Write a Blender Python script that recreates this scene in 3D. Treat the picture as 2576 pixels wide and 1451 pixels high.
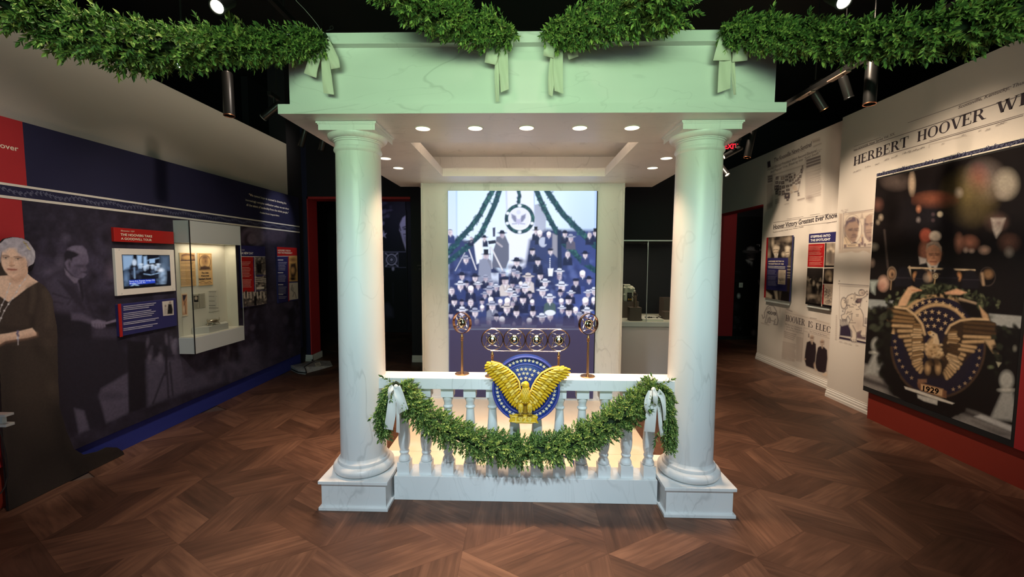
import bpy, bmesh, math, random
import numpy as np
from mathutils import Vector, Matrix

for o in list(bpy.data.objects): bpy.data.objects.remove(o)
SC = bpy.context.scene
COL = SC.collection
rnd = random.Random(7)

# ------------------------------------------------------------------ camera
F, PI_, RO, YA = 1058.36, 0.0696424, 0.0050832, -0.0244595
CAM = np.array([0.0, 0.0, 1.6])
FWD = np.array([math.sin(YA)*math.cos(PI_), math.cos(YA)*math.cos(PI_), -math.sin(PI_)])
_r = np.array([math.cos(YA), -math.sin(YA), 0.0]); _u = np.cross(_r, FWD)
RGT = math.cos(RO)*_r + math.sin(RO)*_u
UPV = -math.sin(RO)*_r + math.cos(RO)*_u
cd = bpy.data.cameras.new('camera'); cam = bpy.data.objects.new('camera', cd); COL.objects.link(cam)
cd.sensor_width = 36.0; cd.sensor_fit = 'HORIZONTAL'; cd.lens = F*36.0/2576.0
cd.clip_start = 0.02; cd.clip_end = 60
m = Matrix.Identity(4)
for i in range(3):
    m[i][0] = RGT[i]; m[i][1] = UPV[i]; m[i][2] = -FWD[i]; m[i][3] = CAM[i]
cam.matrix_world = m
SC.camera = cam

# ------------------------------------------------------------------ view, world, lights
SC.view_settings.view_transform = 'Standard'
SC.view_settings.look = 'None'
SC.view_settings.gamma = 1.0
SC.view_settings.use_curve_mapping = False
SC.view_settings.exposure = 0.0
w = bpy.data.worlds.new('world'); SC.world = w; w.use_nodes = True
w.node_tree.nodes['Background'].inputs[0].default_value = (0.5, 0.55, 0.62, 1)
w.node_tree.nodes['Background'].inputs[1].default_value = 0.012

def srgb(c):
    c = np.asarray(c, float)/255.0
    return np.where(c <= 0.04045, c/12.92, ((c+0.055)/1.055)**2.4)

def lamp_area(name, loc, target, size, power, color, size_y=None, spread=None):
    l = bpy.data.lights.new(name, 'AREA'); l.energy = power; l.color = color
    l.shape = 'RECTANGLE' if size_y else 'SQUARE'; l.size = size
    if size_y: l.size_y = size_y
    if spread: l.spread = spread
    o = bpy.data.objects.new(name, l); COL.objects.link(o); o.location = loc
    d = Vector(target)-Vector(loc); o.rotation_euler = d.to_track_quat('-Z', 'Y').to_euler()
    return o
def lamp_spot(name, loc, target, power, color, angle, blend=0.5, radius=0.05):
    l = bpy.data.lights.new(name, 'SPOT'); l.energy = power; l.color = color
    l.spot_size = math.radians(angle); l.spot_blend = blend; l.shadow_soft_size = radius
    o = bpy.data.objects.new(name, l); COL.objects.link(o); o.location = loc
    d = Vector(target)-Vector(loc); o.rotation_euler = d.to_track_quat('-Z', 'Y').to_euler()
    return o

# unseen bluish and green fills added behind the camera, then the ceiling lights
lamp_area('camera_side_fill', (0.0, -3.2, 1.7), (0, 3, 0.7), 3.2, 26, (0.70, 0.90, 1.0), 2.4, math.radians(110))  # broad bluish fill, source unseen behind the camera
lamp_area('green_fill', (0.03, -0.9, 2.35), (0.03, 2.45, 2.78), 3.0, 19, (0.58, 1.0, 0.47), 0.5, math.radians(75))  # added soft green area fill, set low to keep shadows off the frieze
lamp_spot('pavilion_wash_left', (-0.7, -0.5, 3.6), (-0.66, 2.6, 0.55), 400, (0.68, 0.88, 1.0), 44, 0.95, 0.07)
lamp_spot('pavilion_wash_right', (0.8, -0.5, 3.6), (0.72, 2.6, 0.55), 400, (0.68, 0.88, 1.0), 44, 0.95, 0.07)
lamp_spot('floor_wash', (0.05, 1.55, 4.1), (0.05, 2.15, 0.0), 36, (1.0, 0.78, 0.66), 62, 0.8, 0.05)
lamp_area('left_wall_strip', (-2.6, 3.5, 3.9), (-3.36, 3.5, 3.15), 5.4, 2.3, (1.0, 0.90, 0.74), 0.06, math.radians(38))
lamp_spot('left_mural_spot', (-1.2, 3.3, 3.9), (-3.25, 3.9, 1.25), 100, (1.0, 0.86, 0.74), 50, 0.9, 0.06)
lamp_spot('left_figure_spot', (-0.9, 1.2, 3.9), (-3.2, 2.45, 1.35), 230, (1.0, 0.86, 0.76), 50, 0.9, 0.06)
lamp_spot('left_quote_spot', (-2.2, 5.5, 3.3), (-3.25, 5.62, 2.06), 58, (0.92, 0.90, 1.0), 30, 0.7, 0.04)
for i, (y, z, p, a) in enumerate(((5.9, 2.05, 330, 36), (5.7, 1.35, 260, 46), (4.72, 1.75, 380, 38), (3.75, 1.5, 340, 50), (5.9, 2.65, 40, 50), (4.0, 2.75, 8, 60), (2.6, 2.85, 8, 60), (3.0, .5, 50, 60))):
    lamp_spot('right_wall_wash.%d' % i, (1.9, y-0.5, 4.0), (3.65, y, z), p, (1.0, 0.78, 0.57), a, 0.9, 0.06)
lamp_spot('right_floor_spot', (2.0, 4.6, 4.0), (2.7, 5.0, 0), 120, (1.0, 0.72, 0.5), 55, 0.9, 0.06)
lamp_spot('left_floor_spot', (-2.2, 3.4, 4.0), (-2.0, 3.3, 0), 85, (1.0, 0.76, 0.58), 70, 0.9, 0.06)
lamp_spot('rear_case_fill', (2.1, 4.5, 3.7), (1.62, 5.42, 0.55), 60, (1.0, 0.88, 0.80), 40, 0.8, 0.05)  # added fill to brighten the cabinet front, which only gets spill
lamp_spot('far_left_room', (-2.6, 7.6, 3.2), (-2.7, 9.0, 2.0), 22, (0.72, 0.70, 1.0), 70, 0.9, 0.05)
lamp_spot('far_right_room', (4.0, 7.4, 3.6), (4.6, 8.5, 1.6), 9, (1.0, 0.85, 0.8), 75, 0.9, 0.05)

# ------------------------------------------------------------------ measuring helpers
def on(axis, val, px, py):
    """where the sight line of a photo pixel meets the plane axis = val (metres)"""
    d = FWD + (px-1288.0)/F*RGT - (py-725.5)/F*UPV
    t = (val-CAM[axis])/d[axis]
    return CAM + t*d
def at_depth(px, py, y): return on(1, y, px, py)
def zz(ox, oy, s): return lambda x, y: (ox+x/s, oy+y/s)

# ------------------------------------------------------------------ materials
def mat(name, color=(0.8, 0.8, 0.8), rough=0.5, metal=0.0, emit=None, es=1.0, spec=0.5, mottled=0.0, mscale=8.0, bump=0.0, bscale=60.0, coat=0.0, trans=0.0, ior=1.45):
    M = bpy.data.materials.new(name); M.use_nodes = True
    nt = M.node_tree; b = nt.nodes['Principled BSDF']
    b.inputs['Base Color'].default_value = (*color, 1); b.inputs['Roughness'].default_value = rough
    b.inputs['Metallic'].default_value = metal; b.inputs['Specular IOR Level'].default_value = spec
    b.inputs['IOR'].default_value = ior
    if coat: b.inputs['Coat Weight'].default_value = coat
    if trans: b.inputs['Transmission Weight'].default_value = trans
    if emit is not None:
        b.inputs['Emission Color'].default_value = (*emit, 1); b.inputs['Emission Strength'].default_value = es
    if mottled > 0 or bump > 0:
        tc = nt.nodes.new('ShaderNodeTexCoord')
    if mottled > 0:
        n = nt.nodes.new('ShaderNodeTexNoise'); n.inputs['Scale'].default_value = mscale; n.inputs['Detail'].default_value = 4
        nt.links.new(tc.outputs['Object'], n.inputs['Vector'])
        r = nt.nodes.new('ShaderNodeMapRange'); r.inputs[1].default_value = 0.3; r.inputs[2].default_value = 0.7
        r.inputs[3].default_value = 1-mottled; r.inputs[4].default_value = 1+mottled
        nt.links.new(n.outputs['Fac'], r.inputs[0])
        mx = nt.nodes.new('ShaderNodeVectorMath'); mx.operation = 'SCALE'; mx.inputs[0].default_value = color
        nt.links.new(r.outputs[0], mx.inputs['Scale']); nt.links.new(mx.outputs[0], b.inputs['Base Color'])
    if bump > 0:
        n = nt.nodes.new('ShaderNodeTexNoise'); n.inputs['Scale'].default_value = bscale; n.inputs['Detail'].default_value = 3
        nt.links.new(tc.outputs['Object'], n.inputs['Vector'])
        bp = nt.nodes.new('ShaderNodeBump'); bp.inputs['Strength'].default_value = bump; bp.inputs['Distance'].default_value = 0.004
        nt.links.new(n.outputs['Fac'], bp.inputs['Height']); nt.links.new(bp.outputs[0], b.inputs['Normal'])
    return M
def S(*c): return tuple(srgb(c))

def marble(name, base, vein, rough=0.35, scale=1.0, ang=0.6, stretch=(2.2, 1.4, 0.75)):
    M = bpy.data.materials.new(name); M.use_nodes = True
    nt = M.node_tree; b = nt.nodes['Principled BSDF']; b.inputs['Roughness'].default_value = rough
    tc = nt.nodes.new('ShaderNodeTexCoord'); mp = nt.nodes.new('ShaderNodeMapping')
    mp.inputs['Rotation'].default_value = (0.25, ang, 0.2); mp.inputs['Scale'].default_value = tuple(a*scale for a in stretch)
    nt.links.new(tc.outputs['Object'], mp.inputs['Vector'])
    def ridge(sc, wdt, dist, seed):
        n = nt.nodes.new('ShaderNodeTexNoise'); n.inputs['Scale'].default_value = sc; n.inputs['Detail'].default_value = 3.5
        n.inputs['Roughness'].default_value = 0.5; n.inputs['Distortion'].default_value = dist
        ad = nt.nodes.new('ShaderNodeVectorMath'); ad.operation = 'ADD'; ad.inputs[1].default_value = (seed, seed*1.7, -seed)
        nt.links.new(mp.outputs[0], ad.inputs[0]); nt.links.new(ad.outputs[0], n.inputs['Vector'])
        s = nt.nodes.new('ShaderNodeMath'); s.operation = 'SUBTRACT'; s.inputs[1].default_value = 0.5
        nt.links.new(n.outputs['Fac'], s.inputs[0])
        a = nt.nodes.new('ShaderNodeMath'); a.operation = 'ABSOLUTE'; nt.links.new(s.outputs[0], a.inputs[0])
        r = nt.nodes.new('ShaderNodeMapRange'); r.interpolation_type = 'SMOOTHSTEP'
        r.inputs[1].default_value = 0.0; r.inputs[2].default_value = wdt; r.inputs[3].default_value = 1; r.inputs[4].default_value = 0
        nt.links.new(a.outputs[0], r.inputs[0]); return r.outputs[0]
    v1 = ridge(1.25, 0.012, 0.5, 3.1); v2 = ridge(2.6, 0.010, 0.8, 11.7)
    mk = nt.nodes.new('ShaderNodeTexNoise'); mk.inputs['Scale'].default_value = 2.3; nt.links.new(mp.outputs[0], mk.inputs['Vector'])
    mr = nt.nodes.new('ShaderNodeMapRange'); mr.inputs[1].default_value = 0.42; mr.inputs[2].default_value = 0.62
    nt.links.new(mk.outputs['Fac'], mr.inputs[0])
    mu = nt.nodes.new('ShaderNodeMath'); mu.operation = 'MULTIPLY'; nt.links.new(v1, mu.inputs[0]); nt.links.new(mr.outputs[0], mu.inputs[1])
    mu2 = nt.nodes.new('ShaderNodeMath'); mu2.operation = 'MULTIPLY'; mu2.inputs[1].default_value = 0.45; nt.links.new(v2, mu2.inputs[0])
    mxx = nt.nodes.new('ShaderNodeMath'); mxx.operation = 'MAXIMUM'; nt.links.new(mu.outputs[0], mxx.inputs[0]); nt.links.new(mu2.outputs[0], mxx.inputs[1])
    cl = nt.nodes.new('ShaderNodeMapRange'); cl.inputs[1].default_value = 0.3; cl.inputs[2].default_value = 0.75; cl.inputs[3].default_value = 0; cl.inputs[4].default_value = 0.22
    nt.links.new(mk.outputs['Fac'], cl.inputs[0])
    add = nt.nodes.new('ShaderNodeMath'); add.operation = 'ADD'; add.use_clamp = True
    k = nt.nodes.new('ShaderNodeMath'); k.operation = 'MULTIPLY'; k.inputs[1].default_value = 0.40; nt.links.new(mxx.outputs[0], k.inputs[0])
    nt.links.new(k.outputs[0], add.inputs[0]); nt.links.new(cl.outputs[0], add.inputs[1])
    mix = nt.nodes.new('ShaderNodeMix'); mix.data_type = 'RGBA'
    mix.inputs[6].default_value = (*base, 1); mix.inputs[7].default_value = (*vein, 1)
    nt.links.new(add.outputs[0], mix.inputs[0]); nt.links.new(mix.outputs[2], b.inputs['Base Color'])
    return M

def print_mat(name, rough=0.6, emit=0.0, spec=0.3):
    """flat print: ink colours stored on the printed sheet's own vertices"""
    M = bpy.data.materials.new(name); M.use_nodes = True; nt = M.node_tree; b = nt.nodes['Principled BSDF']
    a = nt.nodes.new('ShaderNodeAttribute'); a.attribute_name = 'ink'
    b.inputs['Roughness'].default_value = rough; b.inputs['Specular IOR Level'].default_value = spec
    if emit:
        b.inputs['Base Color'].default_value = (0.01, 0.01, 0.012, 1)
        nt.links.new(a.outputs['Color'], b.inputs['Emission Color']); b.inputs['Emission Strength'].default_value = emit
    else:
        nt.links.new(a.outputs['Color'], b.inputs['Base Color'])
    return M

MT = {}
MT['marble'] = marble('white_marble', (0.80, 0.80, 0.79), (0.46, 0.46, 0.45), 0.35, 0.8)
MT['marble_long'] = marble('white_marble_long_vein', (0.80, 0.80, 0.79), (0.46, 0.46, 0.45), 0.35, 0.9, 0.12, (0.65, 1.4, 2.0))
MT['marble_floor'] = marble('cream_marble_floor', (0.80, 0.71, 0.58), (0.66, 0.56, 0.44), 0.4, 3.0)
MT['wall_beige'] = mat('wall_beige_paint', (0.45, 0.41, 0.35), 0.85, bump=0.15, bscale=220)
MT['wall_white'] = mat('wall_white_paint', (0.66, 0.61, 0.55), 0.8, bump=0.10, bscale=220)
MT['navy'] = mat('navy_wall_vinyl', S(33, 33, 62), 0.6, mottled=0.10, mscale=3)
MT['red'] = mat('red_wall_vinyl', S(168, 40, 44), 0.6)
MT['kick_blue'] = mat('blue_kick_paint', S(42, 52, 130), 0.6)
MT['kick_red'] = mat('red_kick_paint', S(140, 46, 32), 0.6)
MT['cream'] = mat('cream_stripe', (0.72, 0.68, 0.58), 0.6)
MT['black'] = mat('black_paint', (0.012, 0.012, 0.013), 0.8)
MT['black_wall'] = mat('black_room_wall', (0.014, 0.013, 0.018), 0.85)
MT['black_metal'] = mat('black_fixture_metal', (0.012, 0.012, 0.012), 0.35, spec=0.6)
MT['copper'] = mat('copper_rim', (0.75, 0.32, 0.16), 0.3, 1.0)
MT['white_trim'] = mat('white_trim_paint', (0.70, 0.68, 0.64), 0.5)
MT['white_panel'] = mat('white_panel_laminate', (0.78, 0.74, 0.66), 0.45)
MT['case_grey'] = mat('pale_case_laminate', (0.52, 0.56, 0.54), 0.45)
MT['case_lav'] = mat('lavender_grey_laminate', (0.62, 0.57, 0.57), 0.5)
MT['case_in'] = mat('case_interior_cream', (0.66, 0.62, 0.52), 0.7)
MT['case_block'] = mat('grey_riser_block', (0.50, 0.48, 0.43), 0.7)
MT['brown_block'] = mat('brown_riser_block', (0.11, 0.075, 0.06), 0.6)
MT['plaque_red'] = mat('plaque_red', S(165, 30, 24), 0.45)
MT['plaque_navy'] = mat('plaque_navy', S(44, 44, 96), 0.5)
MT['letter_cream'] = mat('cream_lettering', (0.80, 0.72, 0.55), 0.6)
MT['letter_white'] = mat('white_lettering', (0.80, 0.79, 0.76), 0.6)
MT['letter_ink'] = mat('dark_ink_lettering', (0.035, 0.026, 0.035), 0.7)
MT['letter_grey'] = mat('grey_ink_lettering', (0.17, 0.14, 0.14), 0.7)
MT['vine'] = mat('vine_print', S(88, 90, 112), 0.6)
MT['steel_edge'] = mat('steel_edge', (0.55, 0.58, 0.56), 0.35, 0.6)
MT['silver'] = mat('old_silver', (0.62, 0.56, 0.46), 0.28, 1.0)
MT['brass'] = mat('bronze_stand', (0.50, 0.27, 0.12), 0.32, 1.0)
MT['rose'] = mat('copper_ring', (0.74, 0.43, 0.29), 0.22, 1.0)
MT['gold'] = mat('polished_gold', (0.95, 0.70, 0.34), 0.12, 1.0)
MT['spring'] = mat('pale_copper_spring', (0.90, 0.68, 0.58), 0.25, 1.0)
MT['chrome'] = mat('dark_chrome_face', (0.45, 0.47, 0.42), 0.10, 1.0)
MT['seal_blue'] = mat('seal_blue_enamel', S(20, 48, 122), 0.4)
MT['seal_blue_dark'] = mat('seal_dark_blue_enamel', S(24, 40, 110), 0.4)
MT['seal_rim'] = mat('seal_rim_blue', S(70, 76, 150), 0.35)
MT['eagle'] = mat('eagle_gold_paint', S(214, 170, 30), 0.5, mottled=0.12, mscale=30)
MT['eagle_dark'] = mat('eagle_deep_gold', S(150, 112, 16), 0.55)
MT['eagle_light'] = mat('eagle_light_gold', S(240, 206, 96), 0.5, mottled=0.10, mscale=30)
MT['star'] = mat('star_cream', S(235, 214, 176), 0.5)
MT['ribbon'] = mat('white_satin_ribbon', (0.80, 0.79, 0.75), 0.55, bump=0.05, bscale=300)
MT['ribbon_cream'] = mat('cream_satin_ribbon', (0.72, 0.68, 0.58), 0.6, bump=0.05, bscale=300)
MT['cord'] = mat('black_cord', (0.015, 0.015, 0.015), 0.5)
MT['lens'] = mat('lamp_lens', (1, 1, 1), 0.4, emit=(1.0, 0.86, 0.60), es=2.2)
MT['lens_cool'] = mat('lamp_lens_cool', (1, 1, 1), 0.4, emit=(0.75, 0.80, 1.0), es=5.0)
MT['lens_glare'] = mat('lamp_lens_bright', (1, 1, 1), 0.4, emit=(1.0, 0.95, 0.78), es=14.0)
MT['exit_red'] = mat('exit_sign_letters', (0.4, 0.0, 0.0), 0.5, emit=(1.0, 0.02, 0.04), es=1.6)
MT['print'] = print_mat('printed_photograph')
MT['print_gloss'] = print_mat('printed_panel', 0.4, spec=0.5)
MT['screen'] = print_mat('lit_display_screen', 0.4, 1.3, 0.12)
MT['glass'] = None
def glass_mat():
    M = bpy.data.materials.new('clear_case_glass'); M.use_nodes = True; nt = M.node_tree
    for n in list(nt.nodes): nt.nodes.remove(n)
    out = nt.nodes.new('ShaderNodeOutputMaterial'); mix = nt.nodes.new('ShaderNodeMixShader')
    tr = nt.nodes.new('ShaderNodeBsdfTransparent'); gl = nt.nodes.new('ShaderNodeBsdfGlossy'); gl.inputs['Roughness'].default_value = 0.02
    tr.inputs[0].default_value = (0.92, 0.95, 0.94, 1)
    fr = nt.nodes.new('ShaderNodeLayerWeight'); fr.inputs[0].default_value = 0.5
    pw = nt.nodes.new('ShaderNodeMath'); pw.operation = 'POWER'; pw.inputs[1].default_value = 5.0; nt.links.new(fr.outputs['Facing'], pw.inputs[0])
    ml = nt.nodes.new('ShaderNodeMath'); ml.operation = 'MULTIPLY_ADD'; ml.inputs[1].default_value = 0.5; ml.inputs[2].default_value = 0.035; nt.links.new(pw.outputs[0], ml.inputs[0])
    nt.links.new(ml.outputs[0], mix.inputs[0]); nt.links.new(tr.outputs[0], mix.inputs[1]); nt.links.new(gl.outputs[0], mix.inputs[2])
    nt.links.new(mix.outputs[0], out.inputs[0]); return M
MT['glass'] = glass_mat()

def wood_mat():
    M = bpy.data.materials.new('brown_parquet_vinyl'); M.use_nodes = True; nt = M.node_tree; b = nt.nodes['Principled BSDF']
    uv = nt.nodes.new('ShaderNodeUVMap'); uv.uv_map = 'UVMap'
    oi = nt.nodes.new('ShaderNodeObjectInfo'); geo = nt.nodes.new('ShaderNodeNewGeometry')
    ad = nt.nodes.new('ShaderNodeMath'); ad.operation = 'ADD'; nt.links.new(oi.outputs['Random'], ad.inputs[0]); nt.links.new(geo.outputs['Random Per Island'], ad.inputs[1])
    fr = nt.nodes.new('ShaderNodeMath'); fr.operation = 'FRACT'; nt.links.new(ad.outputs[0], fr.inputs[0])
    of = nt.nodes.new('ShaderNodeMath'); of.operation = 'MULTIPLY'; of.inputs[1].default_value = 37.0; nt.links.new(fr.outputs[0], of.inputs[0])
    cb = nt.nodes.new('ShaderNodeCombineXYZ'); nt.links.new(of.outputs[0], cb.inputs[0]); nt.links.new(of.outputs[0], cb.inputs[1])
    va = nt.nodes.new('ShaderNodeVectorMath'); va.operation = 'ADD'; nt.links.new(uv.outputs[0], va.inputs[0]); nt.links.new(cb.outputs[0], va.inputs[1])
    mp = nt.nodes.new('ShaderNodeMapping'); mp.inputs['Scale'].default_value = (2.2, 26, 1); nt.links.new(va.outputs[0], mp.inputs[0])
    n = nt.nodes.new('ShaderNodeTexNoise'); n.inputs['Scale'].default_value = 1.6; n.inputs['Detail'].default_value = 5; n.inputs['Distortion'].default_value = 0.6
    nt.links.new(mp.outputs[0], n.inputs['Vector'])
    mp2 = nt.nodes.new('ShaderNodeMapping'); mp2.inputs['Scale'].default_value = (3, 8, 1); nt.links.new(va.outputs[0], mp2.inputs[0])
    n2 = nt.nodes.new('ShaderNodeTexNoise'); n2.inputs['Scale'].default_value = 1.0; n2.inputs['Detail'].default_value = 2; nt.links.new(mp2.outputs[0], n2.inputs['Vector'])
    m1 = nt.nodes.new('ShaderNodeMath'); m1.operation = 'MULTIPLY_ADD'; m1.inputs[1].default_value = 0.55; nt.links.new(n.outputs['Fac'], m1.inputs[0])
    m2 = nt.nodes.new('ShaderNodeMath'); m2.operation = 'MULTIPLY'; m2.inputs[1].default_value = 0.45; nt.links.new(n2.outputs['Fac'], m2.inputs[0]); nt.links.new(m2.outputs[0], m1.inputs[2])
    rv = nt.nodes.new('ShaderNodeMath'); rv.operation = 'MULTIPLY_ADD'; rv.inputs[1].default_value = 0.27; rv.inputs[2].default_value = -0.135; nt.links.new(fr.outputs[0], rv.inputs[0])
    sm = nt.nodes.new('ShaderNodeMath'); sm.operation = 'ADD'; nt.links.new(m1.outputs[0], sm.inputs[0]); nt.links.new(rv.outputs[0], sm.inputs[1])
    cr = nt.nodes.new('ShaderNodeValToRGB'); e = cr.color_ramp.elements
    e[0].position = 0.22; e[0].color = (*S(62, 41, 31), 1); e[1].position = 0.80; e[1].color = (*S(128, 92, 72), 1)
    x = e.new(0.5); x.color = (*S(92, 63, 49), 1)
    nt.links.new(sm.outputs[0], cr.inputs[0]); nt.links.new(cr.outputs[0], b.inputs['Base Color'])
    b.inputs['Roughness'].default_value = 0.48; b.inputs['Specular IOR Level'].default_value = 0.35
    bp = nt.nodes.new('ShaderNodeBump'); bp.inputs['Strength'].default_value = 0.12; bp.inputs['Distance'].default_value = 0.002
    nt.links.new(n.outputs['Fac'], bp.inputs['Height']); nt.links.new(bp.outputs[0], b.inputs['Normal'])
    return M
MT['wood'] = wood_mat()

def leaf_mat(name, dark, mid, light):
    M = bpy.data.materials.new(name); M.use_nodes = True; nt = M.node_tree; b = nt.nodes['Principled BSDF']
    oi = nt.nodes.new('ShaderNodeObjectInfo'); geo = nt.nodes.new('ShaderNodeNewGeometry')
    ad = nt.nodes.new('ShaderNodeMath'); ad.operation = 'ADD'; nt.links.new(oi.outputs['Random'], ad.inputs[0]); nt.links.new(geo.outputs['Random Per Island'], ad.inputs[1])
    fr = nt.nodes.new('ShaderNodeMath'); fr.operation = 'FRACT'; nt.links.new(ad.outputs[0], fr.inputs[0])
    cr = nt.nodes.new('ShaderNodeValToRGB'); e = cr.color_ramp.elements
    e[0].position = 0.0; e[0].color = (*dark, 1); e[1].position = 1.0; e[1].color = (*light, 1); x = e.new(0.55); x.color = (*mid, 1)
    nt.links.new(fr.outputs[0], cr.inputs[0]); nt.links.new(cr.outputs[0], b.inputs['Base Color'])
    b.inputs['Roughness'].default_value = 0.5; b.inputs['Specular IOR Level'].default_value = 0.35
    return M
MT['leaf'] = leaf_mat('boxwood_leaf', S(58, 84, 44), S(102, 136, 66), S(168, 186, 100))
MT['stem'] = mat('garland_core', S(30, 44, 22), 0.9)

# ------------------------------------------------------------------ mesh building
class MB:
    def __init__(s): s.v = []; s.f = []
    def add(s, vs, fs):
        b = len(s.v); s.v += [tuple(map(float, p)) for p in vs]; s.f += [tuple(i+b for i in f) for f in fs]; return s
    def box(s, x0, x1, y0, y1, z0, z1):
        return s.add([(x0,y0,z0),(x1,y0,z0),(x1,y1,z0),(x0,y1,z0),(x0,y0,z1),(x1,y0,z1),(x1,y1,z1),(x0,y1,z1)],
              [(0,3,2,1),(4,5,6,7),(0,1,5,4),(1,2,6,5),(2,3,7,6),(3,0,4,7)])
    def obox(s, c, ax, ay, az):
        c = np.array(c, float); ax, ay, az = map(lambda a: np.array(a, float), (ax, ay, az))
        P = [c+i*ax+j*ay+k*az for k in (-1,1) for (i,j) in ((-1,-1),(1,-1),(1,1),(-1,1))]
        return s.add(P, [(0,3,2,1),(4,5,6,7),(0,1,5,4),(1,2,6,5),(2,3,7,6),(3,0,4,7)])
    def lathe(s, c, prof, n=32, axis=(0,0,1), caps=True):
        """prof: (radius, height) pairs along axis from c"""
        a = Vector(axis).normalized(); q = a.to_track_quat('Z', 'Y'); ex = np.array(q @ Vector((1,0,0))); ey = np.array(q @ Vector((0,1,0))); a = np.array(a); c = np.array(c, float)
        P = []
        for r, h in prof:
            for i in range(n):
                t = 2*math.pi*i/n; P.append(c+a*h+r*(math.cos(t)*ex+math.sin(t)*ey))
        Fs = []
        for k in range(len(prof)-1):
            for i in range(n):
                j = (i+1) % n; Fs.append((k*n+i, k*n+j, (k+1)*n+j, (k+1)*n+i))
        if caps:
            Fs.append(tuple(reversed(range(n)))); L = (len(prof)-1)*n; Fs.append(tuple(range(L, L+n)))
        return s.add(P, Fs)
    def tube(s, pts, r, n=8, closed=False, caps=True):
        pts = [np.array(p, float) for p in pts]; m = len(pts)
        rr = r if hasattr(r, '__len__') else [r]*m
        P = []; ref = None
        for i in range(m):
            if closed: t = pts[(i+1) % m]-pts[i-1]
            else: t = pts[min(i+1, m-1)]-pts[max(i-1, 0)]
            t = t/(np.linalg.norm(t)+1e-12)
            if ref is None:
                ref = np.cross(t, (0,0,1)); 
                if np.linalg.norm(ref) < 0.1: ref = np.cross(t, (0,1,0))
            ref = ref-t*np.dot(ref, t); ref /= np.linalg.norm(ref)+1e-12; b = np.cross(t, ref)
            for k in range(n):
                a = 2*math.pi*k/n; P.append(pts[i]+rr[i]*(math.cos(a)*ref+math.sin(a)*b))
        Fs = []
        for i in range(m if closed else m-1):
            i2 = (i+1) % m
            for k in range(n):
                k2 = (k+1) % n; Fs.append((i*n+k, i*n+k2, i2*n+k2, i2*n+k))
        if not closed and caps:
            Fs.append(tuple(reversed(range(n)))); Fs.append(tuple(range((m-1)*n, m*n)))
        return s.add(P, Fs)
    def torus(s, c, R, r, axis, n=48, k=8):
        a = Vector(axis).normalized(); q = a.to_track_quat('Z', 'Y'); ex = np.array(q @ Vector((1,0,0))); ey = np.array(q @ Vector((0,1,0))); c = np.array(c, float)
        return s.tube([c+R*(math.cos(2*math.pi*i/n)*ex+math.sin(2*math.pi*i/n)*ey) for i in range(n)], r, k, True)
    def ball(s, c, r, n=20, m=12, scale=(1,1,1)):
        P = []; Fs = []; c = np.array(c, float)
        for j in range(m+1):
            ph = math.pi*j/m
            for i in range(n):
                t = 2*math.pi*i/n; P.append(c+r*np.array([math.sin(ph)*math.cos(t)*scale[0], math.sin(ph)*math.sin(t)*scale[1], math.cos(ph)*scale[2]]))
        for j in range(m):
            for i in range(n):
                i2 = (i+1) % n; Fs.append((j*n+i, (j+1)*n+i, (j+1)*n+i2, j*n+i2))
        return s.add(P, Fs)
    def prism(s, poly, off):
        """poly: 3-D outline, off: thickness vector"""
        n = len(poly); off = np.array(off, float); A = [np.array(p, float) for p in poly]; B = [p+off for p in A]
        Fs = [tuple(range(n)), tuple(reversed(range(n, 2*n)))]
        for i in range(n):
            j = (i+1) % n; Fs.append((i, i+n, j+n, j))
        return s.add(A+B, Fs)

def mesh_data(name, v, f, material, smooth=False, origin=(0,0,0)):
    me = bpy.data.meshes.new(name)
    V = np.asarray(v, float).reshape(-1, 3)-np.array(origin, float)
    me.from_pydata(V.tolist(), [], f); 
    bm = bmesh.new(); bm.from_mesh(me); bmesh.ops.recalc_face_normals(bm, faces=bm.faces[:]); bm.to_mesh(me); bm.free()
    me.materials.append(material)
    if smooth:
        me.polygons.foreach_set('use_smooth', [True]*len(me.polygons))
        try: me.set_sharp_from_angle(angle=math.radians(40))
        except Exception: pass
    me.update(); return me

ORIGIN = {}
def root_of(o):
    while o.parent is not None: o = o.parent
    return o
def part(name, mb, material, parent=None, smooth=False, label=None, origin=None, bevel=0.0):
    org = (0,0,0)
    if parent is not None: org = ORIGIN.get(root_of(parent).name, (0,0,0))
    elif origin is not None: org = origin
    me = mesh_data(name, mb.v, mb.f, material, smooth, org)
    o = bpy.data.objects.new(name, me); COL.objects.link(o)
    if parent is not None: o.parent = parent
    else:
        o.location = org; ORIGIN[o.name] = tuple(org)
    if label: o['label'] = label
    if bevel:
        bv = o.modifiers.new('bevel', 'BEVEL'); bv.width = bevel; bv.segments = 2; bv.limit_method = 'ANGLE'; bv.angle_limit = math.radians(50)
    return o
def tag(o, label, cat, group=None):
    o['label'] = label; o['category'] = cat
    if group: o['group'] = group
    return o
def thing(name, label, cat, loc=(0,0,0), group=None):
    o = bpy.data.objects.new(name, None); COL.objects.link(o); o.location = loc; o.empty_display_size = 0.05
    ORIGIN[o.name] = tuple(float(a) for a in loc)
    return tag(o, label, cat, group)
def struct(name, mb, material, smooth=False, bevel=0.0):
    o = part(name, mb, material, None, smooth, bevel=bevel); o['kind'] = 'structure'; return o
def copy_tree(o, parent=None):
    c = o.copy(); COL.objects.link(c)
    if parent is not None: c.parent = parent
    for ch in [x for x in bpy.data.objects if x.parent == o]: copy_tree(ch, c)
    return c

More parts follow.
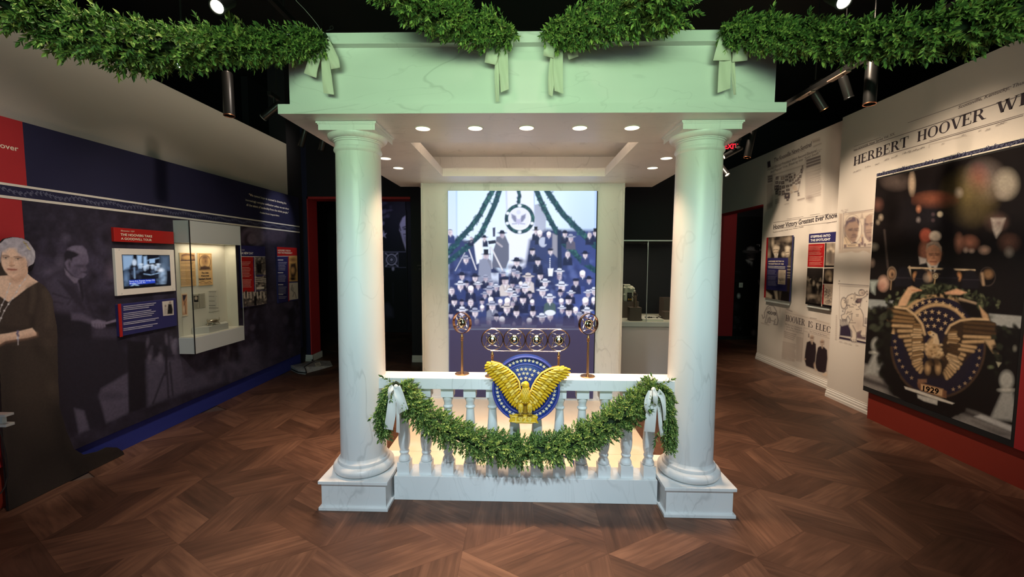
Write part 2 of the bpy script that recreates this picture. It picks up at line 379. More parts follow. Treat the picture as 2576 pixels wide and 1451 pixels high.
# ------------------------------------------------------------------ lettering
def text_mesh(s, bold=0.0, shear=0.0, spacing=1.0, align='LEFT'):
    cu = bpy.data.curves.new('txt', 'FONT'); cu.body = s; cu.size = 1.0; cu.offset = bold; cu.shear = shear; cu.space_character = spacing
    cu.resolution_u = 3; cu.align_x = align; cu.fill_mode = 'FRONT'
    ob = bpy.data.objects.new('txt', cu); COL.objects.link(ob)
    dg = bpy.context.evaluated_depsgraph_get(); dg.update()
    me = bpy.data.meshes.new_from_object(ob.evaluated_get(dg))
    v = np.array([p.co[:] for p in me.vertices]); f = [tuple(p.vertices) for p in me.polygons]
    bpy.data.objects.remove(ob); bpy.data.curves.remove(cu); bpy.data.meshes.remove(me)
    return v, f
# frames: (origin axis index, reading direction, outward normal)
LEFT = (0, np.array([0., 1, 0]), np.array([1., 0, 0]))
RIGHT = (0, np.array([0., -1, 0]), np.array([-1., 0, 0]))
BACK = (1, np.array([1., 0, 0]), np.array([0., -1, 0]))
def place_text(mb, s, frame, plane, a, b, cap, bold=0.0, shear=0.0, spacing=1.0, slope=False):
    """baseline from photo pixel a to pixel b on a wall plane; cap: pixel above a at cap height"""
    ax, rd, nrm = frame
    A = on(ax, plane, *a); B = on(ax, plane, *b); T = on(ax, plane, a[0]+(cap[0]-a[0]), cap[1])
    L = np.dot(B-A, rd); h = T[2]-A[2]
    v, f = text_mesh(s, bold, shear, spacing)
    if len(v) == 0: return
    x0, x1 = v[:, 0].min(), v[:, 0].max()
    sx = L/(x1-x0); sz = h/0.73
    dz = (B[2]-A[2])/max(L, 1e-6) if slope else 0.0
    X = (v[:, 0]-x0)*sx; Zc = v[:, 1]*sz + X*dz
    P = A[None, :]+X[:, None]*rd[None, :]+Zc[:, None]*np.array([0, 0, 1.0])[None, :]+nrm[None, :]*0.0015
    mb.add(P, f)
def text_part(lines, frame, plane, material, parent, name='lettering', **kw):
    mb = MB()
    for l in lines:
        k = dict(kw); 
        if len(l) > 4: k.update(l[4])
        place_text(mb, l[0], frame, plane, l[1], l[2], l[3], **k)
    return part(name, mb, material, parent)

# ------------------------------------------------------------------ flat prints
class Cv:
    """ink canvas over sample points given in photo pixels"""
    def __init__(s, px, py, base):
        s.px = px; s.py = py; s.c = np.tile(srgb(base)[None, :], (len(px), 1)); s.a = np.zeros(len(px)); s.T(0, 0, 1)
    def T(s, ox, oy, k): s.ox, s.oy, s.k = ox, oy, k; return s
    def _p(s, pts): return np.array([(s.ox+x/s.k, s.oy+y/s.k) for x, y in pts])
    def _bb(s, x0, x1, y0, y1): return np.nonzero((s.px >= x0) & (s.px <= x1) & (s.py >= y0) & (s.py <= y1))[0]
    def put(s, i, a, c):
        c = srgb(c); s.c[i] = s.c[i]*(1-a[:, None])+c[None, :]*a[:, None]; s.a[i] = 1-(1-s.a[i])*(1-a)
    def ell(s, x, y, rx, ry, c, soft=1.0, op=1.0, rot=0):
        x, y = s.ox+x/s.k, s.oy+y/s.k; rx, ry = rx/s.k, ry/s.k; R = max(rx, ry)+soft+1
        i = s._bb(x-R, x+R, y-R, y+R)
        if len(i) == 0: return s
        dx, dy = s.px[i]-x, s.py[i]-y
        if rot:
            t = math.radians(rot); dx, dy = dx*math.cos(t)+dy*math.sin(t), -dx*math.sin(t)+dy*math.cos(t)
        d = (np.sqrt((dx/rx)**2+(dy/ry)**2)-1)*min(rx, ry)
        s.put(i, np.clip(0.5-d/soft, 0, 1)*op, c); return s
    def ring(s, x, y, rx, ry, w, c, soft=1.0, op=1.0, a0=None, a1=None):
        x, y = s.ox+x/s.k, s.oy+y/s.k; rx, ry, w = rx/s.k, ry/s.k, w/s.k; R = max(rx, ry)+w+soft
        i = s._bb(x-R, x+R, y-R, y+R)
        if len(i) == 0: return s
        dx, dy = s.px[i]-x, s.py[i]-y
        d = np.abs((np.sqrt((dx/rx)**2+(dy/ry)**2)-1)*min(rx, ry))-w/2
        a = np.clip(0.5-d/soft, 0, 1)*op
        if a0 is not None:
            th = np.degrees(np.arctan2(-dy, dx)); a = a*((th >= a0) & (th <= a1))
        s.put(i, a, c); return s
    def poly(s, pts, c, soft=1.0, op=1.0):
        P = s._p(pts); i = s._bb(P[:, 0].min()-soft, P[:, 0].max()+soft, P[:, 1].min()-soft, P[:, 1].max()+soft)
        if len(i) == 0: return s
        x, y = s.px[i], s.py[i]; ins = np.zeros(len(i), bool); dm = np.full(len(i), 1e9)
        for k in range(len(P)):
            ax, ay = P[k]; bx, by = P[(k+1) % len(P)]
            ex, ey = bx-ax, by-ay; L = ex*ex+ey*ey+1e-12
            t = np.clip(((x-ax)*ex+(y-ay)*ey)/L, 0, 1); dm = np.minimum(dm, (x-ax-t*ex)**2+(y-ay-t*ey)**2)
            if ay != by:
                cr = ((ay > y) != (by > y)) & (x < (bx-ax)*(y-ay)/(by-ay)+ax); ins ^= cr
        d = np.sqrt(dm); d = np.where(ins, -d, d)
        s.put(i, np.clip(0.5-d/soft, 0, 1)*op, c); return s
    def line(s, pts, wd, c, soft=1.0, op=1.0):
        P = s._p(pts); wd = wd/s.k; R = wd+soft
        i = s._bb(P[:, 0].min()-R, P[:, 0].max()+R, P[:, 1].min()-R, P[:, 1].max()+R)
        if len(i) == 0: return s
        x, y = s.px[i], s.py[i]; dm = np.full(len(i), 1e9)
        for k in range(len(P)-1):
            ax, ay = P[k]; ex, ey = P[k+1]-P[k]; L = ex*ex+ey*ey+1e-12
            t = np.clip(((x-ax)*ex+(y-ay)*ey)/L, 0, 1); dm = np.minimum(dm, (x-ax-t*ex)**2+(y-ay-t*ey)**2)
        s.put(i, np.clip(0.5-(np.sqrt(dm)-wd/2)/soft, 0, 1)*op, c); return s
    def grain(s, cell, amp, seed=1, where=None):
        """blotchy print grain: multiplies the ink"""
        i = np.arange(len(s.px)) if where is None else s._bb(*where)
        rg = np.random.RandomState(seed); T = rg.rand(64, 64)
        x, y = s.px[i]/cell, s.py[i]/cell; xi, yi = np.floor(x).astype(int), np.floor(y).astype(int); fx, fy = x-xi, y-yi
        fx, fy = fx*fx*(3-2*fx), fy*fy*(3-2*fy)
        g = lambda a, b: T[a % 64, b % 64]
        v = (g(xi, yi)*(1-fx)+g(xi+1, yi)*fx)*(1-fy)+(g(xi, yi+1)*(1-fx)+g(xi+1, yi+1)*fx)*fy
        s.c[i] *= (1+amp*(v-0.5)*2)[:, None]; return s
    def lines_of_text(s, x0, x1, y0, y1, n, c, slope=0.0, w=None, op=0.8, seed=0, ragged=0.25):
        """body copy too small to read: one broken stroke per line"""
        rg = random.Random(seed)
        for k in range(n):
            y = y0+(y1-y0)*(k+0.5)/n; x = x0; end = x1-(rg.random()*ragged*(x1-x0))
            ww = w or (y1-y0)/n*0.42
            while x < end:
                L = (x1-x0)*(0.03+0.09*rg.random()); e = min(x+L, end)
                s.line([(x, y+slope*(x-x0)), (e, y+slope*(e-x0))], ww, c, soft=0.8, op=op*(0.7+0.3*rg.random())); x = e+(x1-x0)*0.018
        return s

def print_sheet(name, frame, plane, quad, paint, base, step, material, parent, cull=False, lift=0.0015, keep=None):
    """a flat printed sheet on a wall plane. quad: photo pixels TL,TR,BR,BL"""
    ax, rd, nrm = frame; q = np.array(quad, float)
    W = max(np.linalg.norm(q[1]-q[0]), np.linalg.norm(q[2]-q[3])); H = max(np.linalg.norm(q[3]-q[0]), np.linalg.norm(q[2]-q[1]))
    nx, ny = max(2, int(W/step)), max(2, int(H/step))
    # wall rectangle of the sheet
    P4 = [on(ax, plane, *p) for p in q]
    u = [np.dot(p, rd) for p in P4]; u0 = (u[0]+u[3])/2; u1 = (u[1]+u[2])/2; z1 = (P4[0][2]+P4[1][2])/2; z0 = (P4[2][2]+P4[3][2])/2
    # sample evenly along the receding direction as seen, so near and far get the same print resolution
    s = np.linspace(0, 1, nx+1); t = np.linspace(0, 1, ny+1)
    if ax == 0:
        pxs = np.linspace((q[0][0]+q[3][0])/2, (q[1][0]+q[2][0])/2, nx+1); ym = 660.0
        us = np.array([np.dot(on(ax, plane, p, ym), rd) for p in pxs]); us = u0+(us-us[0])/(us[-1]-us[0])*(u1-u0)
    else: us = u0+(u1-u0)*s
    zs = z1+(z0-z1)*t
    UU, ZZ = np.meshgrid(us, zs)
    P = UU.ravel()[:, None]*rd[None, :]+ZZ.ravel()[:, None]*np.array([0, 0, 1.0])[None, :]
    P[:, ax] = plane
    d = P-CAM[None, :]; zc = d@FWD; px = 1288+F*(d@RGT)/zc; py = 725.5-F*(d@UPV)/zc
    cv = Cv(px, py, base); paint(cv)
    P = P+nrm[None, :]*lift
    i, j = np.meshgrid(np.arange(nx), np.arange(ny)); a = (j*(nx+1)+i).ravel()
    faces = np.stack([a, a+1, a+nx+2, a+nx+1], 1)
    faces = faces[P[faces][:, :, 2].min(1) > 0.0008]
    if cull: faces = faces[cv.a[faces].max(1) > 0.03]
    if keep is not None: faces = faces[keep(px[faces].mean(1), py[faces].mean(1))]
    used, inv = np.unique(faces, return_inverse=True); faces = inv.reshape(faces.shape); P = P[used]; c = np.clip(cv.c[used], 0, None)
    org = np.array(ORIGIN.get(root_of(parent).name, (0,0,0))) if parent is not None else np.zeros(3)
    # outward-facing winding
    n = np.cross(P[faces[0][1]]-P[faces[0][0]], P[faces[0][2]]-P[faces[0][1]])
    if np.dot(n, nrm) < 0: faces = faces[:, ::-1]
    me = bpy.data.meshes.new(name); me.from_pydata((P-org).tolist(), [], faces.tolist())
    at = me.color_attributes.new('ink', 'FLOAT_COLOR', 'POINT')
    at.data.foreach_set('color', np.concatenate([c, np.ones((len(c), 1))], 1).astype(np.float32).ravel())
    me.materials.append(material); me.update()
    o = bpy.data.objects.new(name, me); COL.objects.link(o)
    if parent is not None: o.parent = parent
    return o
def wall_rect(frame, plane, quad):
    ax, rd, nrm = frame; P = [on(ax, plane, *p) for p in quad]; u = [np.dot(p, rd) for p in P]
    return (u[0]+u[3])/2, (u[1]+u[2])/2, (P[2][2]+P[3][2])/2, (P[0][2]+P[1][2])/2
def slab(frame, plane, rect, thick):
    """box whose front face lies in the plane"""
    ax, rd, nrm = frame; u0, u1, z0, z1 = rect; mb = MB()
    A = [u0*rd+np.array([0,0,z0]), u1*rd+np.array([0,0,z0]), u1*rd+np.array([0,0,z1]), u0*rd+np.array([0,0,z1])]
    for p in A: p[ax] = plane
    mb.prism(A, -nrm*thick); return mb
def base_of(frame, plane, rect):
    ax, rd, nrm = frame; p = (rect[0]+rect[1])/2*rd+np.array([0, 0, rect[2]]); p[ax] = plane; return tuple(p)

# ================================================================== SETTING
LW, RW, RF = -3.27, 3.62, 3.83          # left graphics face, right near wall, right far wall
fl = struct('floor', MB().box(-6.5, 7.5, -4, 12, -0.12, -0.0085), MT['brown_block'])
# brown parquet: three-way rhombic pattern, each rhombus two planks
def build_planks():
    s = 0.46; gap = 0.00015
    D = [np.array([math.cos(math.radians(a)), math.sin(math.radians(a))]) for a in (90, 210, 330)]
    def strip(k, j, c):
        d, e = D[k]*s, D[(k+1) % 3]*s; o = c+e*j/2
        q = np.array([o, o+d, o+d+e/2, o+e/2]); m_ = q.mean(0)
        return m_+(q-m_)*(1-2*gap/0.2), m_, D[k]
    X0, Y0 = 0.08, 2.43
    allp = []
    for r in range(-9, 18):
        for i in range(-14, 15):
            c = np.array([X0+(i+0.5*(r % 2))*s*math.sqrt(3), Y0+r*1.5*s])
            for k in range(3):
                for j in range(2):
                    q, m_, d = strip(k, j, c)
                    if -3.32 < m_[0] < 4.9 and -3.0 < m_[1] < 11.6: allp.append((q, m_, d, k, j))
    def seen(m_):
        p = np.array([m_[0], m_[1], 0.0])-CAM; zc = p@FWD
        if zc < 0.3: return False
        x = 1288+F*(p@RGT)/zc; y = 725.5-F*(p@UPV)/zc
        if -1.09 < m_[0] < 1.12 and 2.72 < m_[1] < 4.6: return False
        return -120 < x < 2696 and y < 1560
    vis = sorted([a for a in allp if seen(a[1])], key=lambda a: a[1][0]**2+a[1][1]**2)
    near = vis[:300]; nid = {id(a) for a in near}; rest = [a for a in allp if id(a) not in nid]
    c0 = np.zeros(2); data = {}
    for j in range(2):
        q, m_, d = strip(0, j, c0); P = q-m_; mbx = MB()
        mbx.prism([(p[0], p[1], -0.008) for p in P], (0, 0, 0.008))
        me = mesh_data('plank', mbx.v, mbx.f, MT['wood'])
        uvl = me.uv_layers.new(name='UVMap'); co = np.array([v.co[:] for v in me.vertices])
        for lp in me.loops: p = co[lp.vertex_index]; uvl.data[lp.index].uv = (p[1], p[0])
        data[j] = me
    for q, m_, d, k, j in near:
        o = bpy.data.objects.new('plank', data[j]); COL.objects.link(o); o.parent = fl
        o.location = (m_[0], m_[1], 0); o.rotation_euler = (0, 0, math.radians(120*k))
    V = []; Fc = []; UVv = []
    for q, m_, d, k, j in rest:
        b = len(V); n_ = np.array([-d[1], d[0]])
        V += [(p[0], p[1], 0.0) for p in q]+[(p[0], p[1], -0.008) for p in q]
        UVv += [((p-m_)@d, (p-m_)@n_) for p in q]*2
        Fc += [(b, b+1, b+2, b+3)]+[(b+i, b+(i+1) % 4, b+4+(i+1) % 4, b+4+i) for i in range(4)]
    me = mesh_data('planks_beyond', V, Fc, MT['wood']); uvl = me.uv_layers.new(name='UVMap')
    for lp in me.loops: uvl.data[lp.index].uv = UVv[lp.vertex_index]
    o = bpy.data.objects.new('planks_beyond', me); COL.objects.link(o); o.parent = fl; o['kind'] = 'stuff'
build_planks()

struct('ceiling', MB().box(-6.5, 7.5, -4, 12, 4.35, 4.45), MT['black'])
# left wall: beige above, vinyl graphics panel below
wl = struct('wall_left', MB().box(-3.55, -3.36, -3.5, 6.012, 0, 3.212), MT['wall_beige'])
yr = 2.735                                    # red stripe ends here
part('red_panel', MB().box(-3.36, LW, 1.2, yr, 0.276, 2.478), MT['red'], wl)
part('navy_panel', MB().box(-3.36, LW, yr, 6.13, 0.276, 2.478), MT['navy'], wl)
part('kick_panel', MB().box(-3.36, -3.309, yr, 6.13, 0, 0.276), MT['kick_blue'], wl, label='blue recessed kick panel')
part('kick_panel', MB().box(-3.36, -3.309, 1.2, yr, 0, 0.276), MT['kick_red'], wl, label='red recessed kick panel')
part('stripe', MB().box(LW, LW+0.004, 1.2, 6.13, 2.050, 2.065), MT['cream'], wl)
part('stripe', MB().box(LW, LW+0.004, 1.2, 6.13, 1.968, 1.985), MT['cream'], wl)
part('border_band', MB().box(LW, LW+0.0028, 1.2, 6.13, 1.985, 2.050), MT['navy'], wl)
def vine(y0, y1, x, zc, dirn, parent):
    mb = MB(); rg = random.Random(3); y = y0
    def leaf(y, z, a, L):
        c, s_ = math.cos(a), math.sin(a); W_ = L*0.20
        pts = [(0, 0), (L*0.45, W_), (L, 0), (L*0.45, -W_)]
        xo = x+dirn*0.00022*(len(mb.f) % 9); mb.add([(xo, y+(p*c-q*s_), z+(p*s_+q*c)) for p, q in pts], [(0, 1, 2, 3)])
    while y < y1:
        z = zc+0.010*math.sin((y-y0)*26)
        for a in (0.75, -0.75, 0.2, 2.2): leaf(y+rg.uniform(-.004, .004), z, a+rg.uniform(-.2, .2), 0.024)
        y += 0.030
    o = part('vine_border', mb, MT['vine'], parent); o['kind'] = 'stuff'
vine(1.3, 6.12, LW+0.0034, 2.017, 1, wl)
text_part([('over', (0, 371), (46, 378), (0, 357))], LEFT, LW, MT['letter_cream'], wl, bold=0.01)
q5 = zz(590, 460, 2.904)
text_part([('\u201cWe cannot hope to succeed in directing this', q5(104, 93), q5(378, 158), q5(104, 76)),
           ('increasingly complex civilization unless we can draw', q5(80, 130), q5(397, 190), q5(80, 114)),
           ('all the talent of leadership from the whole people.\u201d', q5(86, 166), q5(394, 221), q5(86, 149)),
           ('- President Hoover, Inaugural Address', q5(180, 220), q5(326, 242), q5(180, 208))], LEFT, LW, MT['letter_cream'], wl, bold=0.012)

# right walls
wr = struct('wall_right', MB().box(RW, RW+0.22, -3.5, 4.985, 0, 3.22), MT['wall_white'])
wf = struct('wall_right_far', MB().box(RF, RF+0.14, 4.985, 6.87, 0, 3.28), MT['wall_white'])
part('header', MB().box(RF, RF+0.14, 6.87, 8.5, 2.49, 3.28), MT['wall_white'], wf)
part('red_lintel', MB().box(RF, RF+0.15, 6.885, 8.49, 2.47, 2.492), MT['red'], wf)
def moulding(name, x, y0, y1, h, d):
    """stepped white baseboard against a right-hand wall"""
    mb = MB()
    prof = [(0, 0), (-d, 0), (-d, h*0.30), (-d*0.75, h*0.36), (-d*0.75, h*0.58), (-d*0.5, h*0.64), (-d*0.5, h*0.80), (-d*0.22, h*0.86), (-d*0.22, h), (0, h)]
    mb.prism([(x+a, y0, b) for a, b in prof], (0, y1-y0, 0)); return struct(name, mb, MT['white_trim'])
moulding('baseboard_right', RW, 4.36, 4.985, 0.105, 0.022)
moulding('baseboard_right_far', RF, 4.985, 6.87, 0.105, 0.022)
# back wall with two openings (the room beyond is dark)
wb = struct('wall_back', MB().box(-1.70, 2.35, 6.4, 6.6, 0, 4.35), MT['black_wall'])
part('side_pier', MB().box(-3.6, -3.28, 6.4, 6.6, 0, 4.35), MT['navy'], wb)
part('header', MB().box(-3.28, -1.70, 6.4, 6.6, 2.53, 4.35), MT['black_wall'], wb)
part('wall_sign', MB().box(-1.66, -1.47, 6.392, 6.4, 1.40, 1.56), MT['black'], wb)
text_part([('COOLIDGE', (1049, 669), (1060, 669), (1049, 666)), ('1929', (1053, 678), (1060, 678), (1053, 675))], BACK, 6.39, MT['letter_grey'], wb)
d1 = struct('door_1', MB().box(-3.28, -3.262, 6.38, 6.66, 0.10, 2.53), MT['red'])
part('lintel', MB().box(-3.28, -1.70, 6.38, 6.66, 2.495, 2.53), MT['red'], d1)
def step_base(name, x0, x1, y, h, d):
    mb = MB(); prof = [(0, 0), (-d, 0), (-d, h*0.32), (-d*0.7, h*0.38), (-d*0.7, h*0.62), (-d*0.4, h*0.68), (-d*0.4, h), (0, h)]
    mb.prism([(x0, y+a, b) for a, b in prof], (x1-x0, 0, 0)); return struct(name, mb, MT['white_trim'])
step_base('baseboard_back_left', -3.36, -3.245, 6.38, 0.10, 0.02)
step_base('baseboard_back', -1.70, -0.6, 6.4, 0.105, 0.02)
struct('baseboard_door', MB().box(-3.262, -3.245, 6.36, 6.68, 0, 0.10), MT['white_trim'])
struct('wall_far_left', MB().box(-4.2, -0.6, 9.0, 9.2, 0, 4.35), MT['black_wall'])
struct('wall_far_left_side', MB().box(-4.3, -4.2, 6.5, 9.2, 0, 4.35), MT['black_wall'])
struct('wall_far_middle', MB().box(-0.7, -0.6, 6.6, 9.2, 0, 4.35), MT['black_wall'])
wfr = struct('wall_far_right', MB().box(3.0, 6.5, 8.6, 8.8, 0, 4.35), MT['black_wall'])
struct('trim_2', MB().box(3.84, 4.235, 8.5, 8.6, 0.075, 2.6), MT['red'])
struct('baseboard_far_right', MB().box(3.2, 6.4, 8.52, 8.6, 0, 0.075), MT['black'])
struct('wall_far_right_side', MB().box(6.4, 6.5, 4.9, 8.8, 0, 4.35), MT['black_wall'])
struct('wall_left_end', MB().box(-3.6, -3.36, 6.012, 6.4, 0, 4.35), MT['black_wall'])

# ================================================================== PAVILION
XL, XR, CY = -1.063, 1.113, 2.742
pf = thing('pavilion_floor', 'cream marble platform on the floor inside the white pavilion', 'platform', (0, 3.6, 0))
part('front_slab', MB().box(-1.30, 1.35, 2.845, 3.32, 0, 0.03), MT['marble_floor'], pf)
part('main_slab', MB().box(-1.095, 1.062, 3.322, 4.62, 0, 0.03), MT['marble_floor'], pf)
# round seal graphic set into the platform, mostly hidden by the garland
fs = thing('floor_seal', 'round navy and white floor seal behind the balusters, mostly hidden', 'floor graphic', (0.03, 3.12, 0.03))
mb = MB(); c = np.array([0.03, 3.13]); n = 64
for (r0, r1) in ((0.37, 0.40),):
    P = [(c[0]+r*math.cos(2*math.pi*i/n), c[1]+r*math.sin(2*math.pi*i/n)*0.62, 0.0315) for r in (r0, r1) for i in range(n)]
    mb.add(P, [(i, (i+1) % n, n+(i+1) % n, n+i) for i in range(n)])
part('ring', mb, MT['plaque_navy'], fs)
mb = MB(); mb.box(-0.03, 0.09, 3.27, 3.35, 0.030, 0.0313); part('tile', mb, MT['plaque_navy'], fs)
for sx in (-1, 1):
    mb = MB(); P = [(0.03+sx*0.17, 2.875, 0.0318), (0.03+sx*0.28, 2.875, 0.0318), (0.03+sx*0.26, 2.935, 0.0318), (0.03+sx*0.21, 2.915, 0.0318)]
    mb.prism(P, (0, 0, -0.0014)); part('tile', mb, MT['plaque_navy'], fs)
v, f = text_mesh('SEAL', 0.02); mb = MB(); mb.add([(-0.055+a*0.07+0.03, 3.285+b*0.07, 0.0322) for a, b, _ in v], f); part('lettering', mb, MT['letter_white'], fs)

def column(label, xc):
    t = thing('column', label, 'column', (xc, CY, 0))
    h = 0.222; y0 = CY-0.206; y1 = CY+0.238
    part('skirt', MB().box(xc-h, xc+h, y0, y1, 0, 0.022), MT['marble'], t, bevel=0.003)
    part('pedestal', MB().box(xc-h+0.016, xc+h-0.016, y0+0.016, y1-0.016, 0.022, 0.172), MT['marble'], t)
    part('plinth_slab', MB().box(xc-h, xc+h, y0, y1, 0.172, 0.194), MT['marble'], t, bevel=0.003)
    pr = [(0.150, 0.194), (0.178, 0.194)]
    for k in range(9):
        a = -math.pi/2+math.pi*k/8; pr.append((0.166+0.030*math.cos(a), 0.226+0.030*math.sin(a)))
    pr += [(0.166, 0.257), (0.167, 0.268), (0.164, 0.276), (0.158, 0.279), (0.152, 0.284), (0.1485, 0.30)]
    part('base_moulding', MB().lathe((xc, CY, 0), pr, 56), MT['marble'], t, True)
    pr = [(0.1485, 0.30)]
    for k in range(1, 17):
        u = k/16; pr.append((0.1485-0.0105*u**1.6, 0.30+(2.265-0.30)*u))
    part('shaft', MB().lathe((xc, CY, 0), pr, 56), MT['marble'], t, True)
    pr = [(0.138, 2.262), (0.141, 2.266), (0.147, 2.274), (0.149, 2.281), (0.146, 2.289), (0.146, 2.293), (0.1395, 2.297), (0.1395, 2.322), (0.146, 2.326), (0.146, 2.333), (0.153, 2.335), (0.153, 2.340)]
    for k in range(8):
        a = k/7*math.pi/2; pr.append((0.153+0.030*math.sin(a), 2.370-0.030*math.cos(a)))
    part('capital', MB().lathe((xc, CY, 0), pr, 56), MT['marble'], t, True)
    h = 0.172
    part('abacus', MB().box(xc-h, xc+h, CY-h-0.006, CY+h-0.006, 2.370, 2.402), MT['marble'], t)
    mb = MB(); a, b = h, h+0.010
    for z0, z1, e in ((2.402, 2.408, 0.004), (2.408, 2.419, 0.010)): mb.box(xc-h-e, xc+h+e, CY-h-e-0.006, CY+h+e-0.006, z0, z1)
    part('abacus_fillet', mb, MT['marble'], t)
    return t
column('left white marble column with round shaft on a square pedestal', XL)
column('right white marble column with round shaft on a square pedestal', XR)

# balustrade: plinth, twelve turned balusters and hand rail
bt = thing('balustrade', 'white marble balustrade with turned balusters between the two columns', 'balustrade', (0.025, 2.75, 0))
part('plinth', MB().box(-0.842, 0.892, 2.676, 2.845, 0, 0.163), MT['marble'], bt, bevel=0.002)
part('hand_rail', MB().box(-0.965, 1.015, 2.675, 2.835, 0.752, 0.826), MT['marble'], bt, bevel=0.003)
def baluster(i, x, first=[None]):
    z0, z1, y = 0.163, 0.752, 2.742
    if first[0] is None:
        mb = MB(); mb.box(x-.0405, x+.0405, y-.0405, y+.0405, z0, z0+.078)
        pr = [(.030, .078), (.037, .083), (.0385, .092), (.036, .102), (.030, .112), (.027, .122), (.0275, .130), (.031, .133), (.0325, .140), (.031, .147), (.0275, .150), (.0285, .156), (.034, .175), (.038, .200), (.0395, .228), (.039, .255), (.036, .300), (.032, .350), (.0285, .400), (.026, .440),
              (.026, .446), (.031, .450), (.033, .457), (.031, .464), (.0265, .468), (.0265, .485), (.030, .492), (.030, .498), (.034, .503), (.034, .508), (.0385, .520), (.0385, .528)]
        mb.lathe((x, y, z0), pr, 28)
        mb.box(x-.0405, x+.0405, y-.0405, y+.0405, z0+.528, z1)
        o = part('baluster', mb, MT['marble'], bt, True); first[0] = (o, x)
    else:
        o0, x0 = first[0]; o = o0.copy(); COL.objects.link(o); o.parent = bt; o.location.x += x-x0
for i in range(12): baluster(i, -0.788+i*(0.848+0.788)/11)

# entablature / canopy
cn = thing('canopy', 'white marble entablature and coffered ceiling resting on the two columns', 'canopy', (0.028, 3.6, 2.42))
y0, y1 = 2.43, 4.854; xa, xb = -1.40, 1.456
cx0, cx1, cy0, cy1 = -0.800, 0.806, 3.03, 4.236
mb = MB()
mb.box(xa, xb, y0, cy0, 2.42, 2.474); mb.box(xa, xb, cy1, y1, 2.42, 2.474); mb.box(xa, cx0, cy0, cy1, 2.42, 2.474); mb.box(cx1, xb, cy0, cy1, 2.42, 2.474)
part('cornice', mb, MT['marble_long'], cn)
mb = MB(); mb.box(cx0-0.03, cx1+0.03, cy0-0.03, cy0, 2.474, 2.50); mb.box(cx0-0.03, cx1+0.03, cy1, cy1+0.03, 2.474, 2.50); mb.box(cx0-0.03, cx0, cy0, cy1, 2.474, 2.50); mb.box(cx1, cx1+0.03, cy0, cy1, 2.474, 2.50)
part('coffer_lip', mb, MT['marble'], cn)
mb = MB(); e = 0.13
mb.box(cx0-e, cx1+e, cy0-e, cy1+e, 2.64, 2.66); mb.box(cx0-e, cx1+e, cy1+e, cy1+e+.02, 2.476, 2.66); mb.box(cx0-e, cx1+e, cy0-e-.02, cy0-e, 2.476, 2.66)
mb.box(cx0-e-.02, cx0-e, cy0-e, cy1+e, 2.476, 2.66); mb.box(cx1+e, cx1+e+.02, cy0-e, cy1+e, 2.476, 2.66)
part('coffer', mb, MT['marble'], cn)
fx0, fx1 = -1.352, 1.412; mb = MB()
mb.box(fx0, fx1, 2.47, 2.53, 2.474, 2.81); mb.box(fx0, fx0+.05, 2.53, y1, 2.474, 2.81); mb.box(fx1-.05, fx1, 2.53, y1, 2.474, 2.81); mb.box(fx0+.05, fx1-.05, y1-.06, y1, 2.474, 2.81)
part('frieze', mb, MT['marble_long'], cn)
mb = MB(); mb.box(fx0-.03, fx1+.03, 2.42, y1, 2.798, 2.858)
part('crown', mb, MT['marble_long'], cn, bevel=0.003)
part('rear_soffit', MB().box(-1.19, 1.17, y1, 5.4, 2.42, 2.474), MT['marble'], cn)
# recessed downlights
DL = [(-0.634, 2.705), (-0.302, 2.70), (0.020, 2.697), (0.352, 2.70), (0.676, 2.70), (-1.131, 3.13), (-1.131, 3.49), (-1.131, 3.853), (1.156, 3.13), (1.156, 3.49), (1.156, 3.853)]
ords = ['first', 'second', 'third', 'fourth', 'fifth']
for i, (x, y) in enumerate(DL):
    lab = ('%s from the left of five lit round downlights along the canopy front' % ords[i]) if i < 5 else ('%s round downlight in the %s strip of the canopy ceiling' % (('front', 'middle', 'rear')[(i-5) % 3], 'left' if i < 8 else 'right'))
    t = thing('downlight', lab, 'light', (x, y, 2.42), 'recessed downlights in the pavilion ceiling')
    mb = MB(); mb.torus((x, y, 2.4195), 0.047, 0.0035, (0, 0, 1), 32, 6); part('trim_ring', mb, MT['white_trim'], t, True)
    mb = MB(); mb.lathe((x, y, 2.4165), [(0.0, 0), (0.044, 0), (0.044, 0.003)], 28, caps=False); part('lens', mb, MT['lens'], t)
    lamp_spot('downlight_beam.%02d' % i, (x, y, 2.40), (x, y, 0), (60 if i < 5 else 52), (1.0, 0.68, 0.42), 82, 0.8, 0.04)
# warm cove strip lying behind the front lip of the coffer, lighting its ceiling
lamp_area('coffer_cove_strip', (0.0, cy0-0.06, 2.52), (0.0, cy1-0.2, 2.66), 1.5, 5.0, (1.0, 0.70, 0.44), 0.05)
# screen wall
sw = thing('screen_wall', 'cream marble back wall of the pavilion around the lit display', 'wall', (0, 4.66, 0))
part('wall_slab', MB().box(-1.113, 1.098, 4.634, 4.85, 0, 2.42), MT['marble'], sw)
for xx in (-1.113, 1.076): part('edge_trim', MB().box(xx, xx+0.022, 4.618, 4.634, 0.03, 2.42), MT['marble'], sw)
part('base_strip', MB().box(-1.09, 1.075, 4.62, 4.634, 0.03, 0.052), MT['marble'], sw)

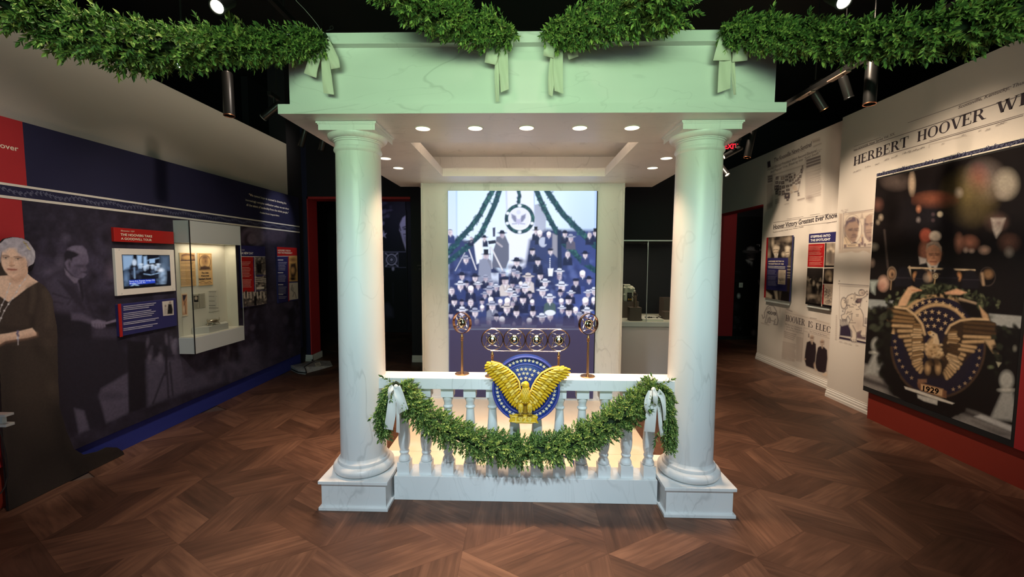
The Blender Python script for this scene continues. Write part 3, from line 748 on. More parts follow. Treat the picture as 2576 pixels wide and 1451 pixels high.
# ================================================================== LIT DISPLAY
ds = thing('display_screen', 'tall lit screen showing a blue-toned crowd photograph with garlands', 'screen', (-0.003, 4.62, 0.25))
part('screen_body', MB().box(-0.813, 0.806, 4.606, 4.632, 0.25, 2.335), MT['black'], ds)
def paint_screen(c):
    c.T(1100, 460, 3.628)
    R = random.Random(11)
    c.poly([(100, 60), (1470, 60), (1470, 1800), (100, 1800)], (200, 224, 250))
    c.poly([(100, 60), (172, 60), (175, 560), (100, 560)], (190, 212, 248), 6); c.line([(176, 70), (178, 540)], 8, (150, 180, 225), 5)
    c.poly([(620, 60), (885, 60), (890, 860), (650, 860)], (214, 222, 244), 4); c.line([(630, 60), (640, 420)], 8, (150, 165, 200), 5)
    c.line([(884, 60), (890, 560)], 6, (120, 150, 200), 3)
    c.poly([(888, 200), (930, 190), (975, 240), (992, 330), (990, 480), (890, 480)], (128, 140, 170), 3)
    c.poly([(1440, 60), (1470, 60), (1470, 700), (1440, 700)], (170, 196, 245), 8)
    c.ell(640, 500, 420, 300, (224, 226, 246), 160, 0.5)
    # dark lower crowd ground
    c.poly([(100, 560), (180, 490), (350, 560), (420, 700), (640, 850), (800, 760), (840, 520), (1000, 420), (1180, 430), (1470, 430), (1470, 1300), (100, 1300)], (50, 60, 106), 10)
    c.poly([(480, 820), (560, 820), (560, 940), (490, 940)], (190, 200, 225), 3)
    for k in range(240):
        c.ell(R.uniform(100, 1460), R.uniform(700, 1260), R.uniform(12, 40), R.uniform(12, 40), R.choice([(30, 36, 70), (40, 48, 92), (64, 78, 130), (96, 110, 165), (34, 40, 76)]), 8, 0.6)
    c.ell(1390, 900, 120, 420, (70, 90, 170), 120, 0.45); c.ell(1330, 1180, 160, 110, (80, 100, 180), 90, 0.45)
    G = (34, 68, 86); G2 = (56, 102, 104); G3 = (24, 48, 72)
    def garl(pts, wd):
        c.line(pts, wd, G, 3)
        for (x0, y0), (x1, y1) in zip(pts, pts[1:]):
            n = int(math.hypot(x1-x0, y1-y0)/7)
            for k in range(n):
                u = k/n; c.ell(x0+(x1-x0)*u+R.uniform(-wd*.5, wd*.5), y0+(y1-y0)*u+R.uniform(-wd*.5, wd*.5), R.uniform(6, 15), R.uniform(5, 10), R.choice([G, G2, G3, G]), 3, 0.9, R.uniform(0, 180))
    garl([(505, 70), (450, 170), (390, 290), (300, 410), (190, 530), (100, 640)], 46)
    garl([(568, 70), (525, 200), (455, 350), (395, 470), (330, 540), (230, 620), (100, 720)], 46)
    garl([(735, 60), (750, 110), (742, 185)], 30)
    garl([(905, 70), (960, 200), (1030, 340), (1085, 440), (1140, 540), (1230, 620), (1330, 720), (1440, 800)], 46)
    garl([(1000, 70), (1080, 190), (1150, 290), (1240, 380), (1340, 480), (1450, 580)], 52)
    c.poly([(1096, 430), (1130, 430), (1140, 900), (1100, 900)], (34, 44, 80), 3)
    # wreath and crest
    c.ell(752, 328, 138, 136, (226, 230, 246), 3); c.ring(752, 328, 120, 120, 34, G, 3)
    for k in range(60):
        a = k/60*6.283; c.ell(752+R.uniform(112, 130)*math.cos(a), 328+R.uniform(112, 130)*math.sin(a), 13, 8, R.choice([G, G2, G3]), 3, 0.9, math.degrees(a)+90)
    for a in (20, 160, 90, 270, 205): c.ell(752+120*math.cos(math.radians(a)), 328+120*math.sin(math.radians(a)), 16, 13, (220, 228, 246), 3)
    c.ell(748, 322, 98, 96, (214, 218, 238), 3); c.ell(742, 268, 20, 20, (196, 202, 226), 3)
    for sx in (-1, 1):
        c.poly([(742+sx*14, 340), (742+sx*26, 300), (742+sx*66, 282), (742+sx*62, 320), (742+sx*40, 352), (742+sx*20, 362)], (122, 126, 158), 4)
        c.line([(742+sx*18, 372), (742+sx*56, 374)], 8, (140, 144, 176), 3)
    c.poly([(720, 330), (764, 330), (764, 360), (742, 384), (720, 360)], (180, 178, 212), 3)
    SK = (226, 214, 222); SK2 = (196, 182, 194); SK3 = (160, 148, 170); NV = (30, 36, 70); NV2 = (48, 60, 110); GY = (120, 124, 146); HL = (206, 212, 230); HG = (150, 156, 182); CM = (196, 188, 190)
    def body(x, y, s_, col):
        c.poly([(x-s_*.45, y+s_*.55), (x+s_*.45, y+s_*.55), (x+s_*1.15, y+s_*1.1), (x+s_*1.3, y+s_*3.0), (x-s_*1.3, y+s_*3.0), (x-s_*1.15, y+s_*1.1)], col, 3)
        c.poly([(x-s_*.22, y+s_*.5), (x+s_*.22, y+s_*.5), (x+s_*.03, y+s_*1.35)], (226, 232, 248), 2)
    def head(x, y, s_=30, hat='dark', coat=NV, sk=SK, bd=True):
        if bd: body(x, y, s_, coat); c.line([(x-s_*.5, y+s_*.8), (x-s_*.1, y+s_*1.9)], 3, (70, 78, 116), 3, .6); c.line([(x+s_*.5, y+s_*.8), (x+s_*.1, y+s_*1.9)], 3, (70, 78, 116), 3, .6)
        c.ell(x, y+2, s_*.62, s_*.8, sk, 2.5); c.ell(x+s_*.28, y+6, s_*.30, s_*.55, SK3, 6, 0.5)
        dx = R.uniform(-.2, .2)*s_; c.ell(x-dx*1.6, y+4, s_*.26, s_*.6, (246, 240, 248), 6, 0.45)
        c.ell(x+dx, y-s_*.05, s_*.40, s_*.13, (110, 98, 124), 4, .75); c.ell(x+dx, y+s_*.16, s_*.09, s_*.2, (150, 130, 146), 4, .6); c.ell(x+dx, y+s_*.42, s_*.2, s_*.07, (126, 104, 126), 3, .7); c.ell(x, y+s_*.62, s_*.36, s_*.16, SK3, 5, .5)
        if hat == 'bare': c.poly([(x-s_*.62, y-s_*.3), (x-s_*.5, y-s_*.7), (x, y-s_*.85), (x+s_*.5, y-s_*.7), (x+s_*.62, y-s_*.3), (x+s_*.4, y-s_*.5), (x-s_*.4, y-s_*.5)], GY, 2)
        elif hat == 'bald': c.ell(x, y-s_*.3, s_*.62, s_*.55, (238, 236, 246), 3)
        elif hat == 'cap':
            c.ell(x, y-s_*.62, s_*.85, s_*.34, NV, 2); c.line([(x-s_*.6, y-s_*.36), (x+s_*.6, y-s_*.36)], s_*.2, (22, 26, 50), 2)
        elif hat == 'top':
            c.poly([(x-s_*.55, y-s_*1.5), (x+s_*.55, y-s_*1.5), (x+s_*.5, y-s_*.4), (x-s_*.5, y-s_*.4)], (26, 28, 52), 2); c.ell(x, y-s_*.38, s_*.95, s_*.16, (26, 28, 52), 2)
        else:
            hc, bc = {'dark': (NV, (22, 26, 50)), 'light': (HL, (60, 64, 98)), 'grey': (HG, (70, 74, 108)), 'tan': (CM, (90, 84, 104))}[hat]
            c.ell(x, y-s_*.42, s_*1.15, s_*.26, hc, 2); c.poly([(x-s_*.62, y-s_*.42), (x-s_*.56, y-s_*1.05), (x-s_*.1, y-s_*1.2), (x+s_*.5, y-s_*1.05), (x+s_*.62, y-s_*.42)], hc, 2)
            c.poly([(x-s_*.62, y-s_*.42), (x-s_*.61, y-s_*.64), (x+s_*.61, y-s_*.64), (x+s_*.62, y-s_*.42)], bc, 2)
    # camera operator with tripod, upper left
    head(118, 450, 34, 'bare', NV2); head(430, 505, 26, 'dark', NV); head(310, 510, 22, 'bare', NV)
    c.poly([(540, 490), (620, 480), (655, 560), (655, 700), (625, 780), (500, 770), (510, 620), (530, 560)], (96, 100, 124), 3)
    head(592, 470, 34, 'dark', GY, SK3, False); c.poly([(462, 530), (530, 520), (540, 550), (470, 560)], (34, 38, 66), 2); c.poly([(505, 410), (530, 405), (528, 490), (508, 490)], (60, 64, 96), 2)
    c.line([(545, 545), (590, 580)], 16, (170, 164, 178), 3); c.line([(490, 585), (615, 835)], 14, (206, 204, 214), 2); c.line([(480, 590), (500, 780)], 9, (180, 180, 196), 2)
    c.line([(250, 540), (320, 525)], 14, (60, 66, 96), 3); c.line([(290, 610), (355, 790)], 12, (196, 196, 210), 2); c.line([(250, 640), (165, 800)], 10, (160, 164, 184), 2)
    c.poly([(335, 560), (400, 500), (415, 520), (412, 720), (360, 740)], (222, 228, 246), 4)
    # upper right group
    head(900, 440, 28, 'top', NV); head(935, 460, 34, 'bald', NV); c.ell(965, 540, 38, 46, (176, 184, 208), 3); head(1018, 470, 30, 'bald', NV2); c.poly([(1050, 460), (1095, 480), (1095, 680), (1050, 640)], (140, 140, 158), 4)
    head(1165, 465, 30, 'dark'); head(1218, 505, 34, 'grey', (90, 86, 108), SK2); head(1390, 475, 30, 'bare'); head(1440, 455, 28, 'top')
    head(1032, 625, 30, 'cap', NV2); [c.ell(1028, 690+k*17, 5, 5, (220, 226, 245), 2) for k in range(6)]
    head(868, 625, 32, 'cap', NV); head(1190, 650, 34, 'bare', NV); head(1350, 655, 32, 'dark', NV2); head(918, 715, 36, 'dark', NV)
    c.poly([(1010, 780), (1060, 780), (1050, 850), (1015, 850)], (226, 232, 248), 3)
    head(262, 700, 36, 'grey', NV2); head(445, 665, 40, 'top', GY, SK2); c.poly([(385, 700), (450, 690), (490, 780), (495, 920), (440, 930), (370, 900)], (130, 136, 162), 3)
    head(725, 725, 40, 'dark', NV); head(1115, 820, 36, 'light', NV2); head(1325, 830, 38, 'bald', NV2); head(700, 820, 32, 'grey', NV, SK2)
    rest = [(830, 870, 38, 'tan', CM), (940, 845, 32, 'dark', NV), (985, 915, 32, 'light', NV2), (1265, 905, 32, 'cap', NV), (1135, 950, 40, 'light', NV2), (225, 850, 30, 'dark', NV2), (345, 865, 32, 'dark', NV),
            (212, 940, 36, 'light', NV2), (620, 895, 40, 'cap', CM), (800, 965, 36, 'light', NV), (475, 985, 36, 'grey', NV), (305, 970, 34, 'bald', NV), (132, 985, 34, 'bare', NV), (960, 995, 38, 'light', NV2), (1432, 990, 30, 'light', NV2),
            (665, 1005, 34, 'light', NV2), (782, 1060, 38, 'dark', NV), (1027, 1060, 38, 'light', (70, 90, 96)), (1198, 1070, 36, 'dark', NV), (1352, 1080, 38, 'bald', NV), (155, 1080, 34, 'dark', NV), (305, 1090, 34, 'bare', NV), (1428, 1070, 28, 'bald', NV), (640, 1080, 34, 'bald', NV2), (488, 1070, 30, 'bald', NV),
            (502, 1125, 38, 'grey', GY), (635, 1150, 40, 'tan', NV), (228, 1175, 36, 'light', NV), (345, 1185, 36, 'grey', NV2), (722, 1180, 36, 'top', NV), (872, 1180, 34, 'top', NV), (1200, 1175, 38, 'top', NV), (1262, 1160, 30, 'bald', NV2), (1368, 1180, 36, 'light', NV2), (1030, 1215, 36, 'cap', NV2), (955, 1235, 36, 'light', NV2),
            (540, 1225, 28, 'dark', NV), (1300, 1215, 30, 'grey', NV2)]
    fill = []
    for k in range(70):
        x = R.uniform(110, 1450); y = R.uniform(830, 1230)
        if min(math.hypot(x-a[0], y-a[1]) for a in rest+fill+[(0, 0)]) > 52: fill.append((x, y, R.uniform(26, 33), R.choice(['dark', 'grey', 'bare', 'light', 'bald']), R.choice([NV, NV2]), SK3))
    allh = sorted(fill+[(x, y, s_*1.14, h_, k_, R.choice([SK, SK, SK2])) for x, y, s_, h_, k_ in rest], key=lambda a: a[1])
    for x, y, s_, h_, k_, sk_ in allh: head(x, y, s_, h_, k_, sk_)
    c.ell(1030, 1185, 48, 26, (214, 220, 238), 2)
    for x, y, s_ in ((470, 1270, 32), (590, 1255, 42), (840, 1262, 36), (360, 1265, 32), (700, 1290, 24), (790, 1290, 24), (1300, 1230, 30)): head(x, y, s_, 'bald' if s_ > 35 else 'bare', NV, SK3, False)
    # lower part fades to plain purple
    for k in range(26):
        y = 1215+k*4.2; c.poly([(90, y), (1480, y), (1480, 1330), (90, 1330)], (64, 60, 92), 3, 0.10)
    c.poly([(90, 1318), (1480, 1318), (1480, 2600), (90, 2600)], (62, 56, 84), 14)
    c.poly([(90, 1560), (1480, 1560), (1480, 2600), (90, 2600)], (56, 49, 70), 160)
print_sheet('screen_image', BACK, 4.605, [(1128, 480), (1502.5, 480), (1491, 1000), (1128, 1000)], paint_screen, (66, 62, 96), 1.25, MT['screen'], ds)

# ================================================================== SEAL
SY = 2.60
def sp(x, y, dy=0.0):            # seal drawing point -> metres on the seal plane
    p = on(1, SY, 1100+x/4.534, 760+y/4.534); p[1] = SY+dy; return p
se = thing('eagle_seal', 'round blue seal with gold eagle and 1929 banner hung on the balustrade', 'seal', tuple(sp(1010, 990, 0.07)))
cen = sp(1012, 1000); rad = 0.5*(sp(1400, 1000)-sp(618, 1000))[0]
mb = MB(); mb.lathe((cen[0], SY+0.065, cen[2]), [(rad, 0), (rad, 0.045), (rad*0.985, 0.052), (rad*0.95, 0.052), (rad*0.935, 0.040), (0.0, 0.040)], 96, (0, -1, 0)); part('disc', mb, MT['seal_blue'], se, True)
mb = MB(); mb.torus((cen[0], SY+0.012, cen[2]), rad*0.965, 0.007, (0, 1, 0), 96, 8); part('rim', mb, MT['seal_rim'], se, True)
mb = MB(); mb.torus((cen[0], SY+0.022, cen[2]), rad*0.74, 0.006, (0, 1, 0), 96, 8); part('inner_ring', mb, MT['seal_rim'], se, True)
mb = MB(); mb.lathe((cen[0], SY+0.026, cen[2]), [(rad*0.715, 0), (rad*0.715, 0.004), (rad*0.70, 0.006), (0, 0.006)], 80, (0, -1, 0)); part('inner_disc', mb, MT['seal_blue'], se, True)
def star5(mb, c, r, y, tilt=0.0):
    P = []
    for i in range(10):
        a = math.pi/2+i*math.pi/5+tilt; q = r if i % 2 == 0 else r*0.42; P.append((c[0]+q*math.cos(a), y, c[2]+q*math.sin(a)))
    mb.prism(P, (0, -0.004, 0))
STARS = [(a, 0.845) for a in range(-180, 180, 360//45)]
for k in range(45):
    a = 2*math.pi*k/45+0.07; mb = MB(); star5(mb, (cen[0]+rad*0.848*math.cos(a), 0, cen[2]+rad*0.848*math.sin(a)), rad*0.058, SY+0.0245, 0); part('star', mb, MT['star'], se)
for x, y in ((915, 782), (962, 772), (1010, 770), (1060, 775), (1108, 792), (1155, 815), (935, 832), (985, 820), (1028, 822), (1084, 838), (955, 880), (1010, 872), (1055, 885)):
    mb = MB(); star5(mb, sp(x, y), rad*0.060, SY+0.0195); part('star', mb, MT['star'], se)
def feather(mb, root, tip, wdt, y, lift=0.006):
    """one carved feather: ridged, round-tipped"""
    a = np.array(sp(*root)); b = np.array(sp(*tip)); d = b-a; L = np.linalg.norm(d); d /= L; n = np.array([-d[2], 0, d[0]]); W_ = wdt/4.534*SY/F
    prof = [(0, .55), (.35, .95), (.75, 1.0), (.92, .72), (1.0, .12)]
    P = []
    for u, k in prof:
        c_ = a+d*L*u
        P += [c_-n*W_*k*.5+np.array([0, y, 0]), c_+np.array([0, y-lift*(0.5+0.5*k), 0]), c_+n*W_*k*.5+np.array([0, y, 0]), c_+np.array([0, y+0.006, 0])]
    Fs = []
    for i in range(len(prof)-1):
        for k in range(4): Fs.append((i*4+k, i*4+(k+1) % 4, (i+1)*4+(k+1) % 4, (i+1)*4+k))
    Fs += [(3, 2, 1, 0), tuple(range((len(prof)-1)*4, len(prof)*4))]
    mb.add(P, Fs)
def lerp(a, b, u): return (a[0]+(b[0]-a[0])*u, a[1]+(b[1]-a[1])*u)
def path(pts, u):
    L = [0]
    for p, q in zip(pts, pts[1:]): L.append(L[-1]+math.hypot(q[0]-p[0], q[1]-p[1]))
    t = u*L[-1]
    for i in range(len(pts)-1):
        if t <= L[i+1] or i == len(pts)-2: return lerp(pts[i], pts[i+1], (t-L[i])/(L[i+1]-L[i]))
def wing(lead, tips, inner, name, n1, n2, n3):
    wg = None
    mb = MB(); P = [sp(x, y, -0.002) for x, y in lead+tips[::-1]]; 
    bk = MB(); bk.prism([sp(x*1.0, y, 0.006) for x, y in lead+[lerp(t, (1010, 1050), .10) for t in tips]], (0, 0.016, 0))
    wg = part(name, bk, MT['eagle_dark'], se)
    for k in range(n1):
        u = k/(n1-1); tip = path(tips, u); root = path(lead[::-1] if False else inner, u); m_ = MB(); feather(m_, lerp(root, tip, 0.30), tip, 36, -0.004-0.004*(k % 2), 0.009); part('feather', m_, MT['eagle'], wg, True)
    for k in range(n2):
        u = (k+0.5)/n2; tip = path(tips, u); root = path(inner, u); m_ = MB(); feather(m_, lerp(root, tip, 0.06), lerp(root, tip, 0.62), 33, -0.013-0.003*(k % 2), 0.009); part('feather', m_, MT['eagle_light'] if k % 3 else MT['eagle'], wg, True)
    for k in range(n3):
        u = (k+0.5)/n3; tip = path(tips, u); root = path(inner, u); m_ = MB(); feather(m_, lerp(root, tip, -0.04), lerp(root, tip, 0.34), 29, -0.021-0.003*(k % 2), 0.010); part('feather', m_, MT['eagle_light'] if k % 2 else MT['eagle'], wg, True)
    m_ = MB(); m_.tube([sp(x, y, -0.018) for x, y in lead], [0.006]*len(lead), 8); part('leading_edge', m_, MT['eagle_light'], wg, True)
wing([(945, 990), (935, 900), (880, 815), (800, 745), (710, 695), (615, 672)],
     [(560, 690), (532, 735), (545, 785), (590, 845), (640, 900), (690, 960), (730, 1020), (770, 1080), (805, 1130), (850, 1180), (905, 1215)],
     [(640, 690), (720, 715), (790, 755), (850, 800), (890, 860), (915, 930), (930, 980), (945, 1030), (955, 1060), (965, 1090), (975, 1110)], 'wing', 20, 19, 18)
wing([(1065, 1010), (1090, 940), (1130, 870), (1190, 800), (1280, 750), (1390, 730)],
     [(1450, 735), (1525, 765), (1515, 825), (1470, 870), (1400, 905), (1355, 975), (1310, 1030), (1265, 1090), (1225, 1140), (1180, 1190), (1110, 1235)],
     [(1370, 745), (1290, 775), (1220, 810), (1170, 855), (1125, 910), (1100, 960), (1085, 1000), (1075, 1040), (1065, 1070), (1055, 1095), (1050, 1120)], 'wing', 20, 19, 18)
def lump(mb, x, y, rx, ry, dy, depth, n=20):
    c = sp(x, y, dy); k = SY/F/4.534; mb.ball(c, 1.0, n, 12, (rx*k, depth, ry*k)); return mb
bd = part('body', lump(MB(), 1005, 1060, 68, 100, -0.012, 0.030), MT['eagle'], se, True)
R2 = random.Random(5)
for r_ in range(7):
    for k in range(5):
        x = 1005+(k-2)*24+(12 if r_ % 2 else 0); y = 975+r_*24
        if abs(x-1005) < 62-abs(y-1050)*0.25:
            m_ = MB(); feather(m_, (x, y-14), (x+R2.uniform(-3, 3), y+18), 24, -0.034-0.004*math.cos((x-1005)/50)+0.02*((x-1005)/62.0)**2+(0.008 if y > 1090 else 0), 0.006); part('breast_feather', m_, MT['eagle_light'], bd, True)
mb = MB(); lump(mb, 1008, 935, 42, 48, -0.02, 0.022); lump(mb, 1010, 975, 46, 44, -0.018, 0.022); hd = part('head', mb, MT['eagle'], se, True)
mb = MB(); mb.tube([sp(985, 905, -0.030), sp(968, 912, -0.034), sp(963, 930, -0.034), sp(970, 942, -0.032)], [0.009, 0.007, 0.005, 0.001], 8); part('beak', mb, MT['eagle_light'], hd, True)
mb = MB(); lump(mb, 1000, 918, 5, 5, -0.040, 0.004, 8); part('eye', mb, MT['eagle_dark'], hd, True)
mb = MB(); mb.prism([sp(x, y, 0.0) for x, y in ((965, 1120), (1045, 1120), (1035, 1230), (1030, 1270), (975, 1270), (972, 1230))], (0, 0.012, 0)); part('tail', mb, MT['eagle_dark'], se)
for sx, x in ((-1, 950), (1, 1055)):
    mb = MB(); lump(mb, x, 1190, 38, 62, -0.014, 0.022); lg = part('leg', mb, MT['eagle'], se, True)
    for r_ in range(4):
        for k in range(2):
            m_ = MB(); feather(m_, (x-12+k*24, 1150+r_*20), (x-10+k*20, 1185+r_*20), 26, -0.033+0.002*r_, 0.006); part('leg_feather', m_, MT['eagle_light'], lg, True)
    mb = MB()
    for k in (-1, 0, 1): mb.tube([sp(x, 1245, -0.016), sp(x+k*22, 1268, -0.026), sp(x+k*28, 1290, -0.020)], [0.006, 0.005, 0.002], 6)
    part('talon', mb, MT['eagle_dark'], lg, True)
bn = part('banner', MB().prism([sp(x, y, -0.006) for x, y in ((818, 1282), (870, 1290), (885, 1275), (960, 1280), (1070, 1285), (1118, 1290), (1150, 1310), (1135, 1335), (1155, 1382), (1110, 1372), (1090, 1382), (905, 1378), (870, 1370), (818, 1360), (835, 1320))], (0, 0.018, 0)), MT['eagle'], se, bevel=0.002)
mb = MB(); mb.tube([sp(x, y, -0.008) for x, y in ((850, 1300), (1120, 1306), (1122, 1366), (852, 1360), (850, 1300))], 0.0025, 6); part('border', mb, MT['eagle_light'], bn)
v, f = text_mesh('1929', 0.03, 0, 1.05); x0, x1 = v[:, 0].min(), v[:, 0].max(); a = sp(888, 1362, -0.0105); b = sp(1075, 1362, -0.0105); hgt = (sp(888, 1302)-a)[2]/0.73
mb = MB(); sc = (b[0]-a[0])/(x1-x0)
for fc in f: mb.prism([(a[0]+(v[i, 0]-x0)*sc, a[1], a[2]+v[i, 1]*hgt) for i in fc], (0, 0.006, 0))
part('numerals', mb, MT['eagle_light'], bn)
for x in (930, 1090): pass
part('hanger', MB().box(cen[0]-0.03, cen[0]+0.03, 2.658, 2.676, 0.775, 0.81), MT['black_metal'], se)

# ================================================================== MICROPHONES
def capsule(parent, c, ax, R, name='capsule'):
    """sprung capsule: polished bowl, knob and eight sprung links to the ring"""
    ax = np.array(ax, float); ax /= np.linalg.norm(ax); sx = np.cross(ax, (0, 0, 1)); sx /= np.linalg.norm(sx); up = np.array([0, 0, 1.0]); c = np.array(c, float); r = R*0.42
    mb = MB(); mb.lathe(c-ax*r*0.5, [(0.001, 0), (r*.6, .004), (r*.95, r*.35), (r, r*.55), (r*1.06, r*.62), (r*1.06, r*.75), (r*.95, r*.8)], 28, ax, False); cp = part(name, mb, MT['gold'], parent, True)
    mb = MB(); mb.lathe(c+ax*r*0.25, [(r*.95, 0), (r*.86, r*.22), (r*.62, r*.38), (r*.40, r*.44), (0.0005, r*.45)], 28, ax, False); part('face', mb, MT['chrome'], cp, True)
    mb = MB(); mb.ball(c+ax*r*0.75, r*.26, 14, 8); part('knob', mb, MT['rose'], cp, True)
    mb = MB()
    for k in range(8):
        a = 2*math.pi*k/8; p = c+ax*r*0.56+r*.72*(math.cos(a)*sx+math.sin(a)*up); mb.ball(p, r*.10, 8, 5)
    part('bolt_ring', mb, MT['gold'], cp, True)
    for (ca, cb) in ((45, (0, 90)), (135, (90, 180)), (225, (180, 270)), (315, (270, 360))):
        p0 = c+R*0.96*(math.cos(math.radians(ca))*sx+math.sin(math.radians(ca))*up)
        for e in cb:
            p1 = c+r*1.12*(math.cos(math.radians(e))*sx+math.sin(math.radians(e))*up); d = p1-p0; mb = MB()
            mb.tube([p0+d*u for u in (0, .3, .36, .72, .78, 1)], [R*.022, R*.022, R*.055, R*.055, R*.022, R*.022], 6); part('spring', mb, MT['spring'], parent, True)
    return cp
def stand(parent, x, y, ztop, zb=0.826, rb=0.048):
    mb = MB(); mb.lathe((x, y, zb), [(rb, 0), (rb, .004), (rb*.96, .006), (0.012, .007), (0.012, .0075)], 40); b = part('base', mb, MT['brass'], parent, True)
    mb = MB()
    for s_ in (-1, 1): mb.ball((x+s_*rb*.62, y-.008, zb+.007), .0035, 8, 5)
    part('screw', mb, MT['brass'], b, True)
    h = ztop-zb
    mb = MB(); mb.lathe((x, y, zb+.006), [(.011, 0), (.0085, .012), (.0075, .03), (.0072, h-.065), (.0068, h-.05)], 20); part('pole', mb, MT['brass'], parent, True)
    mb = MB(); mb.lathe((x, y, ztop-.05), [(.0075, 0), (.0095, .003), (.0095, .010), (.0078, .012), (.0078, .018), (.0100, .021), (.0100, .027), (.0085, .030), (.0075, .036), (.004, .046), (.0025, .05)], 20); part('finial', mb, MT['brass'], parent, True)
def single_mic(label, bpx, ring_px, ring_hw, yaw):
    b = on(2, 0.826, *bpx); y = b[1]; rc = at_depth(ring_px[0], ring_px[1], y); R = ring_hw*y/F
    t = thing('microphone', label, 'microphone', (b[0], y, 0.826))
    ax = np.array([math.sin(yaw), -math.cos(yaw), 0]); c = np.array([b[0], y, rc[2]])
    mb = MB(); mb.lathe(c-ax*.011, [(R, 0), (R, .022), (R-.0045, .022), (R-.0045, 0), (R, 0)], 56, ax, False); part('ring', mb, MT['rose'], t, True)
    capsule(t, c, ax, R)
    stand(t, b[0], y, c[2]-R+.002)
single_mic('single ring microphone on a bronze stand at left of the rail', (1162.5, 940), (1163.3, 811.5), 27.4, -0.50)
single_mic('single ring microphone on a bronze stand at right of the rail', (1478, 946.5), (1479, 814.5), 27.2, 0.42)
ma = thing('microphone_array', 'bronze rack of four ring microphones on two poles behind the eagle seal', 'microphone', (0.06, 2.735, 0.826))
ym = 2.735; cs = []
for px, py in ((1238.5, 853.8), (1294, 854.4), (1349.9, 855.4), (1406, 856.0)): cs.append(at_depth(px, py, ym))
zc_ = sum(c[2] for c in cs)/4; Rm = 27.3*ym/F
for c in cs:
    c = np.array([c[0], ym, zc_]); mb = MB(); mb.torus(c, Rm, 0.0038, (0, 1, 0), 56, 8); rg = part('ring', mb, MT['rose'], ma, True); capsule(ma, c, (0, -1, 0), Rm)
for s_ in (-1, 1): mb = MB(); mb.tube([(cs[0][0]-.01, ym, zc_+s_*(Rm+.004)), (cs[3][0]+.012, ym, zc_+s_*(Rm+.004))], 0.0032, 8); part('bar', mb, MT['rose'], ma, True)
for c in (cs[0], cs[3]): stand(ma, c[0], ym, zc_-Rm-.004)

# ================================================================== GARLANDS
def sprig_mesh(seed, L=0.085, nl=11, big=1.0):
    rg = random.Random(seed); mb = MB()
    def leaf(p, d, up, l, w_):
        d = d/np.linalg.norm(d); sd = np.cross(d, up); sd /= np.linalg.norm(sd)+1e-9; n = np.cross(sd, d)
        q = lambda u, v_, h: p+d*l*u+sd*w_*v_+n*(w_*h-l*.14*u*u)
        mb.add([q(0, 0, 0), q(.28, 1, .35), q(.64, .82, .30), q(1, 0, 0), q(.64, -.82, .30), q(.28, -1, .35), q(.32, 0, -.1), q(.66, 0, -.1)],
               [(0, 6, 1), (0, 5, 6), (1, 6, 7, 2), (5, 4, 7, 6), (2, 7, 3), (4, 3, 7)])
    for k in range(nl):
        u = (k+0.6)/nl; p = np.array([0, 0, L*u*.8]); a = k*2.4+rg.uniform(-.3, .3); sp_ = 0.95-0.55*u
        d = np.array([math.cos(a)*sp_, math.sin(a)*sp_, 0.75]); l = big*(0.030-0.008*u)*rg.uniform(.85, 1.15)
        leaf(p, d, np.array([0, 0, 1.0]) if abs(d[2]) < .98 else np.array([1.0, 0, 0]), l, l*.20)
    leaf(np.array([0, 0, L*.8]), np.array([.1, .05, 1.0]), np.array([1.0, 0, 0]), big*.026, big*.0058)
    return np.array(mb.v), mb.f
SPR = [sprig_mesh(i) for i in range(6)]
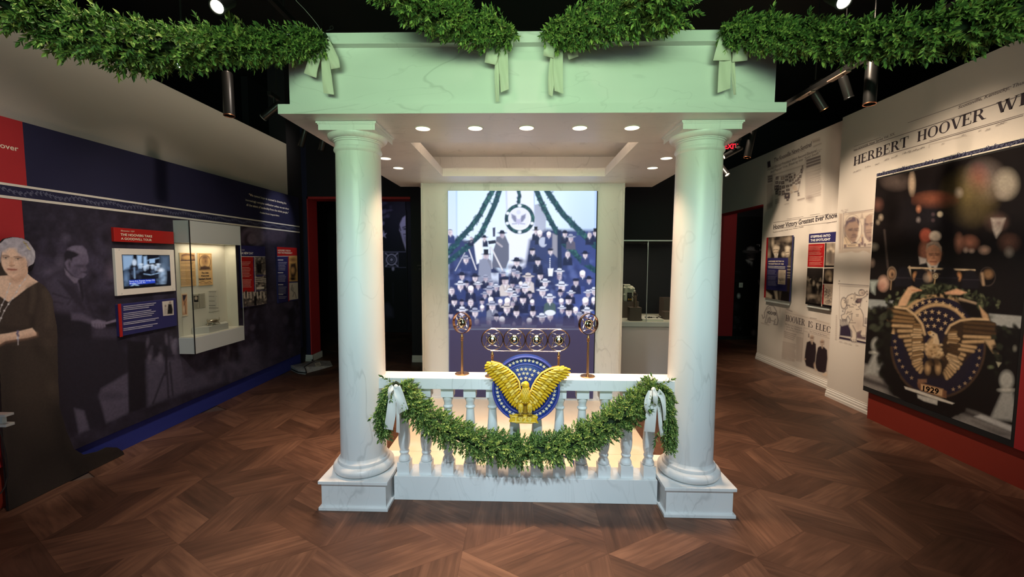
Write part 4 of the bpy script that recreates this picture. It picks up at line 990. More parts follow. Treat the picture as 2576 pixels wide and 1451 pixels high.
def garland(label, pts, dens, seed, group=None, droop=0.35, size=1.0, twigs=(), along=0.55, name='garland'):
    """pts: (x, y, z, radius) along the rope"""
    rg = random.Random(seed); P = np.array(pts, float)
    # smooth resample
    t = np.arange(len(P)); tt = np.linspace(0, len(P)-1, (len(P)-1)*8+1)
    def cr(i, u):
        p0, p1, p2, p3 = P[max(i-1, 0)], P[i], P[i+1], P[min(i+2, len(P)-1)]
        return .5*((2*p1)+(-p0+p2)*u+(2*p0-5*p1+4*p2-p3)*u*u+(-p0+3*p1-3*p2+p3)*u**3)
    Q = np.array([cr(min(int(x), len(P)-2), x-min(int(x), len(P)-2)) for x in tt])
    g = thing(name, label, 'garland', tuple(Q[len(Q)//2][:3]), group); org = np.array(ORIGIN[g.name])
    mb = MB(); mb.tube([q[:3] for q in Q], [max(q[3]*.42, .006) for q in Q], 8); part('core', mb, MT['stem'], g, True)
    seg = np.linalg.norm(np.diff(Q[:, :3], axis=0), axis=1); cum = np.concatenate([[0], np.cumsum(seg)]); Ltot = cum[-1]
    items = []
    n = int(Ltot*dens)
    for k in range(n):
        s_ = Ltot*(k+rg.random())/n; i = min(int(np.searchsorted(cum, s_))-1, len(Q)-2); i = max(i, 0); u = (s_-cum[i])/max(seg[i], 1e-9)
        q = Q[i]*(1-u)+Q[i+1]*u; tan = Q[i+1][:3]-Q[i][:3]; tan /= np.linalg.norm(tan)
        ref = np.cross(tan, (0, 0, 1.0)); ref = ref/np.linalg.norm(ref) if np.linalg.norm(ref) > .15 else np.array([1.0, 0, 0]); b = np.cross(ref, tan)
        a = rg.uniform(0, 2*math.pi); out = math.cos(a)*ref+math.sin(a)*b
        d = out*rg.uniform(.7, 1.0)+tan*rg.uniform(.1, 1.0)*along*2+np.array([0, 0, -droop])+np.array([rg.uniform(-.2, .2) for _ in range(3)]); d /= np.linalg.norm(d)
        sc = size*rg.uniform(.8, 1.15)
        base = q[:3]+out*max(q[3]*rg.uniform(.30, .62)-0.0, 0.0)
        # keep the tip near the garland's radius
        items.append((base, d, sc, rg.randrange(6), rg.uniform(0, 6.28)))
    for (p, d, sc) in twigs: items.append((np.array(p, float), np.array(d, float)/np.linalg.norm(d), sc, 0, 0.0))
    def basis(d, roll):
        q = Vector(d).to_track_quat('Z', 'Y') @ Vector((0, 0, 0)).to_track_quat('Z', 'Y') if False else Vector(d).to_track_quat('Z', 'Y')
        return q.to_matrix() @ Matrix.Rotation(roll, 3, 'Z')
    # those that show largest (nearest, facing the room) become parts of their own
    order = sorted(range(len(items)), key=lambda k: np.linalg.norm(items[k][0]-CAM)-0.6*items[k][1][1]*-1*0.05)
    own = set(order[:NSPRIG]); V = []; Fc = []; nb = 0
    for k, (p, d, sc, vi, roll) in enumerate(items):
        M3 = basis(d, roll)
        if k in own:
            o = bpy.data.objects.new('leaf_sprig', SPRME[vi]); COL.objects.link(o); o.parent = g
            o.matrix_basis = Matrix.Translation(Vector(p-org)) @ M3.to_4x4() @ Matrix.Scale(sc, 4)
        else:
            vv = SPR[vi][0]*sc @ np.array(M3).T+(p-org); V.append(vv); Fc += [tuple(i+nb for i in f) for f in SPR[vi][1]]; nb += len(vv)
    if V:
        me = bpy.data.meshes.new('foliage'); me.from_pydata(np.concatenate(V).tolist(), [], Fc); me.materials.append(MT['leaf']); me.update()
        o = bpy.data.objects.new('foliage', me); COL.objects.link(o); o.parent = g; o['kind'] = 'stuff'
    return g
NSPRIG = 300
SPRME = []
for vv, ff in SPR:
    me = bpy.data.meshes.new('leaf_sprig'); me.from_pydata(vv.tolist(), [], ff); me.materials.append(MT['leaf']); me.update(); SPRME.append(me)
GK = 1.0
def gp(px, py, y, rpx):                 # rope point measured on the photograph at depth y
    p = at_depth(px, py, y); return (p[0], y, p[2], rpx*GK*y/F)
# front swag with its two hanging tails
YS = 2.585
garland('green boxwood swag draped across the front of the balustrade', [gp(*a) for a in (
    (1000, 968, YS, 15), (1022, 995, YS, 22), (1062, 1040, YS, 27), (1120, 1080, YS, 28), (1180, 1106, YS, 29), (1240, 1124, YS, 30), (1310, 1133, YS, 32), (1380, 1130, YS, 31), (1440, 1114, YS, 30), (1500, 1083, YS, 28), (1560, 1047, YS, 27), (1608, 1012, YS, 25), (1640, 985, YS, 18), (1652, 970, YS, 14))], 900, 21, droop=0.08, size=0.92, along=0.25)
garland('short green garland tail hanging by the left column', [gp(*a) for a in ((1000, 962, YS, 15), (980, 985, YS-.01, 19), (966, 1020, YS-.02, 19), (962, 1060, YS-.03, 14), (968, 1088, YS-.03, 8))], 700, 22, droop=0.9, size=0.8, along=0.6, twigs=[(at_depth(985, 960, YS-.02), (-.8, -.2, .5), 1.0), (at_depth(955, 1030, YS-.04), (-.7, -.2, -.7), 1.1)])
garland('long green garland tail hanging by the right column', [gp(*a) for a in ((1650, 966, YS, 15), (1668, 985, YS-.02, 19), (1678, 1020, YS-.04, 18), (1682, 1065, YS-.05, 16), (1684, 1105, YS-.05, 11), (1686, 1122, YS-.05, 6))], 700, 23, droop=0.9, size=0.8, along=0.6, twigs=[(at_depth(1640, 972, YS-.02), (-.8, -.2, .6), 1.1), (at_depth(1665, 965, YS-.02), (.8, -.2, .4), 1.0), (at_depth(1655, 1085, YS-.04), (-.3, -.2, -.9), 1.2)])
# overhead garlands, tied to the crown and swinging out over the visitors
garland('leafy overhead garland tied to the left corner of the crown', [gp(*a) for a in ((822, 88, 2.38, 14), (790, 102, 2.36, 24), (740, 108, 2.3, 27), (680, 112, 2.22, 29), (610, 112, 2.1, 30), (545, 108, 2.0, 32), (480, 118, 1.9, 42), (400, 116, 1.78, 50), (310, 104, 1.68, 58), (215, 82, 1.6, 62), (120, 46, 1.55, 60), (40, 8, 1.5, 58), (-60, -50, 1.45, 58))], 850, 24, droop=0.30, size=1.0, twigs=[(at_depth(600, 95, 2.02), (-.35, -.2, .9), 1.5)])
garland('left of the two short garlands above the centre of the crown', [gp(*a) for a in ((1288, 72, 2.37, 12), (1262, 78, 2.34, 22), (1210, 72, 2.28, 34), (1150, 52, 2.2, 40), (1090, 22, 2.1, 46), (1030, -18, 2.0, 48), (960, -70, 1.9, 50))], 850, 25, droop=0.30, size=1.0)
garland('right of the two short garlands above the centre of the crown', [gp(*a) for a in ((1374, 72, 2.37, 12), (1402, 80, 2.34, 22), (1450, 70, 2.28, 34), (1505, 50, 2.2, 40), (1700, 22, 2.1, 44), (1625, -18, 2.0, 46), (1700, -70, 1.9, 48))], 850, 26, droop=0.30, size=1.0)
garland('leafy overhead garland tied to the right corner of the crown', [gp(*a) for a in ((1818, 66, 2.37, 12), (1850, 74, 2.34, 26), (1905, 80, 2.28, 32), (1980, 90, 2.2, 34), (2060, 96, 2.1, 34), (2140, 98, 2.0, 34), (2220, 94, 1.9, 38), (2310, 86, 1.8, 44), (2400, 72, 1.72, 50), (2490, 50, 1.66, 56), (2570, 22, 1.6, 60), (2660, -30, 1.55, 62))], 850, 27, droop=0.30, size=1.0)

# ================================================================== RIBBON BOWS
def strip(mb, mids, wds, y0, curl=0.0):
    """ribbon strip: mids = photo points down the strip, wds = half width vectors (px), depth wave"""
    n = 22; M_ = np.array(mids, float); W_ = np.array(wds, float); P = []; m = len(M_)
    def ev(A, u):
        x = u*(m-1); i = min(int(x), m-2); f_ = x-i; p0, p1, p2, p3 = A[max(i-1, 0)], A[i], A[i+1], A[min(i+2, m-1)]
        return .5*((2*p1)+(-p0+p2)*f_+(2*p0-5*p1+4*p2-p3)*f_*f_+(-p0+3*p1-3*p2+p3)*f_**3)
    k = 7
    for i in range(n+1):
        u = i/n; c = ev(M_, u); h = ev(W_, u)
        for j in range(k):
            s_ = j/(k-1)*2-1; dy = y0-0.012*math.sin(math.pi*u)*curl+0.004*math.sin(3.0*s_+u*5)+0.003*math.sin(7*u)
            P.append(at_depth(c[0]+h[0]*s_, c[1]+h[1]*s_, dy))
    Fs = []
    for i in range(n):
        for j in range(k-1): a = i*k+j; Fs.append((a, a+1, a+k+1, a+k))
    b = np.array(P); mb.add(P, Fs); mb.add(b+np.array([0, 0.0012, 0]), Fs)
def notch(mb, q, y0):
    P = [at_depth(x, y, y0) for x, y in q]; mb.prism(P, (0, 0.0012, 0))
def bow(label, y, mt, strips, knot, kr=7):
    t = thing('ribbon_bow', label, 'bow', tuple(at_depth(*knot, y)))
    for nm, mids, wds, dy, curl in strips:
        mb = MB(); strip(mb, mids, wds, y+dy, curl); o = part(nm, mb, mt, t, True)
    mb = MB(); p = at_depth(*knot, y-.012); mb.ball(p, kr*y/F, 14, 10, (1, .8, 1.15)); part('knot', mb, mt, t, True)
    return t
RC = MT['ribbon_cream']
bow('cream ribbon bow at the left corner of the frieze', 2.40, RC, [
    ('loop', [(810, 90), (798, 130), (786, 165), (780, 190)], [(-7, -2), (-12, -4), (-14, -5), (-15.5, -6)], -.012, 1),
    ('tail', [(813, 100), (818, 150), (823, 200), (827, 236)], [(-6, 0), (-10, 0), (-12.5, 0), (-13, -2)], 0, .6),
    ('loop', [(817, 92), (828, 120), (840, 150), (844, 172)], [(-6, 2), (-9, 4), (-11.5, 3), (-11, 2)], -.014, 1)], (811, 90), 8)
bow('cream ribbon bow below the left of the two centre garlands', 2.40, RC, [
    ('loop', [(1252, 100), (1244, 120), (1237, 142), (1233, 160)], [(-11, -2), (-14, -3), (-15, -4), (-14, -3)], -.012, 1),
    ('tail', [(1266, 105), (1266, 150), (1268, 190), (1270, 228)], [(-10, 0), (-12, 0), (-11, 0), (-10, 4)], -.004, .6),
    ('tail', [(1258, 120), (1251, 165), (1250, 210), (1251, 256)], [(-5, 0), (-6, 0), (-5.5, 0), (-4, 0)], 0, .4),
    ('loop', [(1272, 66), (1280, 90), (1284, 112), (1280, 132)], [(-7, 1), (-8, 1), (-7, 2), (-6, 2)], -.016, 1)], (1268, 92), 8)
bow('cream ribbon bow below the right of the two centre garlands', 2.40, RC, [
    ('loop', [(1390, 100), (1386, 115), (1382, 130), (1380, 143)], [(-11, -1), (-13, -2), (-14, -3), (-13, -3)], -.012, 1),
    ('tail', [(1406, 110), (1404, 150), (1404, 190), (1406, 232)], [(-11, 0), (-12, 0), (-12, 0), (-11, -4)], -.004, .6),
    ('tail', [(1398, 120), (1391, 160), (1387, 200), (1385, 240)], [(-8, 0), (-9, 0), (-8, 0), (-5, -3)], 0, .4),
    ('loop', [(1430, 100), (1436, 118), (1440, 132), (1443, 146)], [(-10, 3), (-12, 4), (-13, 4), (-12, 4)], -.012, 1)], (1398, 100), 8)
bow('cream ribbon bow at the right corner of the frieze', 2.40, RC, [
    ('loop', [(1826, 76), (1823, 100), (1820, 125), (1816, 152)], [(-8, 0), (-14, 0), (-19, 0), (-22, 0)], -.012, 1),
    ('tail', [(1826, 120), (1824, 160), (1822, 200), (1821, 228)], [(-14, 0), (-15, 0), (-15.5, 0), (-16, 6)], 0, .5),
    ('tail', [(1843, 120), (1844, 160), (1846, 200), (1849, 238)], [(-4, 0), (-5, 0), (-5, 0), (-3, 0)], .002, .4),
    ('loop', [(1850, 90), (1858, 115), (1862, 135), (1861, 154)], [(-12, 0), (-17, 1), (-19, 1), (-19, 2)], -.014, 1)], (1831, 74), 7)
RWH = MT['ribbon']
bow('white satin bow on the left end of the balustrade swag', 2.515, RWH, [
    ('tail', [(992, 978), (986, 1010), (983, 1045), (977, 1080)], [(-9, 0), (-10, 0), (-12, 0), (-11, -2)], 0, .6),
    ('tail', [(996, 985), (1000, 1020), (1001, 1055), (1001, 1088)], [(-5, 0), (-4.5, 0), (-4, 0), (-4.5, -1)], .004, .3),
    ('loop', [(998, 972), (1003, 990), (1009, 1012), (1015, 1035)], [(-8, 3), (-10.5, 4), (-11.5, 5), (-12.5, 6)], -.02, 1),
    ('loop', [(990, 973), (983, 978), (979, 990), (980, 1003)], [(-4, -6), (-5, -4), (-4, 0), (-3, 1)], -.012, 1)], (996, 973), 6)
bow('white satin bow on the right end of the balustrade swag', 2.515, RWH, [
    ('tail', [(1645, 985), (1640, 1020), (1637, 1055), (1634, 1086)], [(-10, 0), (-13, 0), (-13.5, 0), (-13.5, -1)], 0, .6),
    ('tail', [(1653, 990), (1659, 1030), (1662, 1070), (1668, 1096)], [(-5, 0), (-5, 0), (-5, 1), (-6, 3)], .004, .4),
    ('loop', [(1638, 982), (1631, 1000), (1628, 1020), (1630, 1040)], [(-7, 0), (-8, 0), (-7.5, 0), (-4, 0)], -.014, 1),
    ('loop', [(1655, 984), (1667, 1000), (1671, 1030), (1672, 1058)], [(-4, 6), (-6, 4), (-4.5, 0), (-4, 0)], -.018, 1),
    ('loop', [(1646, 980), (1648, 990), (1649, 1003), (1649, 1018)], [(-4, 0), (-6, 0), (-6.5, 0), (-5, 0)], -.024, 1)], (1644, 980), 6)

# ================================================================== LEFT WALL EXHIBITS
def paint_mural(c):
    R = random.Random(4); A = (66, 61, 82); B = (92, 86, 108); Cc = (118, 110, 132); D = (34, 31, 42)
    c.T(0, 0, 1)
    c.grain(26, 0.35, 3); c.grain(9, 0.2, 5)
    # far crowd
    for k in range(170):
        x = R.uniform(480, 765); y = R.uniform(740, 960); c.ell(x, y, R.uniform(3, 8), R.uniform(5, 14), R.choice([A, B, D, D, (80, 74, 96)]), 5, R.uniform(.3, .8), R.uniform(-20, 20))
    for k in range(70):
        x = R.uniform(80, 470); y = R.uniform(600, 760); c.ell(x, y, R.uniform(8, 22), R.uniform(10, 26), R.choice([A, D, (50, 46, 62)]), 9, R.uniform(.25, .6))
    c.T(0, 560, 4.837)
    for x, y, rx, ry, col in ((480, 430, 48, 60, A), (450, 535, 42, 44, A), (730, 490, 52, 66, B), (590, 600, 90, 60, B), (560, 690, 60, 50, A), (795, 190, 32, 34, B), (735, 242, 34, 20, A), (750, 330, 45, 50, A), (520, 260, 30, 40, A), (1345, 630, 46, 95, (96, 84, 104)), (1270, 760, 110, 90, A), (1180, 520, 40, 60, A), (1100, 440, 50, 60, A), (1260, 330, 50, 60, A), (1190, 220, 30, 60, A), (550, 480, 70, 40, A)):
        c.ell(x, y, rx, ry, col, 22, .8)
    c.ell(1345, 740, 44, 26, D, 10, .8); c.ell(1290, 900, 150, 40, D, 20, .6)
    # speaker in a dark suit
    c.poly([(500, 690), (640, 620), (770, 580), (880, 670), (960, 700), (1010, 820), (1060, 1000), (1110, 1130), (1150, 1180), (1110, 1500), (640, 1500), (560, 1200)], (58, 53, 70), 10)
    c.poly([(640, 1090), (860, 1110), (1120, 1230), (1130, 1600), (640, 1600)], (34, 31, 42), 14)
    c.poly([(560, 720), (700, 640), (860, 820), (900, 980), (860, 1060), (700, 1060), (640, 960)], (70, 65, 84), 14)
    c.poly([(700, 700), (900, 780), (1040, 1060), (1010, 1070), (850, 900)], (46, 42, 56), 8)
    c.line([(640, 860), (860, 930), (820, 1000)], 10, D, 6, .8); c.line([(650, 960), (760, 980)], 9, D, 6, .7)
    c.poly([(860, 1095), (1000, 1110), (1140, 1180), (1120, 1230), (980, 1190), (870, 1180)], (84, 78, 98), 8)
    c.poly([(780, 556), (870, 650), (965, 680), (930, 735), (900, 735), (800, 630)], Cc, 4)
    c.poly([(935, 720), (975, 760), (990, 860), (960, 820)], B, 4); c.poly([(950, 700), (990, 690), (1020, 900), (1000, 960), (960, 780)], (40, 36, 48), 5)
    c.poly([(820, 310), (900, 280), (1000, 280), (1050, 330), (1072, 420), (1076, 480), (1040, 520), (1052, 570), (1030, 600), (1048, 630), (1010, 672), (920, 670), (820, 580), (790, 500), (800, 450)], (100, 93, 116), 4)
    c.poly([(790, 470), (780, 380), (830, 310), (900, 330), (975, 380), (930, 410), (880, 430), (870, 480), (840, 450)], (36, 33, 44), 4)
    c.poly([(820, 330), (870, 290), (960, 285), (1030, 330), (1050, 380), (970, 385), (900, 350)], (112, 105, 128), 6)
    c.ell(835, 505, 30, 50, (104, 96, 118), 8); c.ell(842, 510, 12, 28, (44, 40, 54), 6)
    c.ell(985, 525, 50, 14, (40, 36, 50), 8, .85); c.ell(1030, 560, 16, 40, (70, 64, 82), 8, .8); c.line([(985, 600), (1040, 605)], 12, (40, 36, 50), 5, .8); c.ell(920, 600, 50, 60, (66, 60, 78), 20, .7)
    c.poly([(1110, 1200), (1180, 1175), (1280, 1200), (1290, 1265), (1240, 1290), (1170, 1290), (1115, 1255)], (116, 108, 130), 5)
    for k in range(4): c.line([(1150+k*34, 1235), (1160+k*34, 1290)], 5, (66, 60, 78), 4, .8)
    c.poly([(1270, 1215), (1440, 1165), (1440, 1195), (1290, 1240)], (120, 112, 132), 3); c.poly([(1280, 1240), (1440, 1200), (1440, 1300), (1290, 1300)], (28, 25, 34), 4)
    c.poly([(1130, 1290), (1440, 1280), (1440, 1500), (1140, 1500)], (62, 57, 74), 12)
    # lower part: podium, floor, trouser legs, tripod
    c.T(0, 850, 3.224)
    c.poly([(460, 0), (1000, 0), (1040, 280), (820, 420), (800, 480), (860, 690), (560, 800), (450, 500)], (38, 35, 47), 14)
    c.poly([(820, 410), (1040, 280), (1046, 605), (860, 690), (800, 470)], (84, 79, 98), 8); c.ell(900, 470, 90, 30, (60, 56, 72), 14, .7)
    c.poly([(600, 570), (680, 590), (722, 740), (640, 775)], (88, 83, 102), 8)
    c.poly([(1030, 20), (1180, 30), (1194, 555), (1045, 612)], (30, 27, 36), 6)
    c.poly([(1186, 180), (1600, 150), (2200, 40), (2200, 250), (1451, 455), (1196, 550)], (78, 74, 92), 14)
    for a, b in (((1345, 80), (1365, 480)), ((1330, 290), (1240, 530)), ((1375, 200), (1400, 460)), ((1350, 60), (1340, 300))): c.line([a, b], 13, (34, 31, 42), 5, .9)
    for k in range(60): c.ell(R.uniform(1190, 1900), R.uniform(0, 170), R.uniform(6, 20), R.uniform(12, 50), R.choice([(40, 37, 48), (64, 60, 76), (110, 104, 124)]), 8, R.uniform(.4, .9), R.uniform(-15, 15))
    for k in range(70): c.ell(R.uniform(1500, 2450), R.uniform(60, 330), R.uniform(10, 40), R.uniform(14, 60), R.choice([(36, 33, 44), (60, 56, 72), (84, 78, 98)]), 14, R.uniform(.4, .8), R.uniform(-25, 25))
    c.T(0, 0, 1)
    # bowed figure and dome beside the small panels
    c.ell(636, 596, 30, 26, (104, 94, 114), 8, .9); c.ell(628, 604, 16, 20, (40, 36, 48), 8, .9); c.ell(634, 600, 12, 14, (110, 100, 118), 5, .9); c.ell(690, 590, 30, 20, (86, 76, 94), 16, .6)
    c.poly([(724, 586), (732, 600), (738, 620), (716, 622), (718, 602)], (40, 36, 46), 3)
    c.ell(690, 800, 26, 110, (70, 64, 82), 22, .6); c.ell(664, 860, 14, 60, (40, 36, 48), 12, .7)
    c.grain(4, 0.14, 9)
print_sheet('mural_print', LEFT, LW, [(79, 470), (752.5, 570), (752.5, 880), (79, 1200)], paint_mural, (44, 40, 54), 1.9, MT['print'], wl)
def wall_panel(name, label, cat, frame, plane, quad, thick, material, group=None, bevel=0.0):
    rc = wall_rect(frame, plane, quad); t = thing(name, label, cat, base_of(frame, plane, rc), group)
    part('board', slab(frame, plane, rc, thick), material, t, bevel=bevel); return t
q4 = zz(280, 540, 4.03); Q4 = lambda *p: [q4(*a) for a in p]
PL = -3.245
t = wall_panel('title_plaque', 'red title plaque about the goodwill tour above the framed monitor', 'sign', LEFT, PL, Q4((25, 130), (632, 172), (635, 298), (32, 272)), 0.025, MT['plaque_red'], bevel=0.003)
text_part([('November 1929', q4(94, 168), q4(232, 180), q4(94, 152), dict(shear=.3, bold=0.0)), ('THE HOOVERS TAKE', q4(93, 212), q4(413, 228), q4(93, 187), dict(bold=.022)), ('A GOODWILL TOUR', q4(97, 252), q4(409, 265), q4(97, 228), dict(bold=.022))], LEFT, PL+.001, MT['letter_cream'], t)
t = wall_panel('framed_monitor', 'wall monitor in a wide white frame playing old film of a crowd', 'screen', LEFT, PL, Q4((35, 340), (635, 355), (655, 770), (62, 825)), 0.025, MT['white_panel'], bevel=0.003)
part('bezel', slab(LEFT, PL+.002, wall_rect(LEFT, PL, Q4((106, 405), (590, 407), (603, 714), (126, 755))), 0.004), MT['black'], t)
def paint_film(c):
    c.T(280, 540, 4.03); R = random.Random(2)
    c.poly([(108, 408), (590, 408), (602, 712), (128, 752)], (10, 14, 24)); LB = (150, 180, 215)
    c.poly([(112, 412), (215, 412), (220, 470), (180, 540), (120, 560)], LB, 6, .8); c.poly([(260, 412), (308, 412), (305, 540), (265, 550)], LB, 5); c.poly([(325, 425), (355, 420), (365, 540), (325, 540)], LB, 5)
    c.poly([(385, 450), (440, 445), (440, 488), (385, 492)], LB, 3); c.line([(360, 465), (480, 440)], 8, LB, 4, .7)
    c.ell(232, 485, 22, 32, (190, 205, 225), 4); c.poly([(190, 520), (270, 520), (285, 640), (180, 640)], (24, 28, 40), 5); c.line([(232, 540), (236, 640)], 12, LB, 4, .8)
    for x, y in ((300, 520), (365, 530), (415, 530), (450, 545), (475, 520), (340, 545)): c.ell(x, y, 16, 22, (170, 190, 215), 4, .9); c.ell(x, y-18, 20, 8, (205, 218, 235), 3, .9)
    c.line([(330, 600), (400, 610), (480, 590)], 8, LB, 3); c.ell(520, 620, 30, 90, (160, 185, 215), 10, .8); c.ell(500, 560, 30, 18, (215, 225, 240), 5)
    c.poly([(500, 415), (585, 415), (590, 540), (540, 560), (500, 500)], (90, 110, 135), 14, .7); c.ell(148, 650, 22, 60, (120, 150, 190), 12, .7)
    for k in range(40): c.ell(R.uniform(120, 590), R.uniform(540, 720), R.uniform(6, 18), R.uniform(5, 14), R.choice([(14, 18, 28), (40, 50, 70), (90, 110, 140)]), 6, .6)
    c.poly([(180, 665), (440, 652), (443, 690), (183, 712)], (40, 70, 190), 3)
    c.line([(190, 735), (230, 705), (265, 715), (290, 740)], 12, LB, 4)
    c.poly([(128, 728), (602, 700), (602, 712), (128, 752)], (6, 8, 14), 2)
MT['film'] = print_mat('lit_monitor_film', 0.2, 1.0)
print_sheet('film_image', LEFT, PL+.003, Q4((108, 410), (590, 411), (601, 710), (128, 748)), paint_film, (10, 14, 24), 0.9, MT['film'], t)
MT['caption_glow'] = mat('lit_caption', (0.02, 0.02, 0.02), 0.4, emit=(0.75, 0.82, 1.0), es=0.9)
text_part([('Buenos Aires, Argentina, Santiago, Chile', q4(184, 683), q4(440, 668), q4(184, 667), dict(slope=True)), ('Brazilian Capital, Rio', q4(186, 704), q4(345, 692), q4(186, 689), dict(slope=True))], LEFT, PL+.005, MT['caption_glow'], t, name='caption')
for a in ((78, 356), (108, 800), (625, 752)):
    p = on(0, PL, *q4(*a)); mb = MB(); mb.lathe((PL, p[1], p[2]), [(0.004, 0), (0.004, .0015), (0.0005, .002)], 10, (1, 0, 0)); part('screw', mb, MT['steel_edge'], t)
t = wall_panel('text_panel', 'navy text panel with red edge and small portrait under the framed monitor', 'sign', LEFT, PL, Q4((68, 905), (660, 850), (665, 1120), (85, 1240)), 0.025, MT['plaque_navy'], bevel=0.002)
part('edge_band', slab(LEFT, PL+.0015, wall_rect(LEFT, PL, Q4((68, 905), (96, 902), (116, 1235), (85, 1240))), 0.004), MT['plaque_red'], t, label='red edge band')
def paint_copy(c):
    c.T(280, 540, 4.03); W_ = (206, 204, 214)
    for y0, y1, n, sl, x1, sd in ((922, 975, 3, -.115, 460, 1), (995, 1068, 4, -.14, 495, 2), (1090, 1122, 2, -.15, 498, 3), (1148, 1182, 2, -.16, 492, 4)):
        c.lines_of_text(124, x1, y0, y1, n, W_, sl, 8, .75, sd)
    c.poly([(514, 880), (626, 867), (632, 1014), (524, 1026)], (206, 200, 190), 1)
    c.ell(594, 890, 10, 14, (150, 130, 120), 3); c.poly([(575, 905), (610, 905), (622, 960), (620, 1005), (565, 1008), (570, 950)], (24, 22, 26), 3); c.ell(548, 925, 9, 12, (120, 105, 100), 3); c.poly([(536, 940), (560, 940), (566, 1010), (532, 1014)], (176, 170, 162), 4); c.line([(560, 960), (575, 955)], 5, (150, 130, 120), 2)
print_sheet('printed_copy', LEFT, PL+.001, Q4((98, 905), (660, 850), (665, 1120), (115, 1233)), paint_copy, (48, 48, 104), 0.85, MT['print_gloss'], t, cull=True)

q5b = zz(590, 460, 2.904); Q5 = lambda *p: [q5b(*a) for a in p]
t = wall_panel('new_day_panel', 'navy and red wall panel with three photographs, right of the display case', 'sign', LEFT, PL, Q5((40, 458), (221, 463), (238, 884), (58, 912)), 0.02, MT['plaque_navy'])
def paint_newday(c):
    c.T(590, 460, 2.904); R = random.Random(8)
    c.poly([(30, 535), (135, 538), (142, 796), (30, 800)], (176, 34, 32), 1); c.line([(30, 537), (235, 540)], 5, (210, 205, 200), 1)
    c.lines_of_text(50, 118, 572, 605, 3, (220, 190, 180), 0, 3.5, .7, 1); c.lines_of_text(52, 125, 612, 690, 7, (220, 190, 180), 0, 3.5, .7, 2); c.lines_of_text(54, 128, 702, 765, 6, (220, 190, 180), 0, 3.5, .7, 3)
    def photo(q, seed, lo=(40, 36, 36), hi=(190, 176, 160), n=60):
        xs = [a[0] for a in q]; ys = [a[1] for a in q]; c.poly(q, (110, 102, 96), 1); rg = random.Random(seed)
        for k in range(n):
            u, v_ = rg.random(), rg.random(); x = min(xs)+6+(max(xs)-min(xs)-12)*u; y = min(ys)+6+(max(ys)-min(ys)-12)*v_; c.ell(x, y, rg.uniform(3, 9), rg.uniform(3, 10), rg.choice([lo, hi, lo, (90, 84, 80)]), 3, .8)
    photo([(142, 542), (230, 545), (233, 668), (146, 672)], 1); c.poly([(160, 590), (200, 590), (195, 660), (165, 660)], (36, 32, 34), 3)
    photo([(147, 684), (235, 680), (237, 780), (150, 786)], 2); [c.line([(150, 690+k*14), (235, 700+k*12)], 6, (206, 196, 182), 2) for k in range(3)]; c.poly([(160, 762), (215, 758), (215, 772), (160, 776)], (220, 214, 200), 2)
    photo([(50, 800), (238, 786), (238, 884), (58, 908)], 3, n=120); [c.line([(70+k*24, 800), (72+k*24, 840)], 9, (206, 196, 182), 2) for k in range(7)]; c.poly([(140, 826), (160, 826), (162, 895), (142, 895)], (24, 20, 22), 3); c.line([(146, 540), (152, 800)], 4, (210, 205, 200), 1)
print_sheet('printed_copy', LEFT, PL+.001, Q5((42, 458), (220, 463), (237, 883), (60, 910)), paint_newday, (50, 50, 104), 0.8, MT['print_gloss'], t)
text_part([('1929', q5b(52, 494), q5b(72, 495), q5b(52, 485)), ('A NEW DAY', q5b(50, 520), q5b(137, 523), q5b(50, 503), dict(bold=.03))], LEFT, PL+.002, MT['letter_white'], t)
t = wall_panel('vision_panel', 'red and navy wall panel with two drawings, nearest the red doorway', 'sign', LEFT, PL, Q5((308, 465), (457, 475), (465, 853), (322, 880)), 0.02, MT['plaque_navy'])
def paint_vision(c):
    c.T(590, 460, 2.904)
    c.poly([(300, 455), (470, 465), (470, 534), (300, 536)], (180, 34, 32), 1); c.line([(300, 536), (462, 534)], 4, (210, 205, 200), 1)
    for y0, n, sd in ((575, 6, 1), (668, 5, 2), (755, 5, 3), (826, 2, 4)): c.line([(318, y0-12), (352, y0-12)], 6, (225, 220, 215), 1); c.lines_of_text(320, 382, y0, y0+n*11, n, (206, 204, 214), 0, 3.2, .7, sd)
    c.poly([(390, 536), (398, 536), (402, 868), (392, 870)], (180, 34, 32), 1)
    c.poly([(396, 534), (460, 532), (462, 718), (398, 720)], (214, 166, 96), 1); c.ell(426, 560, 22, 14, (150, 100, 60), 6); c.poly([(410, 590), (445, 585), (455, 640), (440, 690), (412, 690), (404, 640)], (70, 50, 40), 5); c.ell(425, 640, 14, 22, (196, 150, 96), 5); c.ell(425, 700, 20, 12, (50, 36, 30), 4)
    c.poly([(398, 730), (462, 727), (464, 846), (400, 856)], (214, 204, 190), 1); c.line([(420, 745), (415, 780), (435, 800), (425, 830)], 4, (90, 84, 84), 2); c.line([(440, 800), (450, 840)], 4, (90, 84, 84), 2); c.ell(422, 775, 12, 16, (150, 144, 140), 3, .6)
print_sheet('printed_copy', LEFT, PL+.001, Q5((309, 466), (456, 475), (464, 852), (323, 878)), paint_vision, (50, 50, 104), 0.8, MT['print_gloss'], t)
text_part([('HOOVER\u2019S VISION', q5b(316, 498), q5b(408, 502), q5b(316, 485), dict(bold=.02)), ('FOR THE PRESIDENCY', q5b(316, 516), q5b(422, 522), q5b(316, 503), dict(bold=.02))], LEFT, PL+.002, MT['letter_cream'], t)

